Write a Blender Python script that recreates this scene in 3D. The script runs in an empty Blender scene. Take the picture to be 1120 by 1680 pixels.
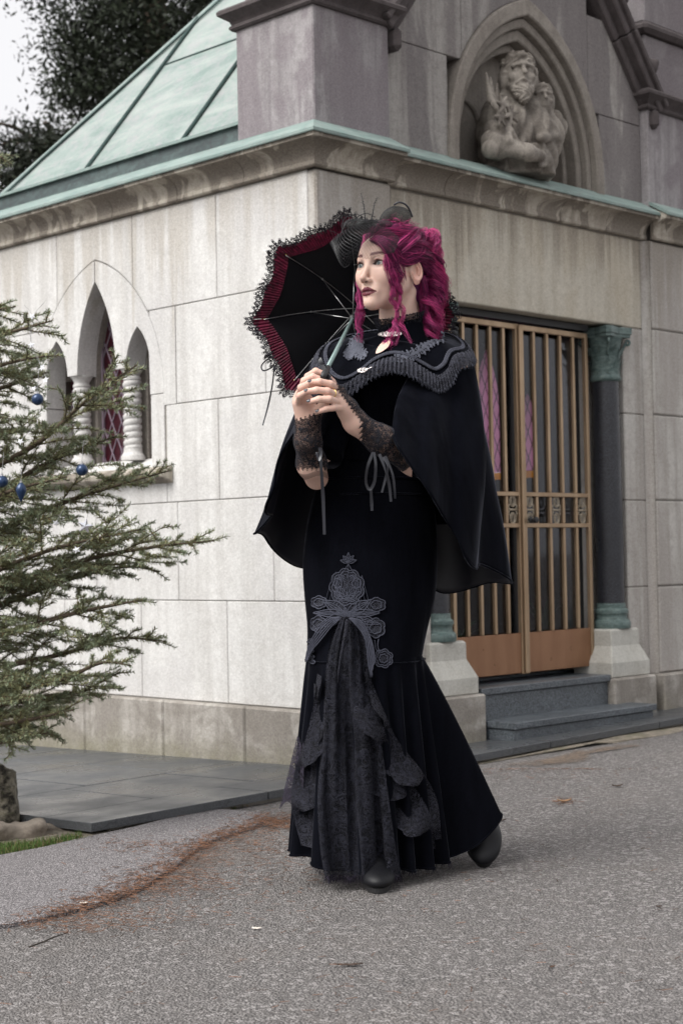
import bpy, bmesh, math, random
import numpy as np
from mathutils import Vector, Matrix
from mathutils.bvhtree import BVHTree
sc = bpy.context.scene
COL = sc.collection
RNG = np.random.default_rng(7)
random.seed(7)
rad = math.radians
# ------------------------------------------------------------------ camera
FPX, CX, CY = 2660.0, 560.0, 840.0
CAM_ROLL, CAM_PITCH, CAM_H = rad(1.08), rad(1.55), 0.86
_F = np.array([0, math.cos(CAM_PITCH), math.sin(CAM_PITCH)])
_U0 = np.array([0, -math.sin(CAM_PITCH), math.cos(CAM_PITCH)])
_R0 = np.array([1.0, 0, 0])
_R = math.cos(CAM_ROLL) * _R0 - math.sin(CAM_ROLL) * _U0
_U = math.sin(CAM_ROLL) * _R0 + math.cos(CAM_ROLL) * _U0
_O = np.array([0, 0, CAM_H])
cam_d = bpy.data.cameras.new('camera')
cam = bpy.data.objects.new('camera', cam_d); COL.objects.link(cam)
cam_d.sensor_fit = 'VERTICAL'; cam_d.sensor_height = 36.0
cam_d.lens = FPX / 1680.0 * 36.0
cam_d.clip_start = 0.05; cam_d.clip_end = 2000.0
cam.matrix_world = Matrix(((_R[0], _U[0], -_F[0], _O[0]), (_R[1], _U[1], -_F[1], _O[1]), (_R[2], _U[2], -_F[2], _O[2]), (0, 0, 0, 1)))
cam_d.dof.use_dof = True; cam_d.dof.focus_distance = 4.14; cam_d.dof.aperture_fstop = 6.3
sc.camera = cam
# ------------------------------------------------------------------ sky, sun, exposure
SUN_AZ, SUN_EL = rad(-128.0), rad(48.0)      # azimuth from +Y towards +X: light comes from the left, behind the camera
w = bpy.data.worlds.new('World'); sc.world = w; w.use_nodes = True
nt = w.node_tree; nt.nodes.clear()
n_out = nt.nodes.new('ShaderNodeOutputWorld'); n_bg = nt.nodes.new('ShaderNodeBackground')
n_sky = nt.nodes.new('ShaderNodeTexSky'); n_sky.sky_type = 'NISHITA'; n_sky.sun_disc = False
n_sky.sun_elevation = SUN_EL; n_sky.sun_rotation = SUN_AZ
n_sky.air_density = 1.0; n_sky.dust_density = 6.0; n_sky.ozone_density = 1.0
n_hs = nt.nodes.new('ShaderNodeHueSaturation'); n_hs.inputs['Saturation'].default_value = 0.10
n_mix = nt.nodes.new('ShaderNodeMix'); n_mix.data_type = 'RGBA'; n_mix.inputs[0].default_value = 0.80
nt.links.new(n_sky.outputs[0], n_hs.inputs['Color']); nt.links.new(n_hs.outputs[0], n_mix.inputs[6])
n_mix.inputs[7].default_value = (3.55, 3.52, 3.62, 1)       # even overcast cloud
nt.links.new(n_mix.outputs[2], n_bg.inputs[0]); n_bg.inputs[1].default_value = 0.115
nt.links.new(n_bg.outputs[0], n_out.inputs[0])
sun_d = bpy.data.lights.new('sun', 'SUN'); sun_d.energy = 1.5; sun_d.angle = rad(38.0); sun_d.color = (1.0, 0.98, 0.95)
sun = bpy.data.objects.new('sun', sun_d); COL.objects.link(sun)
_sd = Vector((math.sin(SUN_AZ) * math.cos(SUN_EL), math.cos(SUN_AZ) * math.cos(SUN_EL), math.sin(SUN_EL)))
sun.rotation_euler = _sd.to_track_quat('Z', 'Y').to_euler(); sun.location = _sd * 20
sc.view_settings.view_transform = 'Standard'; sc.view_settings.look = 'None'
sc.view_settings.exposure = 1.28; sc.view_settings.gamma = 1.0; sc.view_settings.use_curve_mapping = False
sc.cycles.use_denoising = True
sc.cycles.max_bounces = 6; sc.cycles.transparent_max_bounces = 24; sc.cycles.diffuse_bounces = 3; sc.cycles.use_adaptive_sampling = True; sc.cycles.adaptive_threshold = 0.02
sc.cycles.sample_clamp_indirect = 4.0

# ------------------------------------------------------------------ pixel helpers (1120x1680 photograph)
def pix(px, py, depth):
    return _O + depth * (_F + (px - CX) / FPX * _R - (py - CY) / FPX * _U)
def proj(p):
    d = np.asarray(p, float) - _O
    z = d @ _F
    return np.stack([CX + FPX * (d @ _R) / z, CY - FPX * (d @ _U) / z], -1)
def pxray(px, py):
    return _F + (px - CX) / FPX * _R - (py - CY) / FPX * _U
BC = pix(521, 1267, 0) * 0
_d = pxray(521, 1267); BC = _O + (-CAM_H / _d[2]) * _d            # plinth corner on the ground
BA = rad(45)
E1 = np.array([math.cos(BA), math.sin(BA), 0]); E2 = np.array([-math.sin(BA), math.cos(BA), 0])
BC = BC + 0.04 * (E1 + E2)                                        # wall corner
def W(x, y, z): return BC + E1 * x + E2 * y + np.array([0, 0, z])
def to_local(p):
    d = np.asarray(p, float) - BC
    return np.stack([d @ E1, d @ E2, d[..., 2]], -1)
def road_z(p):
    l = to_local(p)
    x = np.clip(l[..., 0], -6, 6); y = np.clip(l[..., 1], -6, 6)
    return 0.0164 * (x + 1.55) - 0.0266 * (y + 1.83)
def on_road(px, py, lift=0.0):
    d = pxray(px, py); t = -CAM_H / d[2]
    for _ in range(8):
        p = _O + t * d; zz = float(road_z(p)) + lift
        t = (zz - CAM_H) / d[2]
    return _O + t * d

# ------------------------------------------------------------------ objects
def put(o, label=None, cat=None, group=None, kind=None):
    if label: o['label'] = label
    if cat: o['category'] = cat
    if group: o['group'] = group
    if kind: o['kind'] = kind
    return o
def empty(name, loc=(0, 0, 0), rz=0.0, parent=None):
    o = bpy.data.objects.new(name, None); COL.objects.link(o); o.location = loc; o.rotation_euler = (0, 0, rz)
    o.empty_display_size = 0.1
    if parent is not None: o.parent = parent
    return o
def link_mesh(name, me, parent=None):
    o = bpy.data.objects.new(name, me); COL.objects.link(o)
    if parent is not None: o.parent = parent
    return o
_TF = {}
def _tube_faces(m, n):
    if (m, n) not in _TF:
        i, j = np.meshgrid(np.arange(m - 1), np.arange(n), indexing='ij'); k = (j + 1) % n
        _TF[m, n] = np.stack([i * n + j, i * n + k, (i + 1) * n + k, (i + 1) * n + j], -1).reshape(-1, 4)
    return _TF[m, n]
class MB:
    """collects vertices and faces; build() makes one mesh object"""
    def __init__(s): s.v = []; s.f = []; s.n = 0; s.c = []; s.mi = []
    def add(s, v, f, col=None, mi=0):
        v = np.asarray(v, float).reshape(-1, 3)
        s.v.append(v); n = s.n
        if isinstance(f, np.ndarray):
            s.f.append((f + n).astype(np.int64)); s.mi.append((mi, len(f)))
        else:
            g = {}
            for q in f: g.setdefault(len(q), []).append(q)
            for q in g.values(): s.f.append(np.asarray(q, np.int64) + n); s.mi.append((mi, len(q)))
        s.n += len(v)
        if col is None: col = (1, 1, 1)
        c = np.asarray(col, float)
        if c.ndim == 1: c = np.tile(c[:3], (len(v), 1))
        s.c.append(c)
        return s
    def box(s, x0, x1, y0, y1, z0, z1, bev=0.0, col=None, mi=0):
        if bev <= 0:
            v = [(x, y, z) for z in (z0, z1) for y in (y0, y1) for x in (x0, x1)]
            f = [(0, 2, 3, 1), (4, 5, 7, 6), (0, 1, 5, 4), (2, 6, 7, 3), (0, 4, 6, 2), (1, 3, 7, 5)]
            return s.add(v, f, col, mi)
        b = min(bev, (x1 - x0) * .45, (y1 - y0) * .45, (z1 - z0) * .45)
        v = []
        X, Y, Z = (x0, x1), (y0, y1), (z0, z1)
        idx = {}
        for i in (0, 1):
            for j in (0, 1):
                for k in (0, 1):
                    sx, sy, sz = (1 - 2 * i) * b, (1 - 2 * j) * b, (1 - 2 * k) * b
                    for a, p in enumerate(((X[i], Y[j] + sy, Z[k] + sz), (X[i] + sx, Y[j], Z[k] + sz), (X[i] + sx, Y[j] + sy, Z[k]))):
                        idx[i, j, k, a] = len(v); v.append(p)
        f = []
        for i in (0, 1): f.append([idx[i, j, k, 0] for j, k in ((0, 0), (0, 1), (1, 1), (1, 0))])
        for j in (0, 1): f.append([idx[i, j, k, 1] for i, k in ((0, 0), (0, 1), (1, 1), (1, 0))])
        for k in (0, 1): f.append([idx[i, j, k, 2] for i, j in ((0, 0), (0, 1), (1, 1), (1, 0))])
        for j in (0, 1):
            for k in (0, 1): f.append([idx[0, j, k, 1], idx[1, j, k, 1], idx[1, j, k, 2], idx[0, j, k, 2]])
        for i in (0, 1):
            for k in (0, 1): f.append([idx[i, 0, k, 0], idx[i, 1, k, 0], idx[i, 1, k, 2], idx[i, 0, k, 2]])
        for i in (0, 1):
            for j in (0, 1): f.append([idx[i, j, 0, 0], idx[i, j, 1, 0], idx[i, j, 1, 1], idx[i, j, 0, 1]])
        for i in (0, 1):
            for j in (0, 1):
                for k in (0, 1): f.append([idx[i, j, k, a] for a in range(3)])
        return s.add(v, f, col, mi)
    def tube(s, pts, r, n=6, caps=True, col=None, mi=0, flat=None):
        P = np.asarray(pts, float); m = len(P)
        r = np.broadcast_to(np.asarray(r, float), (m,))
        T = np.gradient(P, axis=0); T /= np.linalg.norm(T, axis=1)[:, None] + 1e-12
        a = np.array([0, 0, 1.0]) if abs(T[0, 2]) < .9 else np.array([1.0, 0, 0])
        N = np.cross(T[0], a); N /= np.linalg.norm(N)
        rings = []
        ang = np.arange(n) * 2 * math.pi / n
        for i in range(m):
            N = N - T[i] * (N @ T[i]); N /= np.linalg.norm(N) + 1e-12
            B = np.cross(T[i], N)
            rings.append(P[i] + r[i] * (np.cos(ang)[:, None] * N + np.sin(ang)[:, None] * B * (flat or 1)))
        v = np.concatenate(rings)
        f = _tube_faces(m, n)
        s.add(v, f, col, mi)
        if caps: s.mi.append((mi, 2)); s.f.append(np.array([[j for j in range(n)][::-1], [(m - 1) * n + j for j in range(n)]], np.int64) + s.n - len(v))
        return s
    def lathe(s, prof, c=(0, 0, 0), n=24, axis='z', col=None, mi=0, caps=True, a0=0, a1=2 * math.pi):
        P = np.asarray(prof, float); m = len(P); full = abs(a1 - a0 - 2 * math.pi) < 1e-6
        ang = np.linspace(a0, a1, n, endpoint=not full)
        v = np.array([(p[0] * math.cos(t), p[0] * math.sin(t), p[1]) for p in P for t in ang]) + np.asarray(c)
        nn = n if full else n - 1
        f = [(i * n + j, i * n + (j + 1) % n, (i + 1) * n + (j + 1) % n, (i + 1) * n + j) for i in range(m - 1) for j in range(nn)]
        if caps and full: f += [tuple(range(n))[::-1], tuple((m - 1) * n + j for j in range(n))]
        return s.add(v, f, col, mi)
    def grid(s, G, col=None, wrap=False, mi=0):
        G = np.asarray(G, float); m, n = G.shape[:2]
        f = _tube_faces(m, n)
        if not wrap: f = f.reshape(m - 1, n, 4)[:, :-1].reshape(-1, 4)
        if col is not None and np.asarray(col).ndim == 3: col = np.asarray(col).reshape(-1, 3)
        return s.add(G.reshape(-1, 3), f, col, mi)
    def prism(s, poly, h0, h1, frame=None, col=None, mi=0):
        """poly in (a,b); extruded along c from h0 to h1; frame maps (a,b,c)->xyz"""
        fr = frame or (lambda a, b, c: (a, b, c)); n = len(poly)
        v = [fr(a, b, h0) for a, b in poly] + [fr(a, b, h1) for a, b in poly]
        f = [tuple(range(n))[::-1], tuple(range(n, 2 * n))] + [(i, (i + 1) % n, n + (i + 1) % n, n + i) for i in range(n)]
        return s.add(v, f, col, mi)
    def build(s, name, mats, parent=None, smooth=False, colors=False, recalc=False, angle=None, kind=None, label=None):
        me = bpy.data.meshes.new(name)
        V = np.concatenate(s.v) if s.v else np.zeros((0, 3))
        lv = np.concatenate([q.ravel() for q in s.f]) if s.f else np.zeros(0, np.int64)
        ct = np.concatenate([np.full(len(q), q.shape[1]) for q in s.f]) if s.f else np.zeros(0, np.int64)
        me.vertices.add(len(V)); me.vertices.foreach_set('co', V.astype(np.float32).ravel())
        me.loops.add(len(lv)); me.loops.foreach_set('vertex_index', lv.astype(np.int32))
        me.polygons.add(len(ct)); me.polygons.foreach_set('loop_start', (np.cumsum(ct) - ct).astype(np.int32))
        me.update(calc_edges=True)
        if not isinstance(mats, (list, tuple)): mats = [mats]
        for m in mats: me.materials.append(m)
        if len(mats) > 1 and any(m for m, _ in s.mi): me.polygons.foreach_set('material_index', np.concatenate([np.full(k, m) for m, k in s.mi]).astype(np.int32))
        if colors:
            a = me.color_attributes.new('Col', 'FLOAT_COLOR', 'POINT')
            C = np.concatenate(s.c); C = np.concatenate([C, np.ones((len(C), 1))], 1)
            a.data.foreach_set('color', C.astype(np.float32).ravel())
        if recalc:
            bm = bmesh.new(); bm.from_mesh(me); bmesh.ops.recalc_face_normals(bm, faces=bm.faces); bm.to_mesh(me); bm.free()
        if not smooth: me.polygons.foreach_set('use_smooth', np.zeros(len(me.polygons), bool))
        if smooth:
            me.polygons.foreach_set('use_smooth', np.ones(len(me.polygons), bool))
            if angle is not None:
                try: me.set_sharp_from_angle(angle=rad(angle))
                except Exception: pass
        me.update()
        o = link_mesh(name, me, parent)
        if kind: o['kind'] = kind
        if label: o['label'] = label
        return o
def smooth_path(pts, n=40, closed=False):
    P = np.asarray(pts, float); m = len(P)
    if closed: Q = np.concatenate([P[-1:], P, P[:2]]); segs = m
    else: Q = np.concatenate([2 * P[:1] - P[1:2], P, 2 * P[-1:] - P[-2:-1]]); segs = m - 1
    t = np.linspace(0, segs, n, endpoint=not closed); i = np.minimum(t.astype(int), segs - 1); u = (t - i)[:, None]
    a, b, c, d = Q[i], Q[i + 1], Q[i + 2], Q[i + 3]
    return .5 * (2 * b + (c - a) * u + (2 * a - 5 * b + 4 * c - d) * u * u + (3 * b - a - 3 * c + d) * u ** 3)
def vnoise(p, seed=0):
    """cheap smooth noise for points (n,3)"""
    p = np.asarray(p, float); r = np.random.default_rng(seed); out = np.zeros(p.shape[:-1])
    for k in range(6):
        d = r.normal(size=3); d /= np.linalg.norm(d); ph = r.uniform(0, 6.28); fr = r.uniform(.6, 1.7)
        d2 = r.normal(size=3); ph2 = r.uniform(0, 6.28)
        out += np.sin(p @ d * fr * 6.28 + ph + 1.3 * np.sin(p @ d2 * 3.1 + ph2))
    return out / 6 * 1.6

# ------------------------------------------------------------------ materials
class NT:
    def __init__(s, name):
        s.m = bpy.data.materials.new(name); s.m.use_nodes = True; s.t = s.m.node_tree; s.t.nodes.clear()
        s.out = s.t.nodes.new('ShaderNodeOutputMaterial'); s.b = s.t.nodes.new('ShaderNodeBsdfPrincipled')
        s.t.links.new(s.b.outputs[0], s.out.inputs[0]); s._geo = None
    def N(s, ty, **k):
        n = s.t.nodes.new('ShaderNode' + ty)
        for a, v in k.items(): setattr(n, a, v)
        return n
    def L(s, a, b): s.t.links.new(a, b)
    def S(s, inp, v):
        if hasattr(v, 'links') or isinstance(v, bpy.types.NodeSocket): s.L(v, inp)
        elif isinstance(v, (tuple, list)) and len(v) == 3 and inp.type == 'RGBA': inp.default_value = (*v, 1)
        else: inp.default_value = v
    def pos(s, scale=None, obj=False):
        if obj: c = s.N('TexCoord').outputs['Object']
        else: c = s.N('NewGeometry').outputs['Position']
        if scale is None: return c
        mp = s.N('Mapping'); s.L(c, mp.inputs[0]); mp.inputs['Scale'].default_value = scale if not isinstance(scale, (int, float)) else (scale,) * 3
        return mp.outputs[0]
    def noise(s, vec, scale=5, detail=4, rough=.55, dist=0):
        n = s.N('TexNoise'); s.L(vec, n.inputs['Vector']); n.inputs['Scale'].default_value = scale; n.inputs['Detail'].default_value = detail
        n.inputs['Roughness'].default_value = rough; n.inputs['Distortion'].default_value = dist
        return n.outputs['Fac']
    def voro(s, vec, scale=5, feature='F1', out='Distance', rnd=1.0):
        n = s.N('TexVoronoi', feature=feature); s.L(vec, n.inputs['Vector']); n.inputs['Scale'].default_value = scale; n.inputs['Randomness'].default_value = rnd
        return n.outputs[out]
    def ramp(s, fac, a, b, lo=0.0, hi=1.0):
        """remap fac a..b to lo..hi, clamped"""
        n = s.N('MapRange'); s.S(n.inputs[0], fac); n.inputs[1].default_value = a; n.inputs[2].default_value = b; n.inputs[3].default_value = lo; n.inputs[4].default_value = hi
        return n.outputs[0]
    def mix(s, fac, a, b, mode='MIX'):
        n = s.N('Mix', data_type='RGBA', blend_type=mode); s.S(n.inputs[0], fac); s.S(n.inputs[6], a); s.S(n.inputs[7], b)
        return n.outputs[2]
    def math(s, op, a, b=0.0):
        n = s.N('Math', operation=op); s.S(n.inputs[0], a); s.S(n.inputs[1], b); return n.outputs[0]
    def xyz(s, vec):
        n = s.N('SeparateXYZ'); s.L(vec, n.inputs[0]); return n.outputs
    def rnd(s): return s.N('ObjectInfo').outputs['Random']
    def col(s, name='Col'):
        n = s.N('Attribute'); n.attribute_name = name; return n.outputs['Color']
    def bump(s, h, strength=.3, dist=.01, prev=None):
        n = s.N('Bump'); s.S(n.inputs['Height'], h); n.inputs['Strength'].default_value = strength; n.inputs['Distance'].default_value = dist
        if prev is not None: s.L(prev, n.inputs['Normal'])
        s.L(n.outputs[0], s.b.inputs['Normal']); return n.outputs[0]
    def set(s, **k):
        for a, v in k.items():
            s.S(s.b.inputs[{'base': 'Base Color', 'rough': 'Roughness', 'metal': 'Metallic', 'spec': 'Specular IOR Level', 'alpha': 'Alpha', 'sheen': 'Sheen Weight', 'sheen_r': 'Sheen Roughness', 'sheen_t': 'Sheen Tint', 'sss': 'Subsurface Weight', 'sss_r': 'Subsurface Radius', 'sss_s': 'Subsurface Scale', 'coat': 'Coat Weight', 'trans': 'Transmission Weight', 'ior': 'IOR', 'aniso': 'Anisotropic'}[a]], v)
        return s
def simple(name, base, rough=.6, metal=0.0, var=.12, scale=8.0, spec=.5, bump=0.0, bscale=60.0, obj=True):
    t = NT(name); p = t.pos(obj=obj)
    n = t.noise(p, scale, 4); b = tuple(c * (1 - var) for c in base); c2 = tuple(min(1, c * (1 + var)) for c in base)
    t.set(base=t.mix(t.ramp(n, .3, .7), b, c2), rough=rough, metal=metal, spec=spec)
    if bump: t.bump(t.noise(p, bscale, 3), bump, .004)
    return t.m
# ------------------------------------------------------------------ surface nets (numpy) for carved and living shapes
def surface_nets(fn, lo, hi, h):
    lo = np.asarray(lo, float); hi = np.asarray(hi, float)
    n = np.ceil((hi - lo) / h).astype(int) + 1
    ax = [lo[i] + h * np.arange(n[i]) for i in range(3)]
    K = 4; nc = -(-n // K)                      # coarse pass first, then only the cells near the surface
    cax = [lo[i] + h * (K * np.arange(nc[i]) + (K - 1) / 2) for i in range(3)]
    X, Y, Z = np.meshgrid(*cax, indexing='ij'); Dc = fn(np.stack([X, Y, Z], -1).reshape(-1, 3)).reshape(nc)
    D = np.repeat(np.repeat(np.repeat(Dc, K, 0), K, 1), K, 2)[:n[0], :n[1], :n[2]].astype(np.float32)
    need = np.argwhere(np.abs(D) < h * K * 1.45 + .002)
    for i in range(0, len(need), 300000):
        q = need[i:i + 300000]; D[tuple(q.T)] = fn(lo + h * q)
    S = D < 0
    c = [S[i:n[0] - 1 + i, j:n[1] - 1 + j, k:n[2] - 1 + k] for i in (0, 1) for j in (0, 1) for k in (0, 1)]
    cnt = sum(x.astype(np.int8) for x in c); cell = (cnt > 0) & (cnt < 8)
    idx = -np.ones(cell.shape, np.int64); ci = np.argwhere(cell); idx[cell] = np.arange(len(ci))
    acc = np.zeros((len(ci), 3)); wt = np.zeros(len(ci))
    corners = [(i, j, k) for i in (0, 1) for j in (0, 1) for k in (0, 1)]
    dv = np.stack([D[ci[:, 0] + a, ci[:, 1] + b, ci[:, 2] + d] for a, b, d in corners], 1)
    for p in range(8):
        for q in range(p + 1, 8):
            a, b = np.array(corners[p]), np.array(corners[q])
            if np.abs(a - b).sum() != 1: continue
            m = (dv[:, p] < 0) != (dv[:, q] < 0)
            t = np.where(m, dv[:, p] / (dv[:, p] - dv[:, q] + 1e-20), 0)
            acc += np.where(m[:, None], a + t[:, None] * (b - a), 0); wt += m
    V = lo + h * (ci + acc / np.maximum(wt, 1)[:, None])
    F = []
    for axd in range(3):
        sl0 = [slice(0, -1)] * 3; sl1 = [slice(0, -1)] * 3
        sl1[axd] = slice(1, None)
        o = [d for d in range(3) if d != axd]
        A = S[tuple(slice(0, n[d] - 1) if d == axd else slice(1, n[d] - 1) for d in range(3))]
        B = S[tuple(slice(1, n[d]) if d == axd else slice(1, n[d] - 1) for d in range(3))]
        e = np.argwhere(A != B)
        if not len(e): continue
        fl = A[tuple(e.T)]
        base = e.copy(); base[:, o[0]] += 1; base[:, o[1]] += 1
        def g(da, db):
            t = base.copy(); t[:, o[0]] -= da; t[:, o[1]] -= db
            return idx[tuple(t.T)]
        q = np.stack([g(1, 1), g(0, 1), g(0, 0), g(1, 0)], 1)
        if axd == 1: fl = ~fl
        q = np.where(fl[:, None], q, q[:, ::-1])
        F.append(q)
    F = np.concatenate(F); F = F[(F >= 0).all(1)]
    return V, F
def smin(a, b, k):
    hh = np.clip(.5 + .5 * (b - a) / k, 0, 1); return b + (a - b) * hh - k * hh * (1 - hh)
def smax(a, b, k): return -smin(-a, -b, k)
def sd_ell(p, c, r, R=None):
    q = p - np.asarray(c)
    if R is not None: q = q @ np.asarray(R)
    r = np.asarray(r, float); k0 = np.linalg.norm(q / r, axis=-1); k1 = np.linalg.norm(q / (r * r), axis=-1)
    return k0 * (k0 - 1) / np.maximum(k1, 1e-9)
def sd_cap(p, a, b, ra, rb=None):
    a = np.asarray(a, float); b = np.asarray(b, float); rb = ra if rb is None else rb
    ab = b - a; t = np.clip((p - a) @ ab / max(ab @ ab, 1e-12), 0, 1)
    return np.linalg.norm(p - a - t[..., None] * ab, axis=-1) - (ra + (rb - ra) * t)
def sd_chain(p, pts, rs, k=.006):
    d = None
    for i in range(len(pts) - 1):
        e = sd_cap(p, pts[i], pts[i + 1], rs[i], rs[i + 1]); d = e if d is None else smin(d, e, k)
    return d
def rotz(a): c, s = math.cos(a), math.sin(a); return np.array([[c, -s, 0], [s, c, 0], [0, 0, 1.0]])
def rotx(a): c, s = math.cos(a), math.sin(a); return np.array([[1.0, 0, 0], [0, c, -s], [0, s, c]])
def roty(a): c, s = math.cos(a), math.sin(a); return np.array([[c, 0, s], [0, 1.0, 0], [-s, 0, c]])

# ------------------------------------------------------------------ materials of the place
def stone(name, base, dark, streak=.5, blotch=.4, moss=None, patch=None, rough=.85, bump=.25, z_runs=None, brown=(.22, .17, .12)):
    t = NT(name); p = t.pos()
    c = t.mix(t.ramp(t.noise(p, 3.5, 4, .6), .32, .68), tuple(x * .86 for x in base), tuple(min(1, x * 1.08) for x in base))
    c = t.mix(t.ramp(t.rnd(), 0, 1, 0, .16), c, tuple(x * .8 for x in base))
    st = t.noise(t.pos((9, 9, .55)), 1.6, 5, .6)
    f = t.math('MULTIPLY', t.ramp(st, .45, .63), streak)
    c = t.mix(f, c, dark)
    bl = t.noise(p, 7, 5, .7, .6)
    c = t.mix(t.math('MULTIPLY', t.ramp(bl, .47, .64), blotch), c, dark)
    if patch:                                    # large crusts with their own outlines
        ps, lo_, hi_, pc, pa = patch
        n_ = t.noise(t.pos(ps), 1.0, 3, .6, .9); c = t.mix(t.math('MULTIPLY', t.ramp(n_, lo_ - .04, hi_ - .05), pa), c, pc)
    if z_runs:                                   # rain-run stains hanging below a ledge at height z
        z0, ln, amt = z_runs
        z = t.xyz(p)[2]; run = t.noise(t.pos((11, 11, .3)), 1.3, 4, .65, .2)
        reach = t.math('MULTIPLY', t.ramp(run, .36, .74, 0, ln), t.ramp(t.noise(t.pos((2.2, 2.2, .05)), 1.0, 2), .35, .65, .25, 1.1))
        d = t.math('SUBTRACT', z0, z)
        m = t.math('MULTIPLY', t.ramp(t.math('SUBTRACT', reach, d), -.06, .22), amt)
        c = t.mix(m, c, brown)
    if moss:
        z0, ln, mc, amt = moss
        z = t.xyz(p)[2]; d = t.math('ADD', z, t.ramp(t.noise(p, 9, 6, .7), .2, .8, -.09, .09))
        c = t.mix(t.ramp(d, z0, z0 + ln, amt, 0), c, mc)
    mid = t.noise(p, 34, 4, .7); c = t.mix(t.ramp(mid, .50, .66, 0, .38), c, dark)
    fine = t.noise(p, 130, 3, .65)
    c = t.mix(.32, c, t.mix(t.ramp(fine, .3, .7), tuple(x * .5 for x in base), tuple(min(1, x * 1.3) for x in base)))
    t.set(base=c, rough=rough, spec=.25)
    h = t.math('ADD', t.math('MULTIPLY', t.noise(p, 90, 4, .6), .6), t.math('MULTIPLY', t.noise(p, 18, 4), .8))
    t.bump(h, bump, .006)
    return t.m
M = {}
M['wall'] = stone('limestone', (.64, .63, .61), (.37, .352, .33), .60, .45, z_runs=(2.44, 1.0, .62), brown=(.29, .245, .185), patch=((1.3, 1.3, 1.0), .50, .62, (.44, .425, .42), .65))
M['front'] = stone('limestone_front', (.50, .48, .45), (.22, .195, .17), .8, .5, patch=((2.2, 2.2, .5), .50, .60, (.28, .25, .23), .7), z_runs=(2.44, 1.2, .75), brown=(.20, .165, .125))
M['lintel'] = stone('limestone_lintel', (.54, .505, .43), (.30, .26, .20), .5, .4, patch=((2.4, 2.4, 1.2), .50, .60, (.40, .34, .25), .5), z_runs=(2.44, .75, .85), brown=(.13, .10, .075))
M['plinth'] = stone('plinth_stone', (.40, .375, .34), (.11, .092, .075), .6, .75, patch=((4, 4, 5), .47, .58, (.15, .13, .11), .75), moss=(-.04, .16, (.12, .11, .045), .8))
M['cornice'] = stone('cornice_stone', (.47, .43, .365), (.14, .11, .085), .7, .55, patch=((5.5, 5.5, 1.6), .51, .555, (.075, .056, .044), .88))
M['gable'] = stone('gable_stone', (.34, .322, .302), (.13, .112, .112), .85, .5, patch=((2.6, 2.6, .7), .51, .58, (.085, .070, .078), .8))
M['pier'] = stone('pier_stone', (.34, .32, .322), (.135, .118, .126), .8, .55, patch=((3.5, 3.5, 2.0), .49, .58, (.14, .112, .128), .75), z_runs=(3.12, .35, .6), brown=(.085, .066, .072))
M['coping'] = stone('coping_stone', (.10, .085, .085), (.04, .033, .033), .5, .6)
M['niche'] = stone('niche_stone', (.285, .258, .228), (.11, .092, .078), .4, .5)
M['statue'] = stone('statue_stone', (.315, .285, .25), (.06, .05, .042), .5, .6, patch=((7, 7, 4), .53, .60, (.06, .048, .04), .7), bump=.12)
M['pedestal'] = stone('pedestal_stone', (.49, .48, .44), (.28, .26, .22), .3, .35)
M['mortar'] = simple('mortar', (.27, .25, .22), .95)
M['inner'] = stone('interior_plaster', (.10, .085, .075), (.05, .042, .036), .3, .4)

def patina(name, a, b, c_, s=1.0, rough=.6):
    t = NT(name); p = t.pos()
    n1 = t.noise(t.pos((1.2, 1.2, 4.0)), 2.2 * s, 5, .62, .8); n2 = t.noise(p, 14 * s, 6, .7)
    c = t.mix(t.ramp(n1, .35, .66), a, b)
    c = t.mix(t.math('MULTIPLY', t.ramp(n2, .46, .66), .7), c, c_)
    c = t.mix(.25, c, t.mix(t.ramp(t.noise(p, 70, 3), .35, .65), a, c_))
    t.set(base=c, rough=rough, spec=.35); t.bump(t.noise(p, 24, 5), .15, .006)
    return t.m
M['copper'] = patina('copper_patina', (.16, .232, .206), (.345, .388, .36), (.335, .318, .33))
M['copper_edge'] = patina('copper_edge_patina', (.17, .245, .225), (.30, .375, .345), (.21, .235, .225), 2)
M['copper_dark'] = patina('copper_dark_patina', (.045, .06, .062), (.10, .14, .135), (.045, .048, .05), 2)
M['seam'] = patina('seam_patina', (.03, .06, .055), (.06, .11, .10), (.03, .04, .04), 3)
M['bronze_green'] = patina('bronze_green', (.06, .10, .095), (.19, .25, .235), (.05, .065, .06), 6, .45)

def granite(name, base, rough=.45, spk=230.0, lo=.40, hi=2.1, damp=None):
    t = NT(name); p = t.pos()
    v = t.voro(p, spk, out='Color'); s0 = t.xyz(v)[0]
    c = t.mix(t.ramp(s0, .1, .95), tuple(x * lo for x in base), tuple(x * hi for x in base))
    c = t.mix(t.ramp(t.noise(p, 2.2, 5, .6), .35, .7, 0, .6), c, tuple(x * .7 for x in base))
    c = t.mix(t.ramp(t.rnd(), 0, 1, 0, .25), c, tuple(x * 1.35 for x in base))
    r = t.ramp(t.noise(p, 3.1, 4), .35, .65, rough - .12, rough + .2)
    t.set(base=c, rough=r, spec=.5); t.bump(t.noise(p, 160, 2), .08, .003)
    return t.m
M['granite'] = granite('dark_granite', (.075, .085, .095), .4)
M['slab'] = granite('slab_granite', (.068, .072, .077), .30, 380, .5, 1.6)
M['col_granite'] = granite('black_granite', (.018, .019, .024), .32)

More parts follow.
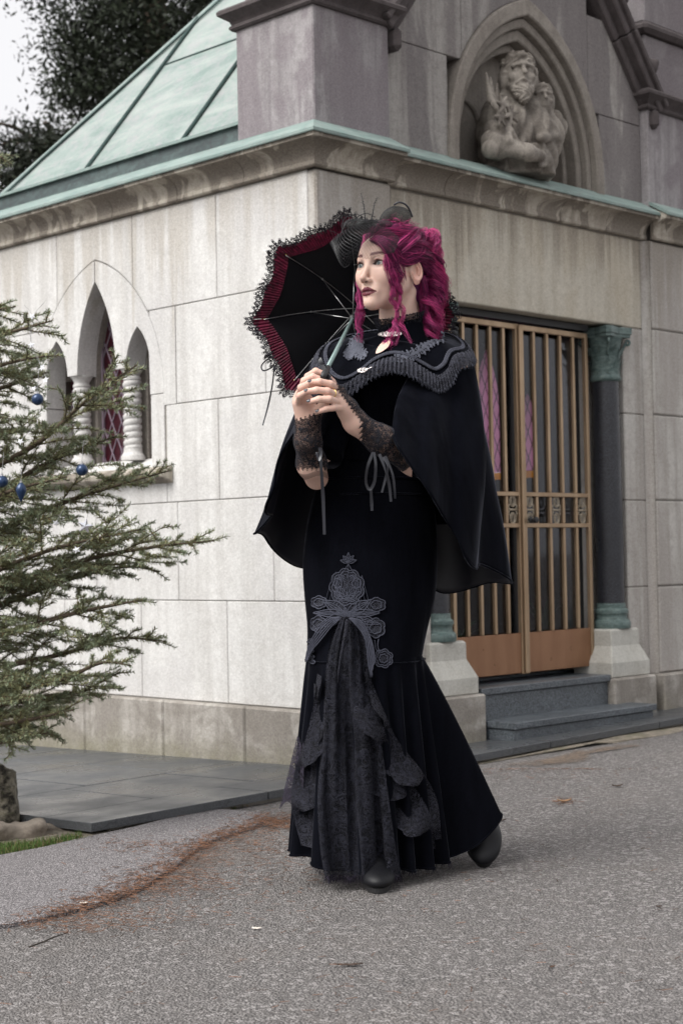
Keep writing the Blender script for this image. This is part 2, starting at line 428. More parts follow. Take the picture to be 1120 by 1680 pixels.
def bronze(name, a, b, rough=.42):
    t = NT(name); p = t.pos(obj=True)
    c = t.mix(t.ramp(t.noise(t.pos((6, 6, 1.2)), 2, 5, .6), .3, .7), a, b)
    t.set(base=c, metal=.65, rough=t.ramp(t.noise(p, 9, 4), .3, .7, rough - .1, rough + .15)); return t.m
M['bronze'] = bronze('gate_bronze', (.29, .20, .125), (.44, .32, .21))
M['bronze_panel'] = bronze('gate_panel_bronze', (.25, .130, .072), (.32, .175, .10), .34)
M['bronze_grey'] = bronze('gate_ornament_bronze', (.30, .26, .20), (.42, .36, .28), .5)
M['iron'] = simple('dark_iron', (.015, .015, .016), .5)
M['lead'] = simple('window_lead', (.16, .12, .15), .6)
def glass(name, tint, refl=.35, transp=.5):
    t = NT(name); t.t.nodes.remove(t.b)
    tr = t.N('BsdfTransparent'); tr.inputs[0].default_value = (*tint, 1)
    gl = t.N('BsdfGlossy'); gl.inputs['Roughness'].default_value = .04; gl.inputs[0].default_value = (.9, .9, .92, 1)
    lw = t.N('LayerWeight'); lw.inputs[0].default_value = refl
    mx = t.N('MixShader'); t.L(lw.outputs['Fresnel'], mx.inputs[0]); t.L(tr.outputs[0], mx.inputs[1]); t.L(gl.outputs[0], mx.inputs[2])
    t.L(mx.outputs[0], t.out.inputs[0]); return t.m
M['door_glass'] = glass('door_glass', (.86, .87, .89), .16)
def stained(name, col, refl=.12):
    t = NT(name); t.t.nodes.remove(t.b)
    p = t.pos(); n = t.ramp(t.noise(p, 9, 3), .3, .7, .75, 1.05)
    cc = t.mix(n, tuple(x * .6 for x in col), col)
    a = t.N('BsdfTranslucent'); t.L(cc, a.inputs[0])
    b = t.N('BsdfTransparent'); t.L(t.mix(.5, cc, (.5, .5, .5)), b.inputs[0])
    m1 = t.N('MixShader'); m1.inputs[0].default_value = .12; t.L(a.outputs[0], m1.inputs[1]); t.L(b.outputs[0], m1.inputs[2])
    gl = t.N('BsdfGlossy'); gl.inputs['Roughness'].default_value = .12
    lw = t.N('LayerWeight'); lw.inputs[0].default_value = refl
    m2 = t.N('MixShader'); t.L(lw.outputs['Fresnel'], m2.inputs[0]); t.L(m1.outputs[0], m2.inputs[1]); t.L(gl.outputs[0], m2.inputs[2])
    t.L(m2.outputs[0], t.out.inputs[0]); return t.m
M['pink_glass'] = stained('pink_stained_glass', (1.0, .60, .80))
M['amber_glass'] = stained('amber_stained_glass', (.95, .55, .08))
M['plum_glass'] = stained('plum_stained_glass', (.55, .22, .30), .35)
# ------------------------------------------------------------------ ground, road, paving
def asphalt():
    t = NT('asphalt'); p = t.pos()
    v = t.voro(p, 165, out='Color'); s0 = t.xyz(v)[0]
    stone_c = t.mix(t.ramp(s0, .05, .95), (.135, .124, .119), (.50, .468, .452))
    dist = t.voro(p, 165)
    c = t.mix(t.ramp(dist, .25, .60), stone_c, (.085, .077, .073))
    big = t.noise(p, .8, 5, .6, .4)
    c = t.mix(t.ramp(big, .40, .68, 0, .45), c, (.19, .176, .166))
    c = t.mix(t.ramp(t.noise(p, 2.6, 6, .65), .5, .75, 0, .32), c, (.20, .168, .142))
    c = t.mix(t.ramp(t.noise(p, 24, 4, .7), .58, .75, 0, .40), c, (.075, .068, .063))
    c = t.mix(t.ramp(t.xyz(t.voro(p, 85, out='Color'))[1], .84, .90, 0, .6), c, (.07, .064, .06)); c = t.mix(t.ramp(t.xyz(t.voro(p, 95, out='Color'))[2], .86, .90, 0, .6), c, (.46, .43, .42))
    grit = t.voro(p, 420, out='Color')
    c = t.mix(.25, c, t.mix(t.ramp(t.xyz(grit)[1], 0, 1), (.06, .055, .055), (.40, .38, .37)))
    t.set(base=c, rough=t.ramp(big, .35, .7, .85, .6), spec=.35)
    h = t.math('ADD', t.math('MULTIPLY', dist, -1.0), t.math('MULTIPLY', t.noise(p, 60, 4), .8))
    t.bump(h, 1.0, .010); return t.m
M['asphalt'] = asphalt()
t = NT('asphalt_verge'); p = t.pos()
c = t.mix(t.ramp(t.noise(p, 30, 5, .7), .3, .7), (.10, .085, .065), (.27, .235, .185))
c = t.mix(t.ramp(t.noise(p, 8, 4), .52, .68, 0, .7), c, (.085, .085, .035))
t.set(base=c, rough=.9); t.bump(t.noise(p, 60, 5, .7), .6, .008); M['verge'] = t.m
M['earth'] = simple('earth', (.10, .085, .06), .95, var=.4, scale=9, bump=.6, bscale=40, obj=False)

def road_sheet():
    mb = MB()
    xs = np.concatenate([[-400, -150, -60, -25, -12], np.arange(-6, 6.01, .5), [12, 25, 60, 150, 400]])
    ys = np.concatenate([[-400, -100, -30, -10, -3], np.arange(0, 12.01, .5), [18, 30, 60, 150, 400]])
    X, Y = np.meshgrid(xs, ys); P = np.stack([X, Y, np.zeros_like(X)], -1)
    P[..., 2] = road_z(P)
    mb.grid(P)
    return mb.build('road', M['asphalt'], smooth=True)
put(road_sheet(), 'grey worn asphalt road in front of the stone chapel', 'road', kind='structure')
# --- slightly raised newer asphalt patch with the needle-filled seam along it
def on_road_poly(pts, lift): return [on_road(a, b, lift) for a, b in pts]
patch_edge = [(0, 1409), (65, 1397), (130, 1381), (220, 1362), (300, 1341), (360, 1332), (425, 1337), (437, 1350), (415, 1362), (385, 1371), (352, 1383), (325, 1396), (290, 1425), (240, 1458), (190, 1480), (130, 1497), (60, 1515), (-60, 1535), (-140, 1480), (-120, 1430)]
pp = np.array(on_road_poly(patch_edge, 0.0))
mbp = MB()
top = pp.copy(); top[:, 2] += .011; nT = len(pp)
inner = top + (top.mean(0) - top) * .045; inner[:, 2] += .004
mbp.add(np.concatenate([pp - [0, 0, .01], top, inner]), [(i, (i + 1) % nT, nT + (i + 1) % nT, nT + i) for i in range(nT)] + [(nT + i, nT + (i + 1) % nT, 2 * nT + (i + 1) % nT, 2 * nT + i) for i in range(nT)] + [tuple(range(2 * nT, 3 * nT))])
t = NT('asphalt_patch_mat'); p = t.pos(); v = t.voro(p, 210, out='Color')
c = t.mix(t.ramp(t.xyz(v)[0], .05, .95), (.105, .097, .099), (.44, .412, .415)); c = t.mix(t.ramp(t.voro(p, 210), .3, .65), c, (.085, .078, .08))
c = t.mix(t.ramp(t.noise(p, 1.6, 5), .45, .7, 0, .35), c, (.165, .153, .156))
t.set(base=c, rough=.75); t.bump(t.math('MULTIPLY', t.voro(p, 210), -1), .6, .005); M['asphalt_patch'] = t.m
put(mbp.build('asphalt_patch', M['asphalt_patch'], recalc=True), 'paler asphalt repair patch beside the needle-filled seam', 'patch', kind='structure')

# --- granite paving round the building: big slabs, each a piece
pave = empty('pavement', tuple(BC), BA)
put(pave, 'dark grey granite slab paving around the chapel foot', 'pavement', kind='structure')
def pave_z(x, y): return 0.0164 * (x + 1.55) - 0.0266 * (y + 1.83) + 0.043
def slab(poly, thick=.027, dz=0.0):
    mb = MB(); n = len(poly); c = np.mean(poly, 0)
    topv = [(x, y, pave_z(x, y) + dz) for x, y in poly]
    inn = [(x + (c[0] - x) / np.hypot(*(c - (x, y))) * .004, y + (c[1] - y) / np.hypot(*(c - (x, y))) * .004, pave_z(x, y) + dz + .0015) for x, y in poly]
    bot = [(x, y, pave_z(x, y) - thick) for x, y in poly]
    mb.add(bot + topv + inn, [tuple(range(n))[::-1]] + [(i, (i + 1) % n, n + (i + 1) % n, n + i) for i in range(n)] + [(n + i, n + (i + 1) % n, 2 * n + (i + 1) % n, 2 * n + i) for i in range(n)] + [tuple(range(2 * n, 3 * n))])
    return mb.build('slab', M['slab'], pave)
g = .004
xL, yF = -1.40, -.385
# kerb strip along the front (parallel to the facade), in lengths
xs = [xL, -.62, .20, 1.02, 1.84, 2.66, 3.5]
for a, b in zip(xs[:-1], xs[1:]): slab([(a + g, yF + .0), (b - g, yF + .0), (b - g, -.12 + .0), (a + g, -.12)])
# field slabs on the left side
ysf = [-.12, .42, 1.02, 1.62, 2.3, 3.2]
for r_, (a, b) in enumerate(zip(ysf[:-1], ysf[1:])):
    cols = [xL, -.93 + .1 * (r_ % 2), -.45 + .06 * (r_ % 2), -.035]
    for c0, c1 in zip(cols[:-1], cols[1:]): slab([(c0 + g, a + g), (c1 - g, a + g), (c1 - g, b - g), (c0 + g, b - g)], dz=random.uniform(-.001, .001))
    slab([(xL - .62, a + g + .35), (xL - g, a + g + .35), (xL - g, b - g + .35), (xL - .62, b - g + .35)], dz=-.002)
# strip in front of the facade between kerb and plinth
xs2 = [-.035, .45, .93, 1.5, 2.1, 2.9, 3.5]
for a, b in zip(xs2[:-1], xs2[1:]): slab([(a + g, -.12 + g), (b - g, -.12 + g), (b - g, .10), (a + g, .10)], dz=-.001)
# mortar bed below the slabs
mb = MB(); bed = [(xL + .10, yF + .03), (3.4, yF + .03), (3.4, .2), (.0, .2), (.0, 3.1), (xL + .10, 3.1)]
mb.add([(x, y, pave_z(x, y) - .006) for x, y in bed] + [(x, y, pave_z(x, y) - .2) for x, y in bed], [tuple(range(6))] + [(i, 6 + i, 6 + (i + 1) % 6, (i + 1) % 6) for i in range(6)])
mb.build('mortar_bed', M['mortar'], pave)
# --- rough verge between paving edge and the asphalt
vg = [(0, 1420), (60, 1400), (130, 1385), (200, 1369), (280, 1350), (345, 1334), (400, 1320), (470, 1309), (560, 1293), (700, 1270), (800, 1252), (920, 1232), (1010, 1219), (1120, 1199), (1120, 1180), (900, 1217), (760, 1243), (480, 1292), (300, 1325), (150, 1352), (60, 1338), (0, 1325), (-100, 1330), (-100, 1440)]
vp = np.array([on_road(a, b) for a, b in vg])
mb = MB(); rg = np.random.default_rng(3)
nv = len(vg) // 2
A = smooth_path(vp[:nv], 160); B = smooth_path(vp[nv:][::-1], 160)
G = np.stack([A + (B - A) * u for u in np.linspace(0, 1, 9)], 0)
G[..., 2] += .012 * np.sin(np.linspace(0, math.pi, 9))[:, None] + .007 * vnoise(G * 6, 5) * np.sin(np.linspace(0, math.pi, 9))[:, None] + .001
mb.grid(G); put(mb.build('verge', M['verge'], smooth=True), 'strip of earth and crumbled mortar along the paving edge', 'verge', kind='structure')

# --- muddy stain by the kerb and damp patches: thin sheets of dirt
def dirt(pts, name, label, seed, col, amt=.85):
    t = NT(name + '_mat%d' % seed); p = t.pos(); n = t.noise(p, 7, 5, .65, .6); fine = t.noise(p, 60, 4, .7); uv = t.N('Attribute'); uv.attribute_name = 'Col'
    e = t.math('MULTIPLY', t.ramp(t.math('ADD', t.xyz(uv.outputs['Vector'])[0], t.math('MULTIPLY', t.math('SUBTRACT', n, .5), 1.5)), .35, .75), amt)
    t.set(base=t.mix(t.ramp(fine, .3, .7), tuple(x * .7 for x in col), tuple(x * 1.3 for x in col)), rough=.9, alpha=t.math('MULTIPLY', e, t.ramp(fine, .32, .6, .45, 1))); t.bump(fine, .4, .004)
    P = smooth_path(np.array(pts, float), 40, True); c = P.mean(0); G = np.array([[on_road(*(c + (q - c) * f), .005) for q in P] for f in np.linspace(0.02, 1, 9)])
    if seed == 2: G[..., 2] += .002
    C_ = np.repeat(np.linspace(1, 0, 9)[:, None], 40, 1)[..., None] * np.ones(3)
    mb = MB(); mb.grid(G, C_, wrap=True); put(mb.build(name, t.m, smooth=True, colors=True), label, 'dirt', kind='structure')
dirt([(770, 1262), (850, 1246), (960, 1226), (1060, 1208), (1120, 1200), (1120, 1212), (1000, 1232), (960, 1252), (860, 1266), (790, 1275)], 'mud_stain', 'brown mud stain along the kerb below the steps', 1, (.155, .115, .085))
dirt([(330, 1345), (430, 1330), (500, 1335), (500, 1400), (420, 1420), (300, 1455), (200, 1500), (120, 1520), (180, 1485), (280, 1430)], 'dirt_stain', 'reddish dirt washed along the asphalt seam', 2, (.18, .13, .10), .20)
# ------------------------------------------------------------------ the chapel (local frame: x along the front, y along the side wall, z up)
mau = empty('mausoleum', tuple(BC), BA)
put(mau, 'pale stone cemetery chapel with green copper roof and bronze gate', 'mausoleum')
ZC = [.24, .677, 1.111, 1.545, 1.98, 2.432]
WX, DY = 2.89, 2.88
CFX = 1.445
def wedge_arch(dy, a, z_spring, rise):
    """height of a two-centred pointed arch at distance dy from its centre line"""
    Rr = (a * a + rise * rise) / (2 * a); d = abs(dy)
    if d >= a: return None
    return z_spring + math.sqrt(max(0, Rr * Rr - (d + Rr - a) ** 2))
def arch_pts(c, a, z_spring, rise, n=14, left=True, right=True):
    """points of the arch from (c-a) over the apex to (c+a)"""
    Rr = (a * a + rise * rise) / (2 * a); out = []
    th = math.acos((Rr - a) / Rr) if Rr > a else math.acos((Rr - a) / Rr)
    L = [(c + (Rr - a) - Rr * math.cos(t_), z_spring + Rr * math.sin(t_)) for t_ in np.linspace(0, th, n)]
    if left: out += L
    if right: out += [(2 * c - x, z) for x, z in (L[:-1] if left else L)[::-1]]
    return out
fr_left = lambda a, b, c: (c, a, b)         # polygon (y,z), thickness along x
fr_front = lambda a, b, c: (a, c, b)        # polygon (x,z), thickness along y
def bevel_obj(o, w_=.003):
    m = o.modifiers.new('bevel', 'BEVEL'); m.width = w_; m.segments = 1; m.limit_method = 'ANGLE'; m.angle_limit = rad(50); return o
def block(name, poly, h0, h1, frame, mat, parent=mau, bev=.003):
    mb = MB(); mb.prism(poly, h0, h1, frame)
    o = mb.build(name, mat, parent, recalc=True)
    if bev: bevel_obj(o, bev)
    return o
G2 = .0016
def rect(a0, a1, b0, b1): return [(a0 + G2, b0 + G2), (a1 - G2, b0 + G2), (a1 - G2, b1 - G2), (a0 + G2, b1 - G2)]
# ---- window opening data (side wall)
WYC, WA, WSPR, WRISE = 1.440, .500, 1.60, .665
def lower_of(y): return wedge_arch(y - WYC, WA, WSPR, WRISE)
def block_over_arch(ya, yb, z0, z1):
    ya += G2; yb -= G2; z0 += G2; z1 -= G2
    ys = np.unique(np.concatenate([np.linspace(ya, yb, 60), [v for v in (WYC, WYC - WA, WYC + WA, WYC - WA - 1e-4, WYC + WA + 1e-4) if ya < v < yb]]))
    lo = []
    for y in ys:
        h = lower_of(y); zz = z0
        if h is not None: zz = max(z0, h + .003)
        elif abs(y - WYC) < WA + .002: zz = z0
        lo.append((y, min(zz, z1)))
    runs = []; cur = []
    for y, z in lo:
        if z < z1 - .004: cur.append((y, z))
        elif cur: runs.append(cur); cur = []
    if cur: runs.append(cur)
    out = []
    for r_ in runs:
        if r_[-1][0] - r_[0][0] < .012: continue
        out.append(r_ + [(r_[-1][0], z1), (r_[0][0], z1)])
    return out
# side wall courses: joint positions read along the wall
J = {0: [0, .54, 1.13, 1.72, 2.30, DY], 1: [0, .24, .86, 1.46, 2.1, DY], 2: [0, .575, .93, 1.95, 2.4, DY], 3: [0, .27, .855, 2.03, 2.5, DY], 4: [0, .57, 1.155, 1.745, 2.35, DY]}
for c in range(5):
    z0, z1 = ZC[c], ZC[c + 1]
    for a, b in zip(J[c][:-1], J[c][1:]):
        if c in (3, 4):
            for pl in block_over_arch(a, b, z0, z1): block('stone_block', pl, 0.0, .24, fr_left, M['wall'])
        elif c == 2:
            # course beside and below the window
            if a >= .9 and b <= 1.96: block('stone_block', rect(a, b, z0, 1.245), 0, .24, fr_left, M['wall'])
            else: block('stone_block', rect(a, b, z0, z1), 0, .24, fr_left, M['wall'])
        else: block('stone_block', rect(a, b, z0, z1), 0, .24, fr_left, M['wall'])
# mortar cores behind the blocks (the joints show it); opening left for the window
mb = MB()
for y0, y1, z0, z1 in ((.01, .955, .0, 2.44), (1.925, DY - .01, .0, 2.44), (.955, 1.925, .0, 1.25), (.955, 1.925, 2.245, 2.44)): mb.box(.008, .235, y0, y1, z0, z1)
mb.prism([(y, z + .012) for y, z in arch_pts(WYC, WA - .015, WSPR, WRISE)] + [(1.925, 2.28), (.955, 2.28)], .010, .233, fr_left)
mb.build('wall_core', M['mortar'], mau)
# ---- window
win = empty('window', (0, 0, 0), 0, mau)
def tracery_polys():
    polys = []
    zc = 1.74
    lan = [(1.440, .150, 1.74, .428), (1.125, .088, 1.74, .18), (1.755, .088, 1.74, .18)]
    ys = np.unique(np.concatenate([np.linspace(WYC - WA + .002, WYC + WA - .002, 150)] + [[c - a, c + a, c, c - a - 1e-4, c + a + 1e-4] for c, a, _, _ in lan]))
    strips = []
    for y in ys:
        up = (lower_of(y) or WSPR) - .002; lo = zc if 1.037 < y < 1.843 else WSPR + .002
        for c, a, s_, r_ in lan:
            h = wedge_arch(y - c, a, s_, r_)
            if h is not None: lo = max(lo, h)
        strips.append((y, lo, max(up, lo + .001)))
    return strips
strips = tracery_polys()
for sgn in (-1, 1):
    S_ = [s for s in strips if (s[0] - WYC) * sgn > .0012]
    mb = MB(); n_ = len(S_)
    V_ = []
    for x in (-.001, .11):
        for y, lo, up in S_: V_ += [(x, y, lo), (x, y, up)]
    F_ = []
    for i in range(n_ - 1):
        a, b = 2 * i, 2 * i + 2; o2 = 2 * n_
        F_ += [(a, b, b + 1, a + 1), (o2 + a, o2 + a + 1, o2 + b + 1, o2 + b), (a, o2 + a, o2 + b, b), (a + 1, b + 1, o2 + b + 1, o2 + a + 1)]
    F_ += [(0, 1, 2 * n_ + 1, 2 * n_), (2 * n_ - 2, 4 * n_ - 2, 4 * n_ - 1, 2 * n_ - 1)]
    mb.add(V_, F_); mb.build('arch_stone', M['wall'], win, recalc=True)
# jamb stones below the springing
block('jamb_stone', rect(WYC - WA, 1.037, 1.245, 1.60), -.001, .24, fr_left, M['wall'], win)
block('jamb_stone', rect(1.843, WYC + WA, 1.245, 1.60), -.001, .24, fr_left, M['wall'], win)
# deep reveal: piers behind the twisted columns and head behind the tracery
for yc_ in (1.245, 1.635): block('mullion', rect(yc_ - .045, yc_ + .045, 1.30, 1.80), .112, .165, fr_left, M['niche'], win)
for c_, a_, r_ in ((1.440, .150, .428), (1.125, .088, .18), (1.755, .088, .18)):
    ring_o = arch_pts(c_, a_ + .05, 1.74, r_ + .08, 12); ring_i = arch_pts(c_, a_ + .001, 1.74, r_, 12)
    mb = MB(); n_ = len(ring_i)
    V_ = [(x, y, z) for x in (.112, .26) for rg_ in (ring_i, ring_o) for y, z in rg_]
    F_ = []
    for i in range(n_ - 1): F_ += [(i, i + 1, 2 * n_ + i + 1, 2 * n_ + i), (n_ + i, 3 * n_ + i, 3 * n_ + i + 1, n_ + i + 1), (i, n_ + i, n_ + i + 1, i + 1), (2 * n_ + i, 2 * n_ + i + 1, 3 * n_ + i + 1, 3 * n_ + i)]
    mb.add(V_, F_); mb.build('reveal_arch', M['niche'], win, recalc=True, smooth=True, angle=40)
block('reveal', rect(1.845, 1.90, 1.30, 1.80), .241, .26, fr_left, M['niche'], win); 
block('reveal', rect(.98, 1.035, 1.30, 1.80), .241, .26, fr_left, M['niche'], win)
# twisted columns
def twisted(yc_, xc_):
    mb = MB(); zz = np.linspace(1.375, 1.685, 90); ang = np.linspace(0, 2 * math.pi, 20, endpoint=False)
    G = []
    for z in zz:
        rr = .0365 + .0075 * np.abs(np.sin((ang * 1 + (z - 1.37) * 2 * math.pi / .058) / 2.0 * 1.0))
        rr = .035 + .0085 * np.sqrt(np.abs(np.sin(.5 * (ang - (z - 1.37) * 2 * math.pi / .030))))
        G.append(np.stack([xc_ + rr * np.cos(ang), yc_ + rr * np.sin(ang), np.full(20, z)], 1))
    mb.grid(np.array(G), wrap=True); o = mb.build('twisted_column', M['wall'], win, smooth=True)
    mb = MB(); mb.lathe([(.036, 1.683), (.042, 1.69), (.042, 1.70), (.036, 1.704), (.038, 1.715), (.05, 1.733), (.053, 1.736), (.053, 1.742), (.0, 1.742)], (xc_, yc_, 0), 20)
    mb.build('column_capital', M['wall'], win, smooth=True, angle=40)
    mb = MB(); mb.lathe([(.0, 1.318), (.056, 1.318), (.056, 1.335), (.050, 1.345), (.046, 1.35), (.043, 1.36), (.042, 1.377), (.0, 1.377)], (xc_, yc_, 0), 20)
    mb.build('column_base', M['wall'], win, smooth=True, angle=40)
for yc_ in (1.245, 1.635): twisted(yc_, .058)
# sloping sill slab and its projecting ledge
mb = MB(); mb.prism([(-.002, 1.248), (.26, 1.248), (.26, 1.345), (.10, 1.322), (-.002, 1.262)], 1.04, 1.84, lambda a, b, c: (a, c, b)); mb.build('sill', M['wall'], win, recalc=True)
mb = MB(); mb.prism([(.0, 1.196), (-.03, 1.212), (-.062, 1.225), (-.066, 1.247), (-.045, 1.262), (.0, 1.276)], .885, 1.985, lambda a, b, c: (a, c, b)); bevel_obj(mb.build('sill_ledge', M['cornice'], win, recalc=True), .004)
# leaded light
mb = MB(); mb.box(.150, .154, 1.03, 1.85, 1.30, 2.18); mb.build('glass_pane', M['plum_glass'], win)
mb = MB()
for k in range(-14, 26):
    for s_ in (-1, 1):
        y0 = 1.03 + k * .075; 
        p0 = np.array([.146, y0, 1.30]); p1 = np.array([.146, y0 + s_ * .88 * .52, 2.18])
        pts = np.array([p0 + (p1 - p0) * u for u in np.linspace(0, 1, 30)]); m_ = (pts[:, 1] > 1.03) & (pts[:, 1] < 1.85)
        if m_.sum() > 3: mb.tube(pts[m_][[0, -1]], .0042, 5)
for yb in (1.298, 1.582): mb.tube([(.143, yb, 1.30), (.143, yb, 2.1)], .008, 5)
put(mb.build('lead_lattice', M['lead'], win), kind='stuff')
# ---- plinth
def mossblock(name, poly, h0, h1, frame): return block(name, poly, h0, h1, frame, M['plinth'], mau, .008)
PJ = [-.045, .39, .93, 1.51, 2.1, DY + .04]
for a, b in zip(PJ[:-1], PJ[1:]): mossblock('plinth_block', [(a + G2, -.12), (b - G2, -.12), (b - G2, .24 - G2), (a + G2, .24 - G2)], -.045, .2, fr_left)
mb = MB(); mb.box(-.030, .2, -.03, DY, -.12, .236); mb.build('plinth_core', M['mortar'], mau)
# ---- front: pilasters, wall, lintel
PL, PR = .452, 2.365
YP = -.045
for x0, x1 in ((0.0, PL), (PR, WX)):
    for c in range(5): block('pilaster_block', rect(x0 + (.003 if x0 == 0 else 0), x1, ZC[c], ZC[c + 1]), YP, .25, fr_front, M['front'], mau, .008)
    mossblock('plinth_block', [(x0 - .04 + (.3 if x0 == 0 else 0) * 0 + (.19 if False else 0) + (.0), -.12), (x1 + .03, -.12), (x1 + .03, .24 - G2), (x0 - .04, .24 - G2)], YP - .05, YP + .0448 if x0 == 0 else .2, fr_front)
OL, OR = .70, 2.165
for x0, x1, m_ in ((PL, OL, 'front'), (OR, PR, 'front')):
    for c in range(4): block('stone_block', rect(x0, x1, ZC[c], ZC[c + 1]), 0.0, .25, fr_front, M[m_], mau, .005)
    mossblock('plinth_block', rect(x0 + .03, x1 - .03 if x1 > 2.3 else x1, -.12, .24), -.04, .2, fr_front)
    # cove between pilaster and wall
    xx = PL if x0 == PL else PR; sg = 1 if x0 == PL else -1
    mb = MB(); mb.prism([(xx, YP + .006)] + [(xx + sg * .034 * (1 - math.cos(u)), YP + .04 + .0 - .034 * (1 - math.sin(u)) + .003) for u in np.linspace(0, math.pi / 2, 7)] + [(xx, .003)], .24, 2.43, lambda a, b, c: (a, b, c)); mb.build('cove', M['front'], mau, recalc=True, smooth=True, angle=50)
block('lintel', rect(PL, PR, 1.98, 2.432), 0.0, .25, fr_front, M['lintel'], mau, .005)
mb = MB(); mb.box(.25, WX - .005, .06, .235, -.1, .24); mb.box(.01, OL - .02, .0085, .235, .24, 2.43); mb.box(OR + .02, WX - .008, .0085, .235, .24, 2.43); mb.build('front_core', M['mortar'], mau)
# recess behind the columns: jambs up to the gate, soffit panel
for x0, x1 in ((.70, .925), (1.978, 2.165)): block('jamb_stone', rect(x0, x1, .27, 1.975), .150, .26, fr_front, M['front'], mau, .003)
block('gate_head', rect(.925, 1.978, 1.945, 1.978), .07, .25, fr_front, M['iron'], mau, 0)
# ---- columns on pedestals
def column(xc_, yc_):
    col = empty('column', (xc_, yc_, 0), 0, mau)
    mb = MB(); sh = [(.069, .60), (.0695, .9), (.069, 1.3), (.066, 1.70)]
    mb.lathe(sh, (0, 0, 0), 36); mb.build('shaft', M['col_granite'], col, smooth=True, angle=40)
    mb = MB()
    mb.lathe([(.0, .477), (.094, .477), (.097, .487), (.097, .505), (.091, .516), (.082, .521), (.079, .531), (.080, .545), (.086, .552), (.086, .566), (.080, .573), (.074, .577), (.073, .601), (.0, .601)], (0, 0, 0), 36)
    mb.build('column_base', M['bronze_green'], col, smooth=True, angle=40)
    mb = MB()
    mb.lathe([(.066, 1.70), (.074, 1.703), (.078, 1.713), (.078, 1.722), (.072, 1.73), (.070, 1.735), (.070, 1.80), (.074, 1.86), (.082, 1.90), (.088, 1.918)], (0, 0, 0), 36, caps=False)
    # acanthus leaves in two rows
    for row, (zb, hh, n_, out, off) in enumerate(((1.735, .085, 8, .020, 0), (1.765, .125, 8, .034, .39))):
        for k in range(n_):
            a = k * 2 * math.pi / n_ + off; G = []
            for u in np.linspace(0, 1, 7):
                rr = .072 + .010 * u + out * max(0, u - .45) ** 1.6 * 2.2; z = zb + hh * (u - .25 * max(0, u - .75) * 2)
                wv = .024 * math.sin(math.pi * (.18 + .76 * u)) * (1 + .18 * math.sin(u * 19))
                G.append([(rr * math.cos(a) - v * wv * math.sin(a) - (.006 * abs(v)) * math.cos(a), rr * math.sin(a) + v * wv * math.cos(a) - (.006 * abs(v)) * math.sin(a), z) for v in (-1, -.5, 0, .5, 1)])
            mb.grid(np.array(G)); 
    for k in range(4):           # corner volutes
        a = math.pi / 4 + k * math.pi / 2; pts = []
        for u in np.linspace(0, 1, 20):
            rr = .075 + .05 * u; 
            if u < .6: pts.append((.075 + .058 * u, 1.83 + .13 * u))
            else:
                t_ = (u - .6) / .4 * 4.6; r0 = .016 * (1 - (u - .6) * 1.8); pts.append((.112 + r0 * math.sin(t_) * 1, 1.892 + r0 * math.cos(t_)))
        mb.tube([(r_ * math.cos(a), r_ * math.sin(a), z) for r_, z in pts], .007, 6)
    mb.build('capital', M['bronze_green'], col, smooth=True)
    mb = MB(); A_ = []
    ab = []
    for k in range(4):
        a0 = math.pi / 4 + k * math.pi / 2
        for s_, rr in ((-.10, .135), (.10, .135)): ab.append((rr * math.cos(a0 + s_), rr * math.sin(a0 + s_)))
        am = a0 + math.pi / 4; ab.append((.083 * math.cos(am), .083 * math.sin(am)))
    mb.prism([(x * .94, y * .94) for x, y in ab], 1.918, 1.935); mb.prism(ab, 1.935, 1.967); mb.build('abacus', M['bronze_green'], col, recalc=True)
    # pedestal: square top, chamfered shoulders, broad foot
    mb = MB(); a, b, f0, f1 = .118, .160, -.085, -.115
    ring = lambda hx, y0, y1, z: [(-hx, y0, z), (hx, y0, z), (hx, y1, z), (-hx, y1, z)]
    R_ = [ring(.11, -.075, .1, .477), ring(a, f0 + .002, .12, .468), ring(a, f0, .12, .395), ring(b, f1, .12, .315), ring(b, f1, .12, .243)]
    V_ = [p for r_ in R_ for p in r_]; F_ = [(0, 1, 2, 3)] + [(4 * i + j, 4 * i + 4 + j, 4 * i + 4 + (j + 1) % 4, 4 * i + (j + 1) % 4) for i in range(4) for j in range(4)] + [(16, 19, 18, 17)]
    mb.add(V_, F_); bevel_obj(mb.build('pedestal', M['pedestal'], col, recalc=True), .005)
    mb = MB(); mb.box(-.18, .172, -.145, .12, -.1, .242, .008); mb.build('pedestal_foot', M['plinth'], col)
    return col
column(.778, .055); column(2.092, .055)
# ---- granite steps
steps = empty('granite_steps', tuple(BC), BA)
put(steps, 'two dark granite steps below the bronze gate', 'steps')
mb = MB(); mb.box(.953, 1.918, -.045, .24, .0, .228, .002); mb.build('riser', M['granite'], steps)
mb = MB(); mb.box(.9525, 1.9185, -.062, .30, .231, .262, .003); mb.build('tread', M['granite'], steps)
mb = MB(); mb.box(.968, 2.028, -.225, -.05, -.02, .088, .002); mb.build('riser', M['granite'], steps)
mb = MB(); mb.box(.960, 2.036, -.242, -.0465, .091, .121, .003); mb.build('tread', M['granite'], steps)
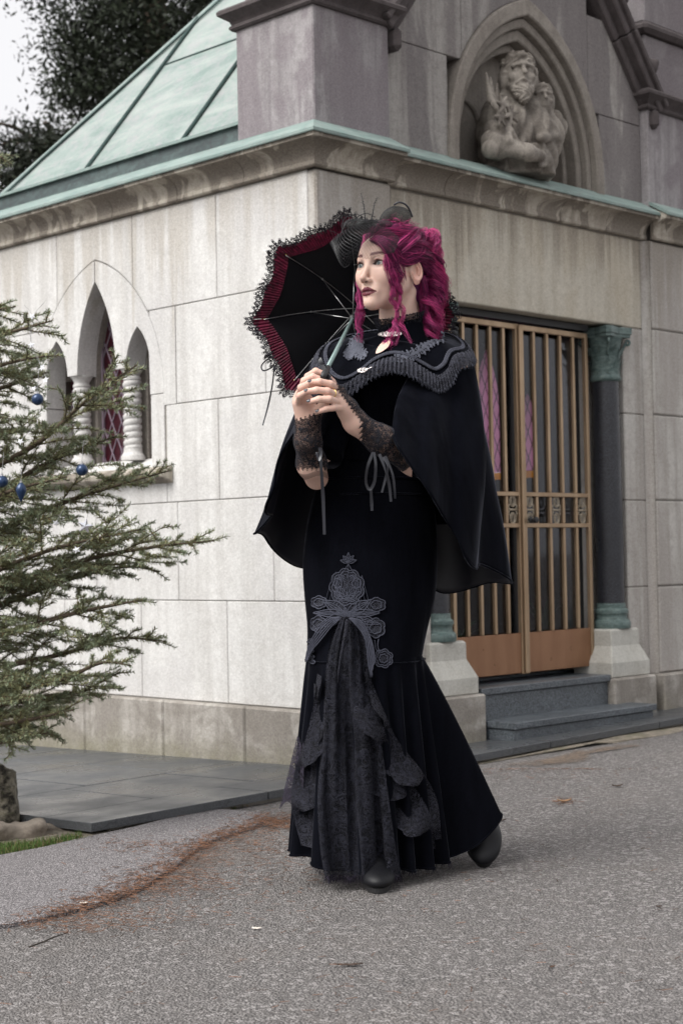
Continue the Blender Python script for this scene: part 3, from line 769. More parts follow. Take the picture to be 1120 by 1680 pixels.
# ---- cornice with copper cover
prof = [(0, 2.434), (.018, 2.434), (.024, 2.44), (.024, 2.452), (.020, 2.458)] + [(.020 + .078 * (1 - math.cos(u)), 2.458 + .072 * math.sin(u) ** .9) for u in np.linspace(.15, math.pi / 2, 8)] + [(.100, 2.545), (0, 2.60)]
def cornice_piece(s0, s1, m0, m1, frame, base, prof_=prof, mat='cornice', name='cornice_stone', gap=.0018):
    """m0/m1: how much the ends run out with the projection (mitre)"""
    mb = MB(); n = len(prof_)
    v = [frame(s0 + gap * (m0 == 0) - o * m0, base - o, z) for o, z in prof_] + [frame(s1 - gap * (m1 == 0) + o * m1, base - o, z) for o, z in prof_]
    mb.add(v, [tuple(range(n))[::-1], tuple(range(n, 2 * n))] + [(i, (i + 1) % n, n + (i + 1) % n, n + i) for i in range(n)])
    return mb.build(name, M[mat], mau, recalc=True, smooth=True, angle=35)
ff = lambda s, b, z: (s, b, z)      # front: along x, base is y
fl = lambda s, b, z: (b, s, z)      # side: along y, base is x
cprof = [(.107, 2.546), (.109, 2.543), (.112, 2.547), (.112, 2.558), (.104, 2.565), (-.005, 2.63), (-.005, 2.612)]
CJ = [0, .36, .80, 1.27, 1.74, 2.2, DY]
for i, (a, b) in enumerate(zip(CJ[:-1], CJ[1:])): cornice_piece(a if i else YP, b, 1 if i == 0 else 0, 1 if i == len(CJ) - 2 else 0, fl, 0)
cornice_piece(0, PL, 1, 0, ff, YP); cornice_piece(PR, WX, 0, 1, ff, YP)
CF = [PL, .82, 1.22, 1.65, 2.02, PR]
for a, b in zip(CF[:-1], CF[1:]): cornice_piece(a, b, 0, 0, ff, 0)
cornice_piece(YP, DY, 1, 1, fl, 0, cprof, 'copper_edge', 'copper_cover'); cornice_piece(0, PL, 1, 0, ff, YP, cprof, 'copper_edge', 'copper_cover', 0)
cornice_piece(PL, PR, 0, 0, ff, 0, cprof, 'copper_edge', 'copper_cover', 0); cornice_piece(PR, WX, 0, 1, ff, YP, cprof, 'copper_edge', 'copper_cover', 0)
mb = MB(); mb.box(.004, WX - .004, .004, DY, 2.43, 2.60); mb.build('cornice_core', M['mortar'], mau)
# copper top sheet on the ledge
mb = MB(); mb.box(-.004, .5, .2, DY, 2.612, 2.628); mb.build('copper_flashing', M['copper_edge'], mau)
# ---- corner piers above the cornice
def pier(x0, x1, tag_):
    p_ = empty('corner_pier', (0, 0, 0), 0, mau)
    mb = MB(); mb.box(x0, x1, YP, .425, 2.585, 3.105, .006); mb.build('pier_block', M['pier'], p_)
    mb = MB()
    cp = [(0, 3.10), (.012, 3.10), (.02, 3.108), (.02, 3.118), (.012, 3.125), (.018, 3.14), (.045, 3.158), (.056, 3.166), (.058, 3.18), (.05, 3.19), (.0, 3.215)]
    R_ = [[(x0 - o, YP - o, z), (x1 + o, YP - o, z), (x1 + o, .425 + o, z), (x0 - o, .425 + o, z)] for o, z in cp]
    V_ = [p for r_ in R_ for p in r_]; n_ = len(cp)
    mb.add(V_, [(3, 2, 1, 0)] + [(4 * i + j, 4 * i + (j + 1) % 4, 4 * i + 4 + (j + 1) % 4, 4 * i + 4 + j) for i in range(n_ - 1) for j in range(4)] + [tuple(4 * n_ - 4 + j for j in range(4))])
    mb.build('pier_cap', M['coping'], p_, smooth=True, angle=35)
    mb = MB(); mb.box(x0 + .03, x1 - .03, YP + .03, .40, 3.212, 3.50, .006); mb.build('pier_block', M['pier'], p_)
    mb = MB(); mb.box(x0 - .01, x1 + .01, YP - .01, .44, 3.502, 3.56, .02); mb.build('pier_cap', M['coping'], p_)
    mb = MB(); mb.box(x0 + .02, x1 - .02, YP + .02, .41, 3.56, 3.95, .01); mb.build('pier_block', M['pier'], p_)
pier(0.004, PL, 0); pier(PR, WX - .004, 1)
# ---- gable with niche
gab = empty('gable', (0, 0, 0), 0, mau)
RK = 1.26
def rake(x): return 3.12 + RK * (min(x, 2 * CFX - x) - .49)
NA, NSP, NRI = .575, 2.70, .76
def gable_poly(x0, x1, z0, z1):
    """part of the gable face in the box, under the rake and outside the niche"""
    x0 += G2; x1 -= G2; z0 += G2; z1 -= G2
    xs_ = np.linspace(x0, x1, 50); lo, up = [], []
    for x in xs_:
        u_ = min(z1, rake(x)); l_ = z0
        h = wedge_arch(x - CFX, NA, NSP, NRI)
        if h is not None: l_ = max(l_, h)
        lo.append(l_); up.append(u_)
    runs, cur = [], []
    for i in range(50):
        if up[i] - lo[i] > .004: cur.append(i)
        elif cur: runs.append(cur); cur = []
    if cur: runs.append(cur)
    return [[(xs_[i], lo[i]) for i in r_] + [(xs_[i], up[i]) for i in r_[::-1]] for r_ in runs if len(r_) > 2]
for x0, x1, z0, z1 in ((PL, .88, 2.6, 3.08), (2.01, PR, 2.6, 3.02), (PL, .98, 3.08, 3.62), (1.93, PR, 3.02, 3.50), (.98, CFX, 3.08, 3.75), (CFX, 1.93, 3.02, 3.75), (.6, CFX, 3.75, 4.5), (CFX, 2.3, 3.75, 4.5), (.98, CFX, 3.62, 3.75)):
    if (x0, z0) == (.98, 3.62): continue
    for pl in gable_poly(x0, x1, z0, z1): block('gable_stone', pl, 0.0, .22, fr_front, M['gable'], gab, .003)
# niche: stepped archivolts going in
def arch_ring(ao, ai, y0, y1, name, mat, ro=None, ri=None, smooth_=False):
    zb = 2.585
    Po = [(CFX - ao, zb)] + arch_pts(CFX, ao, NSP, NRI * ao / NA, 18) + [(CFX + ao, zb)]
    Pi = [(CFX - ai, zb)] + arch_pts(CFX, ai, NSP, NRI * ai / NA, 18) + [(CFX + ai, zb)]
    n_ = len(Po); mb = MB()
    V_ = [(x, y, z) for y in (y0, y1) for rg_ in (Po, Pi) for x, z in rg_]; F_ = []
    for i in range(n_ - 1): F_ += [(i, i + 1, n_ + i + 1, n_ + i), (2 * n_ + i, 3 * n_ + i, 3 * n_ + i + 1, 2 * n_ + i + 1), (n_ + i, n_ + i + 1, 3 * n_ + i + 1, 3 * n_ + i), (i, 2 * n_ + i, 2 * n_ + i + 1, i + 1)]
    F_ += [(0, n_, 3 * n_, 2 * n_), (n_ - 1, 3 * n_ - 1, 4 * n_ - 1, 2 * n_ - 1)]
    mb.add(V_, F_); o = mb.build(name, mat, gab, recalc=True, smooth=True, angle=40); bevel_obj(o, .008); o.modifiers[-1].segments = 2
arch_ring(NA, .515, -.022, .2, 'arch_moulding', M['niche']); arch_ring(.514, .478, .012, .2, 'arch_moulding', M['niche'])
arch_ring(.477, .435, .045, .25, 'arch_moulding', M['niche']); arch_ring(.434, .405, .10, .25, 'arch_moulding', M['niche'])
mb = MB(); mb.prism([(CFX - .42, 2.585)] + arch_pts(CFX, .42, NSP, NRI * .42 / NA, 18) + [(CFX + .42, 2.585)], .20, .26, fr_front); mb.build('niche_back', M['niche'], gab, recalc=True)
# little blind lobes carved on the niche back
for s_ in (-1, 1):
    mb = MB(); pts = [(CFX + s_ * (.25 + .13 * math.cos(u)), .195, 2.86 + .13 * math.sin(u)) for u in np.linspace(0, math.pi, 14)]
    mb.tube([(pts[0][0], .195, 2.60)] + pts + [(pts[-1][0], .195, 2.60)], .014, 6); mb.build('niche_lobe', M['niche'], gab, smooth=True)
# raking copings with crockets
for s_ in (-1, 1):
    X = lambda d: CFX + s_ * (CFX - .49 - d) if s_ > 0 else .49 + d
    xs_ = [.40 - .49 + .49, 1.45]
    def rk(d): return X(d), 3.12 + RK * d
    n_v = np.array([-RK, 1.0]) / math.hypot(RK, 1); 
    for k, (d0, d1) in enumerate(((-.03, .24), (.243, .55), (.553, .955))):
        (xa, za), (xb, zb) = rk(d0), rk(d1); mb = MB()
        for o0, o1, yf in ((-.035, .012, -.03), (.012, .055, -.075), (.055, .085, -.095)):
            nx = -n_v[0] * s_ * -1 if False else (n_v[0] if s_ < 0 else -n_v[0])
            mb.prism([(xa + nx * o0, za + n_v[1] * o0), (xb + nx * o0, zb + n_v[1] * o0), (xb + nx * o1, zb + n_v[1] * o1), (xa + nx * o1, za + n_v[1] * o1)], yf, .24, fr_front)
        bevel_obj(mb.build('coping_stone', M['coping'], gab, recalc=True), .006)
    for k, d in enumerate((.10, .34, .58)):
        x, z = rk(d); nx = n_v[0] if s_ < 0 else -n_v[0]; cx_, cz_ = x + nx * .12, z + n_v[1] * .12
        def f_(p):
            a = sd_ell(p, (cx_, -.045, cz_), (.042, .045, .045)); a = smin(a, sd_cap(p, (x + nx * .06, -.03, z + n_v[1] * .06 - .03), (cx_, -.04, cz_), .028, .022), .02)
            a = smin(a, sd_ell(p, (cx_ + nx * .01, -.075, cz_ + .02), (.022, .02, .018)), .01); return a
        V_, F_ = surface_nets(f_, (cx_ - .12, -.12, cz_ - .14), (cx_ + .12, .04, cz_ + .09), .008); mb = MB(); mb.add(V_, F_); mb.build('crocket', M['coping'], gab, smooth=True, recalc=True)
    # kneeler scroll at the foot
    x, z = rk(-.03); mb = MB(); mb.box(min(x, x - s_ * .05), max(x, x - s_ * .05), -.085, .1, z - .08, z + .02, .02); mb.build('kneeler', M['coping'], gab)
# ---- copper roof (hipped), standing seams and sheets
xe, ye0, ye1, ze, sl = .105, .20, 2.415, 2.722, 1.245
roof = empty('roof', (0, 0, 0), 0, mau)
ridge_x = CFX
def rp(x, y, o=0): return (x - .78 * o, y, ze + sl * (x - xe) + .62 * o)
top_s = ridge_x - xe
# side slope sheets split at the seams
seam_y = [.93, 1.665]
edges = [ye0] + seam_y
def hip_limit(y): return xe + max(0.0, (ye1 - y))
cuts = [ye0, .93, 1.665, ye1]
for i, (a, b) in enumerate(zip(cuts[:-1], cuts[1:])):
    m0 = xe; lev = [xe, .62, ridge_x] if i == 1 else [xe, ridge_x]
    for x0, x1 in zip(lev[:-1], lev[1:]):
        pts = []
        A_ = [(x0, a), (min(x1, hip_limit(a)), a)]
        ptsy = np.linspace(a, b, 12)
        loop = [rp(x0 + .0015, y) for y in ptsy if hip_limit(y) > x0 + .001] + [rp(min(x1, max(hip_limit(y), x0 + .001)), y) for y in ptsy[::-1] if hip_limit(y) > x0 + .001]
        mb = MB(); n_ = len(loop); th = .008
        mb.add(loop + [(x + .006, y, z - .006) for x, y, z in loop], [tuple(range(n_)), tuple(range(2 * n_ - 1, n_ - 1, -1))] + [(k, n_ + k, n_ + (k + 1) % n_, (k + 1) % n_) for k in range(n_)])
        o = mb.build('copper_sheet', M['copper'], roof, recalc=True)
# other slopes
mb = MB(); mb.add([rp(xe, ye1), (WX - xe, ye1, ze), (WX - xe - top_s, ye1 - top_s, ze + sl * top_s), rp(xe + top_s, ye1 - top_s)], [(0, 1, 2, 3)]); mb.add([(WX - xe, ye0, ze), (WX - xe, ye1, ze), (WX - xe - top_s, ye1 - top_s, ze + sl * top_s), (WX - xe - top_s, ye0, ze + sl * top_s)], [(0, 1, 2, 3)])
mb.build('rear_slope', M['copper'], roof)
for y in seam_y:
    mb = MB(); e = min(ridge_x, hip_limit(y)); mb.tube([rp(xe + .01, y, .010), rp(e, y, .010)], .0085, 6); mb.build('standing_seam', M['seam'], roof, smooth=True, angle=50)
mb = MB(); mb.tube([rp(xe, ye1, .004), (xe + top_s, ye1 - top_s, ze + sl * top_s + .004)], .016, 6); mb.build('hip_seam', M['copper_edge'], roof)
mb = MB(); mb.tube([rp(xe + .012, ye1 - .05, .010), rp(xe + .16, ye1 - .175, .010), rp(xe + top_s * .9, ye1 - top_s * .9 - .05, .010)], .007, 5); mb.build('hip_seam', M['seam'], roof)
mb = MB(); mb.tube([rp(.62, .94, .003), rp(.62, 1.655, .003)], .0045, 5); mb.build('cross_seam', M['seam'], roof)
mb = MB(); mb.prism([(.072, 2.60), (.085, 2.60), (.100, 2.735), (.086, 2.737)], .428, DY - .2, lambda a, b, c: (a, c, b)); mb.build('gutter_upstand', M['copper_dark'], roof, recalc=True)
mb = MB(); mb.prism([(.066, 2.726), (.112, 2.734), (.115, 2.742), (.066, 2.740)], .425, DY - .2, lambda a, b, c: (a, c, b)); mb.build('gutter_lip', M['copper_edge'], roof, recalc=True)
# ---- gate: two leaves
def gate_leaf(x0, x1, meet_right):
    g_ = empty('gate_leaf', (0, 0, 0), 0, mau); y = .082; zb, zt = .292, 1.935
    def bar(a0, a1, b0, b1, name='bar', mat='bronze', dy=.0, th=.011):
        mb = MB(); mb.box(a0, a1, y - th + dy, y + th + dy, b0, b1, .002); return mb.build(name, M[mat], g_)
    bar(x0, x0 + .022, zb, zt, 'stile'); bar(x1 - .022, x1, zb, zt, 'stile')
    bar(x0 + .0225, x1 - .0225, zt - .026, zt, 'rail', th=.010); bar(x0 + .0225, x1 - .0225, 1.124, 1.144, 'rail', th=.010); bar(x0 + .0225, x1 - .0225, .977, .997, 'rail', th=.010)
    n = 5; xs_ = np.linspace(x0 + .011, x1 - .011, n + 1)
    for x in xs_[1:-1]:
        bar(x - .0085, x + .0085, 1.1445, zt - .0265, th=.0085); bar(x - .0085, x + .0085, .9975, 1.1235, th=.0085); bar(x - .0085, x + .0085, .485, .9765, th=.0085)
    bar(x0 + .0225, x1 - .0225, .297, .484, 'kick_panel', 'bronze_panel', 0, .006)
    mids = [(xs_[i] + xs_[i + 1]) / 2 for i in range(n)]
    for i in (0, 2, 4):
        mb = MB(); xm = mids[i]
        for s_ in (-1, 1):
            zc_ = 1.0605 + s_ * .036
            pts = [(xm + .021 * math.cos(u), y, zc_ + s_ * .004 + .026 * math.sin(u)) for u in np.linspace(0, 2 * math.pi, 18)]
            mb.tube(pts, .0035, 5, caps=False)
            pts = [(xm + .009 * math.cos(u), y, zc_ + s_ * .006 + .022 * math.sin(u)) for u in np.linspace(0, 2 * math.pi, 14)]
            mb.tube(pts, .003, 5, caps=False)
            for q in (-1, 1): mb.tube([(xm + q * .021, y, 1.0605), (xm + q * .030, y, 1.0605 + s_ * .016), (xm + q * .024, y, 1.0605 + s_ * .026)], .0035, 5)
        mb.tube([(xm - .030, y, 1.0605), (xm + .030, y, 1.0605)], .006, 6)
        mb.build('scroll_ornament', M['bronze_grey'], g_, smooth=True)
    return g_
gl = gate_leaf(.93, 1.431, True); gr = gate_leaf(1.437, 1.972, False)
mb = MB(); mb.box(1.421, 1.452, .058, .069, .295, 1.93, .003); mb.build('cover_strip', M['bronze'], gr)
mb = MB(); mb.lathe([(0, 0), (.014, .0), (.016, .008), (.008, .014), (.008, .024), (.016, .03), (.014, .042), (0, .046)], (0, 0, 0), 14); o = mb.build('knob', M['iron'], gr, smooth=True, angle=40); o.location = (1.475, .062, 1.012); o.rotation_euler = (rad(90), 0, 0)
# glazed inner door behind the bars
mb = MB(); mb.box(.925, 1.955, .125, .129, .30, 1.94); mb.build('glass_pane', M['door_glass'], mau)
mb = MB(); mb.box(.925, .965, .118, .14, .29, 1.94); mb.build('door_frame', M['iron'], mau); mb = MB(); mb.box(1.915, 1.955, .118, .14, .29, 1.94); mb.build('door_frame', M['iron'], mau); mb = MB(); mb.box(1.42, 1.46, .118, .14, .29, 1.94); mb.build('door_frame', M['iron'], mau)
# ---- interior shell with the pink lancets in the far wall
mb = MB(); mb.box(.235, 2.86, .24, DY, .20, .272); mb.build('inner_floor', M['granite'], mau)
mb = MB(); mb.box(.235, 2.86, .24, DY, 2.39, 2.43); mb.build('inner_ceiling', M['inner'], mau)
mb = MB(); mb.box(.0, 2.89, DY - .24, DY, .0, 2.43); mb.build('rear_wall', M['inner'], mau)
fw = empty('far_window', (0, 0, 0), 0, mau)
XI = 2.74
lan = [(1.385, .112, 1.70, .39), (1.085, .068, 1.60, .20), (1.685, .068, 1.60, .20)]
cutsY = sorted(set([.24, DY - .24] + [c + s_ * a for c, a, _, _ in lan for s_ in (-1, 1)]))
for y0, y1 in zip(cutsY[:-1], cutsY[1:]):
    hit = [l for l in lan if abs((y0 + y1) / 2 - l[0]) < l[1]]
    mb = MB()
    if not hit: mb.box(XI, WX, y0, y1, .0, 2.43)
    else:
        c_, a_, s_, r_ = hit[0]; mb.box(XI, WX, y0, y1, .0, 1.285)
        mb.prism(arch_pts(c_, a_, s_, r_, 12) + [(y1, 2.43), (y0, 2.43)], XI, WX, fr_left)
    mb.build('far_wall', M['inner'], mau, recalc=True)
for c_, a_, s_, r_ in lan:
    mb = MB(); mb.prism([(c_ - a_, 1.33)] + arch_pts(c_, a_, s_, r_, 12) + [(c_ + a_, 1.33)], XI + .05, XI + .054, fr_left); mb.build('glass_pane', M['pink_glass'], fw, recalc=True)
    mb = MB(); mb.prism([(c_ - a_, 1.285), (c_ - a_, 1.328), (c_ + a_, 1.328), (c_ + a_, 1.285)], XI + .05, XI + .054, fr_left); mb.build('glass_pane', M['amber_glass'], fw, recalc=True)
    mb = MB()
    for k in range(-12, 20):
        for q in (-1, 1):
            pts = [np.array([XI + .044, c_ - a_ + k * .055 + q * u * .30, 1.33 + u * .80]) for u in np.linspace(0, 1, 60)]
            pts = [p for p in pts if (wedge_arch(p[1] - c_, a_, s_, r_) or 0) > p[2]]
            if len(pts) > 2: mb.tube([pts[0], pts[-1]], .0032, 4)
    put(mb.build('lead_lattice', M['lead'], fw), kind='stuff')
# ------------------------------------------------------------------ carved half-figure in the niche
def fpx(px, py, y):
    d = pxray(px, py); t_ = ((BC - _O) @ E2 + y) / (d @ E2); l = to_local(_O + t_ * d); return np.array([l[0], l[1], l[2]])
def statue():
    Hc = fpx(851, 126, -.07); Ch = fpx(887, 166, -.10)
    Rh = rotz(rad(-38)) @ rotx(rad(-8))          # head turned a little towards the road
    Rc = rotz(rad(-36)) @ rotx(rad(-10))
    S = lambda a, b, y: fpx(a, b, y)
    sh_l = S(822, 205, .02); sh_r = S(900, 215, .06); neck = S(850, 180, .01)
    elb = S(815, 240, -.07); hand = S(880, 258, -.16); bot = S(852, 300, .02)
    chest = S(850, 225, .0)
    cb = S(893, 222, -.09); chb = S(884, 262, -.10)
    def head(p, c, R, s, beard, hair):
        q = (p - c) @ R / s                     # local: x right, y = back(+)/front(-), z up
        d = sd_ell(q, (0, .012, .03), (.076, .092, .085))
        d = smin(d, sd_ell(q, (0, -.03, -.035), (.058, .058, .075)), .03)
        d = smin(d, sd_cap(q, (0, -.088, .014), (0, -.118, -.030), .009, .013), .008)
        for s_ in (-1, 1):
            d = smin(d, sd_cap(q, (s_ * .010, -.094, .024), (s_ * .050, -.076, .020), .0105), .008)
            d = smax(d, -sd_ell(q, (s_ * .031, -.100, .002), (.021, .024, .012)), .006)
            d = smin(d, sd_ell(q, (s_ * .031, -.070, .001), (.013, .014, .011)), .004)
            d = smin(d, sd_ell(q, (s_ * .045, -.055, -.028), (.022, .022, .018)), .015)
            d = smin(d, sd_ell(q, (s_ * .075, .01, -.01), (.012, .02, .03)), .008)
        d = smin(d, sd_cap(q, (-.020, -.082, -.066), (.020, -.082, -.066), .006), .006)
        if beard:
            b = sd_ell(q, (0, -.055, -.095), (.045, .04, .05)); b = smin(b, sd_ell(q, (0, -.062, -.13), (.026, .026, .035)), .02)
            for s_ in (-1, 1): b = smin(b, sd_cap(q, (s_ * .06, -.0, -.02), (s_ * .035, -.05, -.09), .02, .02), .02); b = smin(b, sd_cap(q, (0, -.098, -.052), (s_ * .034, -.078, -.068), .008, .006), .006)
            b = b + .0045 * np.sin(q[:, 0] * 190 + 8 * np.sin(q[:, 2] * 60)) * np.clip((-q[:, 2] - .05) * 30, 0, 1)
            d = smin(d, smax(b, -sd_ell(q, (0, -.115, -.068), (.022, .03, .006)), .004), .006)
        if hair:
            h = sd_ell(q, (0, .022, .042), (.088, .098, .090)); h = smax(h, -sd_ell(q, (0, -.10, -.02), (.066, .085, .085)), .012)
            h = h + .011 * np.sin(q[:, 0] * 120 + 3 * np.sin(q[:, 2] * 70)) * np.cos(q[:, 2] * 110 + 40 * q[:, 1])
            h = smin(h, sd_ell(q, (.0, -.070, .078), (.032, .022, .016)), .014)
            for s_ in (-1, 1):
                h = smin(h, sd_ell(q, (s_ * .072, .03, -.01), (.026, .05, .06)), .02)
            d = smin(d, h, .006)
        return d * s
    def f(p):
        d = head(p, Hc, Rh, .95, True, True)
        c2 = head(p, Ch, Rc, .70, False, True)
        d = smin(d, sd_cap(p, Hc - [0, -.02, .05], neck, .06, .07), .02)
        b = sd_ell(p, chest + [0, .02, -.02], (.18, .11, .22)); b = smin(b, sd_cap(p, sh_l + [0, 0, .02], sh_r + [0, 0, .02], .08, .07), .06)
        b = smin(b, sd_cap(p, chest, bot, .17, .15), .06)
        fold = .030 * (.5 - np.abs(np.sin((p[:, 0] - 1.40) * 26 + (p[:, 2] - 2.6) * 9 + .8 * np.sin(p[:, 2] * 12)))) + .006 * np.sin(p[:, 0] * 95 - p[:, 2] * 40)
        b = b + fold
        # sleeve with deep opening
        s_ = sd_cap(p, sh_l, elb + [-.005, .01, .0], .060, .060); s_ = s_ + .020 * (.5 - np.abs(np.sin(p[:, 2] * 20 + p[:, 0] * 34)))
        b = smin(b, s_, .03)
        d = smin(d, b, .02)
        arm = sd_chain(p, [elb + [.03, -.04, -.01], (elb + hand) / 2 + [0, -.06, -.015], hand + [0, -.02, 0]], [.040, .038, .028], .02)
        d = smin(d, arm, .008)
        for k in range(4): d = smin(d, sd_cap(p, hand + [.0, -.015, .012 - .017 * k], hand + [.085, .0, .045 - .022 * k], .013, .010), .006)
        # second hand on the child
        h2 = S(884, 246, -.15)
        for k in range(4): d = smin(d, sd_chain(p, [h2 + [-.07, .03, .02 - .02 * k], h2 + [0, -.02, .012 - .021 * k], h2 + [.05, .0, -.01 - .02 * k]], [.014, .013, .010], .006), .006)
        # robe edges crossing the chest
        d = smin(d, sd_chain(p, [S(836, 184, -.03), S(826, 205, -.09), S(834, 232, -.13), S(850, 256, -.14)], [.026, .026, .022, .018], .012), .008)
        d = smin(d, sd_chain(p, [S(866, 186, -.03), S(862, 208, -.10), S(856, 235, -.13)], [.024, .022, .018], .012), .008)
        # child
        cbod = smin(sd_ell(p, cb, (.085, .07, .10)), sd_cap(p, cb, chb, .075, .08), .04)
        cbod = cbod + .016 * (.5 - np.abs(np.sin(p[:, 0] * 40 + p[:, 2] * 26)))
        c2 = smin(c2, cbod, .02); c2 = smin(c2, sd_cap(p, Ch - [0, 0, .04], cb, .04, .05), .02)
        c2 = smin(c2, sd_chain(p, [S(902, 205, -.10), S(908, 225, -.15), S(886, 226, -.18)], [.034, .03, .022], .012), .01)
        c2 = smin(c2, sd_chain(p, [chb, S(897, 290, -.12), S(880, 302, -.10)], [.05, .038, .03], .02), .02)
        d = smin(d, c2, .010)
        # lily stem and blossoms on his shoulder
        d = smin(d, sd_chain(p, [S(800, 140, -.03), S(810, 172, -.06), S(838, 215, -.13), S(860, 250, -.15)], [.010, .014, .013, .010], .008), .006)
        for (a, b_) in ((822, 172), (836, 188), (818, 192)):
            c0 = S(a, b_, -.12)
            for k in range(6): an = k * 1.05 + a; d = smin(d, sd_cap(p, c0, c0 + np.array([.045 * math.cos(an), -.012, .045 * math.sin(an)]), .012, .006), .005)
        for (a, b_, c_, e_) in ((805, 165, 797, 120), (808, 168, 804, 128), (812, 170, 815, 138)): d = smin(d, sd_cap(p, S(a, b_, -.04), S(c_, e_, -.03), .018, .006), .006)
        return smax(d, 2.605 - p[:, 2], .01)
    lo = np.array([.90, -.34, 2.59]); hi = np.array([1.86, .21, 3.32])
    V_, F_ = surface_nets(f, lo, hi, .0058)
    mb = MB(); mb.add(V_, F_)
    o = mb.build('statue', M['statue'], smooth=True, recalc=True); o.location = BC; o.rotation_euler = (0, 0, BA)
    put(o, 'weathered stone half-figure of a bearded man holding a child in niche', 'statue')
statue()
# ------------------------------------------------------------------ the woman
PX = lambda *a: [pix(*q) for q in a]
per = empty('person', tuple(pix(612, 1440, 4.28) * [1, 1, 0]))
per_o = np.array(per.location)
put(per, 'woman in black velvet gown and cape walking with parasol', 'person')
def pbuild(mb, name, mat, parent=None, **k):
    """build a mesh given in world space as a child of the person"""
    o = mb.build(name, mat, None, **k); o.parent = parent or per
    o.matrix_parent_inverse = Matrix.Translation(-per_o_v) if parent is None else Matrix.Identity(4)
    return o
per_o_v = Vector(per_o)
# ---- materials
def velvet(name, base, sheen=.55, streak=True, sh_tint=(.35, .37, .45), sh_r=.35):
    t = NT(name); p = t.pos()
    n = t.noise(t.pos((14, 14, 3)), 1.4, 4, .6, .5); c = t.mix(t.ramp(n, .3, .72), tuple(x * .55 for x in base), tuple(x * 1.5 for x in base))
    c = t.mix(t.ramp(t.noise(p, 260, 2), .35, .65, 0, .4), c, tuple(x * 1.8 for x in base))
    t.set(base=c, rough=.9, spec=.04, sheen=t.ramp(t.noise(t.pos((7, 7, 2.2)), 1.5, 4, .6, .7), .40, .62, sheen * .05, sheen * 2.2), sheen_r=sh_r, sheen_t=sh_tint)
    t.bump(t.noise(t.pos((60, 60, 18)), 1, 3), .15, .004)
    return t.m
M['velvet'] = velvet('black_velvet', (.0024, .0027, .0046), .29, sh_r=.28)
M['velvet_skirt'] = velvet('black_skirt_velvet', (.0026, .0029, .0048), .28, sh_r=.28)
t = NT('satin_lining'); p = t.pos(); t.set(base=(.016, .016, .022), rough=.42, spec=.45); t.bump(t.noise(p, 30, 3), .05, .004); M['lining'] = t.m
def lace(name, base, scale=130.0, hole=.42, vary=18.0, rough=.8, dens=.0, sheen=.2, motif=26.0):
    t = NT(name); p = t.pos()
    v = t.voro(p, scale, 'DISTANCE_TO_EDGE'); cell = t.ramp(v, .05, .22, 1, 0)             # net threads
    w_ = t.noise(p, motif, 3, .6, 1.2); fl = t.ramp(t.math('ABSOLUTE', t.math('SUBTRACT', w_, .5)), .02, .06, 1, 0)   # cord outlines
    big = t.ramp(t.noise(p, vary, 3, .5, .8), .47, .53)                                     # dense motif areas
    a = t.math('MAXIMUM', t.math('MAXIMUM', cell, fl), t.math('MULTIPLY', big, 1 - hole * .35))
    a = t.math('MAXIMUM', a, dens)
    c = t.mix(t.math('MAXIMUM', fl, t.math('MULTIPLY', big, .5)), tuple(x * .72 for x in base), tuple(x * 1.45 for x in base))
    t.set(base=c, rough=rough, spec=.25, alpha=a, sheen=sheen, sheen_r=.4, sheen_t=(.5, .5, .6))
    t.bump(t.math('ADD', fl, big), .5, .003)
    return t.m
M['lace'] = lace('skirt_lace', (.0062, .0066, .0112), 170, .4, 30, dens=.45, sheen=.06)
M['lace_ruffle'] = lace('ruffle_lace', (.0078, .0081, .0132), 170, .4, 40, dens=.55, motif=34, sheen=.06)
M['glove_lace'] = lace('glove_lace', (.0075, .0075, .0105), 230, .6, 46, sheen=.08, dens=.42)
M['trim_lace'] = lace('trim_lace', (.016, .013, .022), 220, .5, 60, sheen=.05)
M['braid'] = velvet('collar_braid', (.055, .057, .072), .14)
M['lace_collar'] = lace('collar_lace', (.034, .035, .046), 260, .4, 60, dens=.75, motif=60, sheen=.12)
M['applique'] = velvet('applique_cord', (.056, .059, .077), .10)
M['collar_applique'] = velvet('collar_applique_cord', (.082, .086, .106), .14)
M['silver'] = simple('brooch_silver', (.85, .78, .76), .28, 1.0, .1, 200)
M['boot'] = simple('boot_leather', (.004, .0042, .006), .52, 0, .25, 12, .3, .12, 60)
M['ribbon'] = simple('satin_ribbon', (.020, .021, .027), .32)
M['nail'] = simple('dark_nail_polish', (.045, .045, .055), .2)
M['gold'] = simple('ring_gold', (.75, .55, .22), .25, 1.0)
def skin():
    t = NT('skin'); p = t.pos(); c = t.col()
    c = t.mix(t.ramp(t.noise(p, 55, 4), .3, .7, 0, .10), c, (.55, .28, .22))
    c = t.mix(t.ramp(t.noise(p, 260, 3, .7), .52, .70, 0, .10), c, (.42, .20, .15)); t.set(base=c, rough=t.ramp(t.noise(p, 90, 3), .3, .7, .42, .58), spec=.38, sss=.12, sss_r=(1.0, .35, .18), sss_s=.012)
    t.bump(t.noise(p, 520, 3), .10, .0012); return t.m
M['skin'] = skin()
SKIN = np.array([.68, .475, .39])

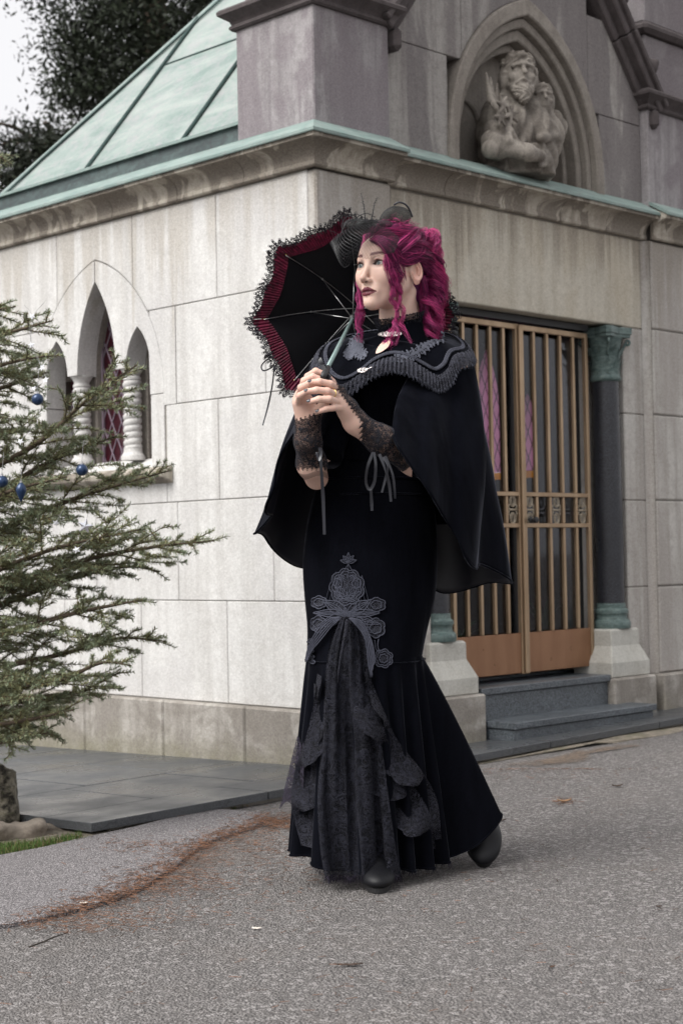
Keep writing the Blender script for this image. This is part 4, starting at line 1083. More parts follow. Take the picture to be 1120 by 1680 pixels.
# ------------------------------------------------------------------ head
HYAW = rad(41); HSC = 1.045
Hf = np.array([-math.sin(HYAW), -math.cos(HYAW), 0]); Hl = np.array([math.cos(HYAW), -math.sin(HYAW), 0]); Hu = np.array([0, 0, 1.0])
_pt = rad(3.0)   # chin slightly raised
Hf, Hu = math.cos(_pt) * Hf + math.sin(_pt) * Hu, math.cos(_pt) * Hu - math.sin(_pt) * Hf
HM = np.stack([Hl, Hf, Hu], 1)                       # columns: her left, forward, up
Hc = pix(605, 434, 4.19) - HSC * (HM @ np.array([0, .085, 0]))
def h2w(q): return Hc + HSC * ((np.asarray(q, float) * [.945, 1, 1]) @ HM.T)
def sd_head(q):
    d = sd_ell(q, (0, -.014, .017), (.0715, .093, .078))
    d = smin(d, sd_ell(q, (0, .038, .028), (.056, .054, .052)), .03)              # forehead
    d = smin(d, sd_ell(q, (0, .026, -.034), (.0535, .060, .066)), .03)             # mid face
    for s in (-1, 1):
        d = smin(d, sd_cap(q, (s * .0475, .002, -.042), (s * .009, .066, -.093), .0125, .0105), .028)     # jaw line
        d = smin(d, sd_ell(q, (s * .0385, .054, -.026), (.021, .024, .022)), .030)                    # cheekbone
        d = smin(d, sd_cap(q, (s * .014, .084, .016), (s * .042, .068, .020), .0065, .006), .014)    # brow
    d = smin(d, sd_ell(q, (0, .077, -.094), (.017, .015, .013)), .016)                               # chin
    d = smin(d, sd_ell(q, (0, .076, -.066), (.026, .016, .022)), .014)                               # muzzle
    for s in (-1, 1):
        d = smax(d, -sd_ell(q, (s * .0315, .098, .001), (.0165, .0165, .0105)), .010)                # eye socket
    # nose
    n = sd_cap(q, (0, .084, .008), (0, .1045, -.034), .0052, .0072)
    n = smin(n, sd_ell(q, (0, .1070, -.0380), (.0078, .0080, .0072)), .007)
    for s in (-1, 1): n = smin(n, sd_ell(q, (s * .0098, .0960, -.0420), (.0055, .0075, .0056)), .006)
    n = smin(n, sd_cap(q, (0, .100, -.046), (0, .092, -.052), .0042), .005)
    d = smin(d, n, .010)
    for s in (-1, 1): d = smax(d, -sd_ell(q, (s * .0058, .1005, -.0480), (.0034, .0048, .0030)), .003)
    # lips
    up = None
    for s in (-1, 1):
        a = sd_chain(q, [(s * .0245, .0800, -.0690), (s * .013, .0895, -.0655), (s * .0045, .0938, -.0638), (0, .0930, -.0648)], [.0016, .0042, .0046, .0044], .003)
        up = a if up is None else smin(up, a, .002)
    lo = None
    for s in (-1, 1):
        a = sd_chain(q, [(s * .0235, .0795, -.0700), (s * .012, .0885, -.0735), (0, .0918, -.0752)], [.0016, .0042, .0050], .003)
        lo = a if lo is None else smin(lo, a, .003)
    d = smin(d, smin(up, lo, .0012), .0045)
    mouth = sd_chain(q, [(-.025, .0835, -.0692), (-.012, .0955, -.0690), (0, .0985, -.0697), (.012, .0955, -.0690), (.025, .0835, -.0692)], [.0010, .0014, .0014, .0014, .0010], .002)
    d = smax(d, -mouth, .0022)
    # lids
    for s in (-1, 1):
        c = np.array([s * .0310, .0725, .0005]); e = np.linalg.norm(q - c, axis=-1) - .0136
        x = (q[..., 0] - c[0]) * s; z = q[..., 2] - c[2]
        up_z = .0040 - 20 * (x - .001) ** 2 + .03 * x; lo_z = -.0040 + 15 * x ** 2 + .05 * x
        ap = np.maximum(np.maximum(z - up_z, lo_z - z), -(q[..., 1] - c[1] - .004))
        d = smin(d, smax(e, -ap * 0 - np.minimum(0, 0) if False else -ap, .0012), .0035)
        # carve the opening clear through to the eyeball
        d = smax(d, -np.maximum(ap, np.linalg.norm(q - c, axis=-1) - .030), .0010)
        d = smin(d, sd_chain(q, [(s * .018, .0855, .0082), (s * .031, .0890, .0108), (s * .0455, .0785, .0070)], [.0012, .0018, .0012], .002), .004)
    # ears
    for s in (-1, 1):
        c = np.array([s * .0715, -.010, -.010]); Re = rotz(s * rad(24)) @ rotx(rad(-14))
        e = (q - c) @ Re; e = e * [s, 1, 1]
        y, z = e[..., 1], e[..., 2]
        shell = sd_ell(e, (.006, 0, -.001), (.0050, .0175, .0270))
        rim_r = np.sqrt((y / .0155) ** 2 + ((z - .001) / .0240) ** 2); rim = np.sqrt(((rim_r - 1) * .018) ** 2 + (e[..., 0] - .0105) ** 2) - .0031
        rim = np.maximum(rim, (y - .010) * .8)
        bowl = sd_ell(e, (.0130, .002, -.001), (.0065, .0088, .0140))
        anti = sd_chain(e, [(.0105, -.004, .013), (.0110, -.0075, .003), (.0105, -.005, -.010)], [.0026, .0028, .0026], .003)
        lobe = sd_ell(e, (.0065, .003, -.0265), (.0045, .0085, .0080))
        ear = smin(smin(shell, rim, .003), lobe, .004); ear = smax(ear, -bowl, .003); ear = smin(ear, anti, .002)
        ear = smin(ear, sd_ell(e, (.008, .0125, -.003), (.0040, .0040, .0058)), .004)
        d = smin(d, ear, .006)
    nk = sd_chain(q, [(0, -.040, -.045), (.000, -.042, -.120), (0, -.050, -.180)], [.046, .0440, .052], .03)
    for s in (-1, 1): nk = smin(nk, sd_cap(q, (s * .046, -.028, -.055), (s * .014, -.004, -.168), .012, .012), .02)
    d = smin(d, nk, .012)
    return d
V_, F_ = surface_nets(sd_head, (-.10, -.125, -.185), (.10, .13, .125), .00165)
def face_colors(q):
    x, y, z = q.T; ax = np.abs(x)
    C = np.tile(SKIN, (len(q), 1))
    def blend(m, col):
        nonlocal C; m = np.clip(m, 0, 1)[:, None]; C = C * (1 - m) + np.asarray(col) * m
    gs = lambda cx_, cy_, cz_, r: np.exp(-(((ax - cx_) ** 2 + (y - cy_) ** 2 + (z - cz_) ** 2) / r ** 2))
    blend(.42 * gs(.044, .060, -.034, .022), (.62, .30, .27)); blend(.30 * gs(0, .112, -.040, .012), (.62, .34, .28))
    ear = np.clip((ax - .0745) / .004, 0, 1) * (np.abs(y + .01) < .03) * (np.abs(z + .01) < .04); blend(ear * .5, (.66, .31, .25))
    # eye make-up
    ex = ax - .031; ez = z - .0005; front = (y > .05)
    ell = np.sqrt((ex / .0185) ** 2 + ((ez - .0025) / .0115) ** 2)
    blend(front * .85 * np.clip(1.4 - ell, 0, 1), (.10, .055, .055))
    upz = .0040 - 20 * (ex - .001) ** 2 + .03 * ex; loz = -.0040 + 15 * ex ** 2 + .05 * ex
    near = (np.abs(ex) < .0165) & front
    blend(near * np.clip(1.2 - np.abs(ez - upz - .0006) / .0014, 0, 1), (.012, .010, .010)); blend(near * .8 * np.clip(1.1 - np.abs(ez - loz + .0005) / .0012, 0, 1), (.03, .022, .02))
    blend(near * (ez < upz) * (ez > loz), (.02, .012, .012))
    # brows
    bz = .0225 + .16 * (ax - .016) - 6.2 * np.clip(ax - .034, 0, 1) ** 2 * 3.2
    bw = np.clip((.0040 - .00004 * 0) * (1 - .55 * np.clip((ax - .026) / .024, 0, 1)), .0014, .0040)
    blend((y > .04) * (ax > .0125) * (ax < .0495) * np.clip(1.5 - np.abs(z - bz) / bw, 0, 1) * 1.0, (.10, .024, .030))
    # lips
    lipu = np.where(ax < .0255, -.0690 + .0118 * np.clip(1 - (ax / .0255) ** 1.7, 0, 1) - .0016 * np.exp(-(ax / .0030) ** 2), -9)
    lipl = np.where(ax < .0255, -.0695 - .0108 * np.clip(1 - (ax / .0255) ** 2.0, 0, 1), 9)
    m = (ax < .0255) & (y > .074) & (z < lipu) & (z > lipl)
    blend(m * 1.0, (.105, .006, .024)); blend(m * (np.abs(z + .0694) < .0013) * .7, (.04, .003, .01))
    nost = np.sqrt(((ax - .0058) / .0042) ** 2 + ((y - .1005) / .0055) ** 2 + ((z + .0480) / .0036) ** 2) < 1
    blend(nost * .85, (.10, .03, .025))
    return np.clip(C, 0, 1)
headV, headF, headC = h2w(V_), F_, face_colors(V_)
# ------------------------------------------------------------------ arms and hands
def finger(K, a, b, tip, r=(.0098, .0090, .0082, .0068)): return (PX(K, a, b, tip), list(r))
hand_r = dict(
    arm=(PX((519, 784, 4.09), (511, 762, 4.035), (505, 722, 3.985), (505, 698, 3.975)), [.030, .0335, .0295, .0262]),
    palm=PX((505, 698, 3.975), (502, 668, 3.965), (509, 672, 3.955), (494, 648, 3.955), (503, 640, 3.955)),
    fingers=[finger((499, 639, 3.962), (505, 618, 3.945), (518, 609, 3.925), (530, 613, 3.925)),
             finger((494, 645, 3.955), (499, 625, 3.925), (513, 618, 3.905), (528, 623, 3.905)),
             finger((490, 653, 3.950), (494, 636, 3.908), (507, 629, 3.888), (523, 632, 3.892)),
             finger((489, 662, 3.948), (492, 649, 3.900), (504, 642, 3.885), (517, 643, 3.888), (.0088, .008, .0072, .006))],
    thumb=finger((517, 680, 3.955), (532, 662, 3.935), (540, 643, 3.93), (541, 626, 3.935), (.0145, .0115, .0098, .0078)))
hand_l = dict(
    arm=(PX((722, 778, 4.14), (680, 752, 4.05), (625, 722, 3.985), (583, 694, 3.955)), [.044, .041, .033, .0265]),
    palm=PX((583, 694, 3.955), (570, 672, 3.945), (562, 660, 3.945), (558, 656, 3.93), (556, 648, 3.925)),
    fingers=[finger((558, 641, 3.925), (541, 630, 3.890), (524, 626, 3.878), (510, 627, 3.88)),
             finger((555, 650, 3.915), (537, 642, 3.870), (519, 640, 3.862), (504, 642, 3.865)),
             finger((556, 660, 3.912), (539, 655, 3.866), (523, 655, 3.860), (509, 659, 3.862)),
             finger((560, 669, 3.918), (546, 669, 3.876), (534, 671, 3.868), (523, 675, 3.87), (.0088, .008, .0072, .006))],
    thumb=finger((566, 662, 3.985), (553, 642, 3.985), (544, 627, 3.965), (538, 618, 3.955), (.0135, .0112, .0096, .0078)))
def sd_arm(h):
    def f(p):
        d = sd_chain(p, h['arm'][0], h['arm'][1], .02)
        P = h['palm']
        pm = sd_cap(p, P[0], P[1], .025, .026)
        for i, fi in enumerate(h['fingers']): pm = smin(pm, sd_cap(p, P[0] + (P[1] - P[0]) * .3, fi[0][0], .017, .0115), .016)
        pm = smin(pm, sd_cap(p, P[0], h['thumb'][0][0], .020, .0155), .016)
        d = smin(d, pm, .014)
        fs = None
        for fi in h['fingers']:
            e = sd_chain(p, *fi, k=.003); fs = e if fs is None else np.minimum(fs, e)
        d = smin(d, fs, .005)
        d = smin(d, sd_chain(p, *h['thumb'], k=.004), .006)
        return d
    return f
arms = []
for h in (hand_r, hand_l):
    allp = np.concatenate([h['arm'][0], np.concatenate([f_[0] for f_ in h['fingers']]), h['thumb'][0]])
    v, f_ = surface_nets(sd_arm(h), allp.min(0) - .055, allp.max(0) + .055, .0021)
    c = np.tile(SKIN * [.97, .93, .92], (len(v), 1))
    for fi in h['fingers'] + [h['thumb']]:
        dd = np.linalg.norm(v - fi[0][3], axis=1); m = np.clip(1 - dd / .02, 0, 1)[:, None] * .35; c = c * (1 - m) + np.array([.68, .33, .27]) * m
        dk = np.linalg.norm(v - fi[0][1], axis=1); m = np.clip(1 - dk / .012, 0, 1)[:, None] * .22; c = c * (1 - m) + np.array([.66, .34, .27]) * m
    if h is hand_l:                                   # the rest of this arm is inside the sleeve
        km = proj(v)[:, 0] < 676; fm = km[f_].all(1); ix = np.unique(f_[fm]); mp = -np.ones(len(v), int); mp[ix] = np.arange(len(ix)); v, c, f_ = v[ix], c[ix], mp[f_[fm]]
    arms.append((v, f_, c))
# forearm ink on the right arm (visible below the glove)
v, f_, c = arms[0]; e0 = pix(509, 772, 4.03); ink = (np.abs(v[:, 2] - (e0[2] - .012 + .004 * np.sin(v[:, 0] * 90))) < .006); c[ink] = c[ink] * .5
# ------------------------------------------------------------------ torso and legs under the clothes (coarse, same mesh)
def sd_body(p):
    d = sd_chain(p, PX((668, 560, 4.30), (650, 640, 4.31), (618, 765, 4.31), (610, 880, 4.32)), [.055, .10, .085, .115], .05)
    d = smin(d, sd_cap(p, pix(560, 600, 4.30), pix(740, 600, 4.31), .045), .04)
    d = smin(d, sd_chain(p, PX((575, 605, 4.31), (552, 690, 4.25), (538, 745, 4.18)), [.042, .034, .026], .02), .03)
    d = smin(d, sd_chain(p, PX((735, 605, 4.32), (740, 690, 4.26), (726, 762, 4.16)), [.042, .036, .030], .02), .03)
    d = smin(d, sd_chain(p, PX((580, 890, 4.32), (590, 1140, 4.30), (612, 1400, 4.32)), [.085, .05, .034], .03), .03)
    d = smin(d, sd_chain(p, PX((632, 890, 4.33), (640, 1140, 4.37), (735, 1310, 4.58)), [.085, .042, .026], .03), .03)
    return d
bv, bf = surface_nets(sd_body, (-.35, 3.95, .0), (.55, 4.80, 1.52), .014)
mb = MB(); mb.add(headV, headF, headC)
for v, f_, c in arms: mb.add(v, f_, c)
mb.add(bv, bf, SKIN)
body = pbuild(mb, 'body', M['skin'], smooth=True, colors=True, recalc=True)
# eyes
def eye_mat():
    t = NT('eye'); p = t.pos(obj=True); x, y, z = t.xyz(p)
    r = t.math('SQRT', t.math('ADD', t.math('MULTIPLY', x, x), t.math('MULTIPLY', z, z)))
    c = t.mix(t.ramp(r, .0020, .0023), (.004, .004, .005), t.mix(t.ramp(r, .0024, .0058), (.13, .155, .15), (.04, .05, .055)))
    c = t.mix(t.ramp(r, .0055, .0060), c, (.50, .44, .42)); t.set(base=c, rough=.08, spec=.6); return t.m
M['eye'] = eye_mat()
for s in (-1, 1):
    mb = MB(); u = np.linspace(0, math.pi, 17); mb.lathe([(max(1e-5, .0124 * HSC * math.sin(a)), -.0124 * HSC * math.cos(a)) for a in u], (0, 0, 0), 24, caps=False)
    v = np.concatenate(mb.v)[:, [0, 2, 1]] * [1, 1, -1]; mb.v = [v]
    o = mb.build('eyeball', M['eye'], None, smooth=True, recalc=True); o.parent = per
    c = h2w((s * .0310, .0725, .0005)); look = HM @ rotz(rad(-2)); Rm = Matrix(((look[0, 0], look[0, 1], look[0, 2]), (look[1, 0], look[1, 1], look[1, 2]), (look[2, 0], look[2, 1], look[2, 2])))
    o.matrix_parent_inverse = Matrix.Identity(4); o.matrix_local = Matrix.Translation(Vector(c) - per_o_v) @ Rm.to_4x4()
# lashes
for s in (-1, 1):
    mb = MB()
    for k in range(26):
        x = -.013 + .026 * k / 25; z = .0040 - 20 * (x - .001) ** 2 + .03 * x; y = math.sqrt(max(0, .0140 ** 2 - x * x - z * z))
        a = np.array([s * .031 + s * x, .0725 + y, .0005 + z]); b = a + np.array([s * (.12 * x + .0012), .0045, .0030]); m_ = (a + b) / 2 + [0, .0008, -.0008]
        mb.tube([h2w(a), h2w(m_), h2w(b)], [.00035, .0003, .0001], 3)
    o = pbuild(mb, 'eyelashes', M['iron']); o['kind'] = 'stuff'
# nails
for h, tag_ in ((hand_r, 0), (hand_l, 1)):
    for fi in h['fingers'] + [h['thumb']]:
        P = fi[0]; t_ = P[3] - P[2]; t_ /= np.linalg.norm(t_)
        toC = _O - P[3]; toC -= t_ * (toC @ t_); toC /= np.linalg.norm(toC); up = toC * .7 + np.array([0, 0, .7]); up -= t_ * (up @ t_); up /= np.linalg.norm(up); sd = np.cross(t_, up)
        rr = fi[1][3]; mb = MB(); G = []
        for u in np.linspace(-1, 1, 7):
            row = []
            for w_ in np.linspace(-1, 1, 7):
                wid = rr * .80 * math.sqrt(max(.05, 1 - max(0, abs(u) - .55) ** 2 * 3.5)); a = w_ * .95
                row.append(P[3] + t_ * (.0015 + u * .0062) + sd * wid * math.sin(a) * 1.1 + up * (rr * (math.cos(a) * .90 + .16) - .0006 * u * u))
            G.append(row)
        mb.grid(np.array(G)); pbuild(mb, 'fingernail', M['nail'], smooth=True)
# ring
mb = MB(); P = hand_l['fingers'][1][0]; c = P[0] * .45 + P[1] * .55; t_ = (P[1] - P[0]) / np.linalg.norm(P[1] - P[0]); a = np.cross(t_, [0, 0, 1]); a /= np.linalg.norm(a); b = np.cross(t_, a)
mb.tube([c + .0102 * (math.cos(u) * a + math.sin(u) * b) for u in np.linspace(0, 2 * math.pi, 22)], .0013, 6, caps=False); pbuild(mb, 'ring', M['gold'], smooth=True)
# ------------------------------------------------------------------ clothing
M['applique_net'] = lace('applique_net', (.030, .0315, .042), 420, .5, 90, dens=.15, sheen=.1, motif=120)
def loft(rings, n_u, sub=6, closed=True):
    """rings: list of (k,3) control loops with the same count -> smooth grid (rows, n_u, 3)"""
    R_ = np.stack([smooth_path(r, n_u, closed) for r in rings], 0)
    rows = (len(rings) - 1) * sub + 1
    return np.stack([smooth_path(R_[:, j], rows) for j in range(n_u)], 1)
def normals_of(G, wrap=True):
    du = (np.roll(G, -1, 1) - np.roll(G, 1, 1)) if wrap else np.gradient(G, axis=1)
    dv = np.gradient(G, axis=0); n = np.cross(du, dv); return n / (np.linalg.norm(n, axis=-1, keepdims=True) + 1e-9)
def ell_ring(y, xl, xr, dep, hd, n=24, sq=1.0):
    """horizontal ring seen between pixels xl..xr at row y, half depth hd"""
    a, b = pix(xl, y, dep), pix(xr, y, dep); c = (a + b) / 2; r = (b - a) / 2; f = np.array([0, -hd, 0])
    out = []
    for k in range(n):
        u = 2 * math.pi * k / n; cu, su = math.cos(u), math.sin(u)
        out.append(c + r * (math.copysign(abs(cu) ** sq, cu)) + f * (math.copysign(abs(su) ** sq, su)))
    return np.array(out)
def thick(o, th=.004, off=-1):
    m = o.modifiers.new('solid', 'SOLIDIFY'); m.thickness = th; m.offset = off; m.use_even_offset = False; return o
# ---- skirt
NU = 160
upper = [ell_ring(*r) for r in ((752, 533, 688, 4.31, .100), (765, 529, 692, 4.31, .104), (800, 518, 703, 4.31, .116), (840, 508, 712, 4.31, .132), (885, 500, 717, 4.31, .147), (930, 497, 717, 4.31, .155), (980, 500, 713, 4.31, .152), (1030, 505, 702, 4.305, .142), (1075, 504, 693, 4.30, .136))]
GU = loft(upper, NU, 6)
nrm = normals_of(GU)
rows = np.linspace(0, 1, GU.shape[0])
wr = .0042 * np.sin(GU[..., 2] * 60 + 6 * GU[..., 0] + 2.5 * np.sin(GU[..., 0] * 12)) * np.exp(-((rows - .42) / .22) ** 2)[:, None] * np.clip(np.sin(GU[..., 0] * 14 + 1), 0, 1) + .0022 * np.sin(GU[..., 2] * 95 + 3 * np.sin(GU[..., 0] * 9)) * np.exp(-((rows - .06) / .10) ** 2)[:, None] + .0015 * vnoise(GU * 4, 3)
GU = GU + nrm * wr[..., None]
mb = MB(); mb.grid(GU, wrap=True); skirt_up = pbuild(mb, 'skirt', M['velvet_skirt'], smooth=True, recalc=True)
# waistband seam
mb = MB(); i = 3
for i, r_ in ((10, .0028), (14, .0022)):
    ring = GU[i] + normals_of(GU)[i] * .001; mb.tube(np.concatenate([ring, ring[:1]]), r_, 5, caps=False)
put(pbuild(mb, 'waist_seam', M['velvet'], skirt_up, smooth=True))
hem_pts = [(813, 1343, 4.375), (773, 1404, 4.35), (738, 1411, 4.31), (700, 1425, 4.245), (655, 1430, 4.20), (610, 1433, 4.175), (560, 1431, 4.175), (515, 1418, 4.19), (487, 1404, 4.23), (481, 1399, 4.30), (486, 1390, 4.40), (520, 1375, 4.52), (580, 1362, 4.62), (650, 1352, 4.70), (730, 1335, 4.78), (788, 1322, 4.62), (818, 1330, 4.455)]
hem = np.array(PX(*hem_pts)); hem = smooth_path(hem, 400, True)
kn = GU[-1] 
ang_h = np.arctan2(-(hem[:, 1] - 4.36), hem[:, 0] - pix(620, 1400, 4.34)[0]); ang_k = np.arctan2(-(kn[:, 1] - 4.30), kn[:, 0] - kn[:, 0].mean())
o_ = np.argsort(ang_h); ah = ang_h[o_]; hh = hem[o_]
NF = 320
au = np.linspace(-math.pi, math.pi, NF, endpoint=False)
def samp(a, P, q):
    a2 = np.concatenate([a - 2 * math.pi, a, a + 2 * math.pi]); P2 = np.concatenate([P, P, P]); return np.stack([np.interp(q, a2, P2[:, k]) for k in range(3)], 1)
ok = np.argsort(ang_k); K_ = samp(ang_k[ok], kn[ok], au); H_ = samp(ah, hh, au)
for _ in range(22): H_ = (np.roll(H_, 1, 0) + 2 * H_ + np.roll(H_, -1, 0)) / 4
S_ = np.linspace(0, 1, 46)
GF = []
rgp = np.random.default_rng(5)
ph = np.cumsum(.55 + .9 * (0.5 + .5 * np.sin(3 * au + 1) * np.sin(5 * au)) ) ; ph = ph / ph[-1] * 2 * math.pi * 15
for s in S_:
    hor = s ** .92; P = K_ + (H_ - K_) * np.array([hor, hor, s])
    cen = P.mean(0); out = P - cen; out[:, 2] = 0; out /= np.linalg.norm(out, axis=1)[:, None]
    amp = .020 * s ** .8 * (1 - .25 * s) + .010 * s
    sharp = np.sin(ph); P = P + out * (amp * (np.abs(sharp) ** .7 * np.sign(sharp)) - amp * .4)[:, None]
    GF.append(P)
GF = np.array(GF); GF[..., 2] = np.maximum(GF[..., 2], .012)
mb = MB(); mb.grid(GF, wrap=True); floun = pbuild(mb, 'skirt_flounce', M['velvet_skirt'], skirt_up, smooth=True, recalc=True)
mb = MB(); ring = GF[0] * .5 + GU[-1][np.argmin(np.linalg.norm(GU[-1][None] - GF[0][:, None], axis=2), axis=1)] * .5; ring = GF[1]; cc = ring.mean(0); ring = ring + (ring - cc) / np.linalg.norm(ring - cc, axis=1)[:, None] * .0035
mb.tube(np.concatenate([ring, ring[:1]]), .0013, 5, caps=False); pbuild(mb, 'knee_seam', M['velvet'], skirt_up, smooth=True)
mb = MB(); ring = GF[-1]; mb.tube(np.concatenate([ring, ring[:1]]), .003, 5, caps=False); pbuild(mb, 'hem_roll', M['velvet'], skirt_up, smooth=True)
# BVH of the skirt front for draping trimmings on it
def bvh_of(*Gs):
    V, F = [], []
    for G in Gs:
        m, n = G.shape[:2]; o = len(V); V += [Vector(p) for p in G.reshape(-1, 3)]
        F += [(o + i * n + j, o + i * n + (j + 1) % n, o + (i + 1) * n + (j + 1) % n, o + (i + 1) * n + j) for i in range(m - 1) for j in range(n)]
    return BVHTree.FromPolygons(V, F)
SK = bvh_of(GU, GF)
def drape(px, py, lift=.004, bv=None, dflt=4.15):
    d = Vector(pxray(px, py)).normalized(); h = (bv or SK).ray_cast(Vector(_O), d)
    if h[0] is None: return pix(px, py, dflt)
    n = h[1] if h[1].dot(d) < 0 else -h[1]
    return np.array(h[0] + n * lift)
# ---- lace front panel: bunched under the bow, widening to the hem
rowsP = [(1012, 558, 586), (1030, 548, 594), (1060, 538, 602), (1100, 531, 607), (1150, 527, 613), (1200, 525, 622), (1250, 522, 630), (1300, 521, 636), (1350, 523, 643), (1400, 527, 650), (1425, 531, 655), (1436, 533, 657)]
rp_ = np.array(rowsP, float); yy = np.linspace(1012, 1436, 60); nx = 70; G = np.zeros((60, nx, 3))
prevd = None
for i, y in enumerate(yy):
    xl, xr = np.interp(y, rp_[:, 0], rp_[:, 1]), np.interp(y, rp_[:, 0], rp_[:, 2]); s = (y - 1012) / 424
    for j in range(nx):
        u = j / (nx - 1); x = xl + (xr - xl) * u
        base = np.array(drape(x, min(y, 1422), .0, dflt=4.13)); dep = (base - _O) @ _F
        fold = .010 * math.sin(u * 15 + 1.5 * math.sin(s * 4 + u * 3)) * (.35 + .65 * s) + .006 * math.sin(u * 31 + s * 3) * s
        G[i, j] = pix(x, y, min(dep, 4.24) - .016 - .006 * s + fold * .8)
# smooth so that the panel hangs instead of following every pleat
for _ in range(6): G[:, 1:-1] = (G[:, :-2] + 2 * G[:, 1:-1] + G[:, 2:]) / 4
for _ in range(4): G[1:-1] = (G[:-2] + 2 * G[1:-1] + G[2:]) / 4
Nn = normals_of(G, False); s_ = np.linspace(0, 1, 60)[:, None]; u_ = np.linspace(0, 1, nx)[None]
G = G + Nn * (.007 * np.sin(u_ * 17 + 1.6 * np.sin(s_ * 5 + u_ * 3)) * (.5 + .5 * s_) + .004 * np.sin(u_ * 37 + s_ * 4))[..., None]
GP = G
mb = MB(); mb.grid(G); pan = pbuild(mb, 'lace_panel', M['lace'], skirt_up, smooth=True)
# eyelash fringe along the hem of panel and skirt front
mb = MB(); rgf = np.random.default_rng(11)
for j in range(420):
    u = rgf.uniform(0, 1) * (nx - 1.001); i = int(u); a = G[-1, i] + (G[-1, i + 1] - G[-1, i]) * (u - i)
    l = rgf.uniform(.010, .022); d = np.array([rgf.normal(0, .35), rgf.normal(0, .3), -1]) * l
    e = a + d; e[2] = max(e[2], .004); mb.tube([a, (a + e) / 2 + [rgf.normal(0, .001), 0, 0], e], [.0009, .0008, .0004], 3)
for j in range(520):
    k = rgf.integers(0, NF); a = GF[-1, k]
    p_ = proj(a)
    if not (485 < p_[0] < 742 and p_[1] > 1395) or a[1] > 4.4: continue
    l = rgf.uniform(.008, .02); d = np.array([rgf.normal(0, .4), rgf.normal(0, .3), -1]) * l; e = a + d; e[2] = max(e[2], .004)
    mb.tube([a, e], [.0009, .0004], 3)
put(pbuild(mb, 'lace_fringe', M['trim_lace'], skirt_up), kind='stuff')
# ---- cascading lace ruffles at both sides of the panel
def ruffle(path, wid, side, waves, amp, seed, name='lace_ruffle', lift=.012):
    P = smooth_path(np.array([drape(a, b, lift, dflt=4.2) for a, b in path]), 90); 
    for _ in range(5): P[1:-1] = (P[:-2] + 2 * P[1:-1] + P[2:]) / 4
    T = np.gradient(P, axis=0); T /= np.linalg.norm(T, axis=1)[:, None]; toc = (_O - P); toc /= np.linalg.norm(toc, axis=1)[:, None]
    sd = np.cross(T, toc) * side; sd /= np.linalg.norm(sd, axis=1)[:, None]
    W_ = np.interp(np.linspace(0, 1, 90), np.linspace(0, 1, len(wid)), wid)
    u = np.linspace(0, 1, 90); r_ = np.random.default_rng(seed); p0 = r_.uniform(0, 6)
    wave = np.sin(u * waves * 2 * math.pi + p0 + .6 * np.sin(u * 9)); wav2 = np.cos(u * waves * 2 * math.pi + p0 + .6 * np.sin(u * 9))
    nv = 12; G = np.zeros((90, nv, 3))
    for j in range(nv):
        v = j / (nv - 1)
        sc_ = 1 + (.10 * np.abs(np.sin(u * waves * 16)) if j == nv - 1 else 0)
        G[:, j] = P + sd * (W_ * v * (.72 + .38 * wav2) * sc_)[:, None] + toc * (amp * v * (wave + .8) * .6 + .003)[:, None] + T * (W_ * v * (.35 + .30 * wave))[:, None]
    G[..., 2] = np.maximum(G[..., 2], .01)
    mb = MB(); mb.grid(G); pbuild(mb, name, M['lace_ruffle'], skirt_up, smooth=True)
    mb = MB(); e = G[:, -1]; mb.tube(e, .0007, 4); pbuild(mb, 'ruffle_edge', M['lace_ruffle'], skirt_up, smooth=True)
ruffle([(604, 1095), (612, 1140), (628, 1190), (652, 1240), (680, 1285), (702, 1335), (716, 1390)], [.012, .045, .075, .085, .085, .075, .04], 1, 3.6, .045, 2)
ruffle([(612, 1120), (630, 1170), (655, 1215), (690, 1262), (716, 1310), (724, 1375)], [.01, .03, .06, .07, .075, .05], 1, 2.9, .05, 5, lift=.006)
ruffle([(527, 1105), (515, 1160), (502, 1215), (490, 1265), (484, 1320), (492, 1385)], [.01, .035, .055, .07, .07, .03], -1, 3.0, .045, 3)
ruffle([(524, 1120), (520, 1190), (512, 1250), (506, 1320), (508, 1380)], [.008, .03, .05, .055, .03], -1, 3.3, .03, 8, lift=.018)
# loose lace point standing off at the left
mb = MB(); A = PX((492, 1205, 4.24), (500, 1206, 4.18)); 
G = np.array([[pix(498 - 14 * v - (26 * v) * s, 1215 + 108 * s + 8 * math.sin(7 * v), 4.22 + .05 * v) for v in np.linspace(0, 1, 10)] for s in np.linspace(0, 1, 20)])
mb.grid(G); pbuild(mb, 'lace_point', M['trim_lace'], skirt_up, smooth=True)
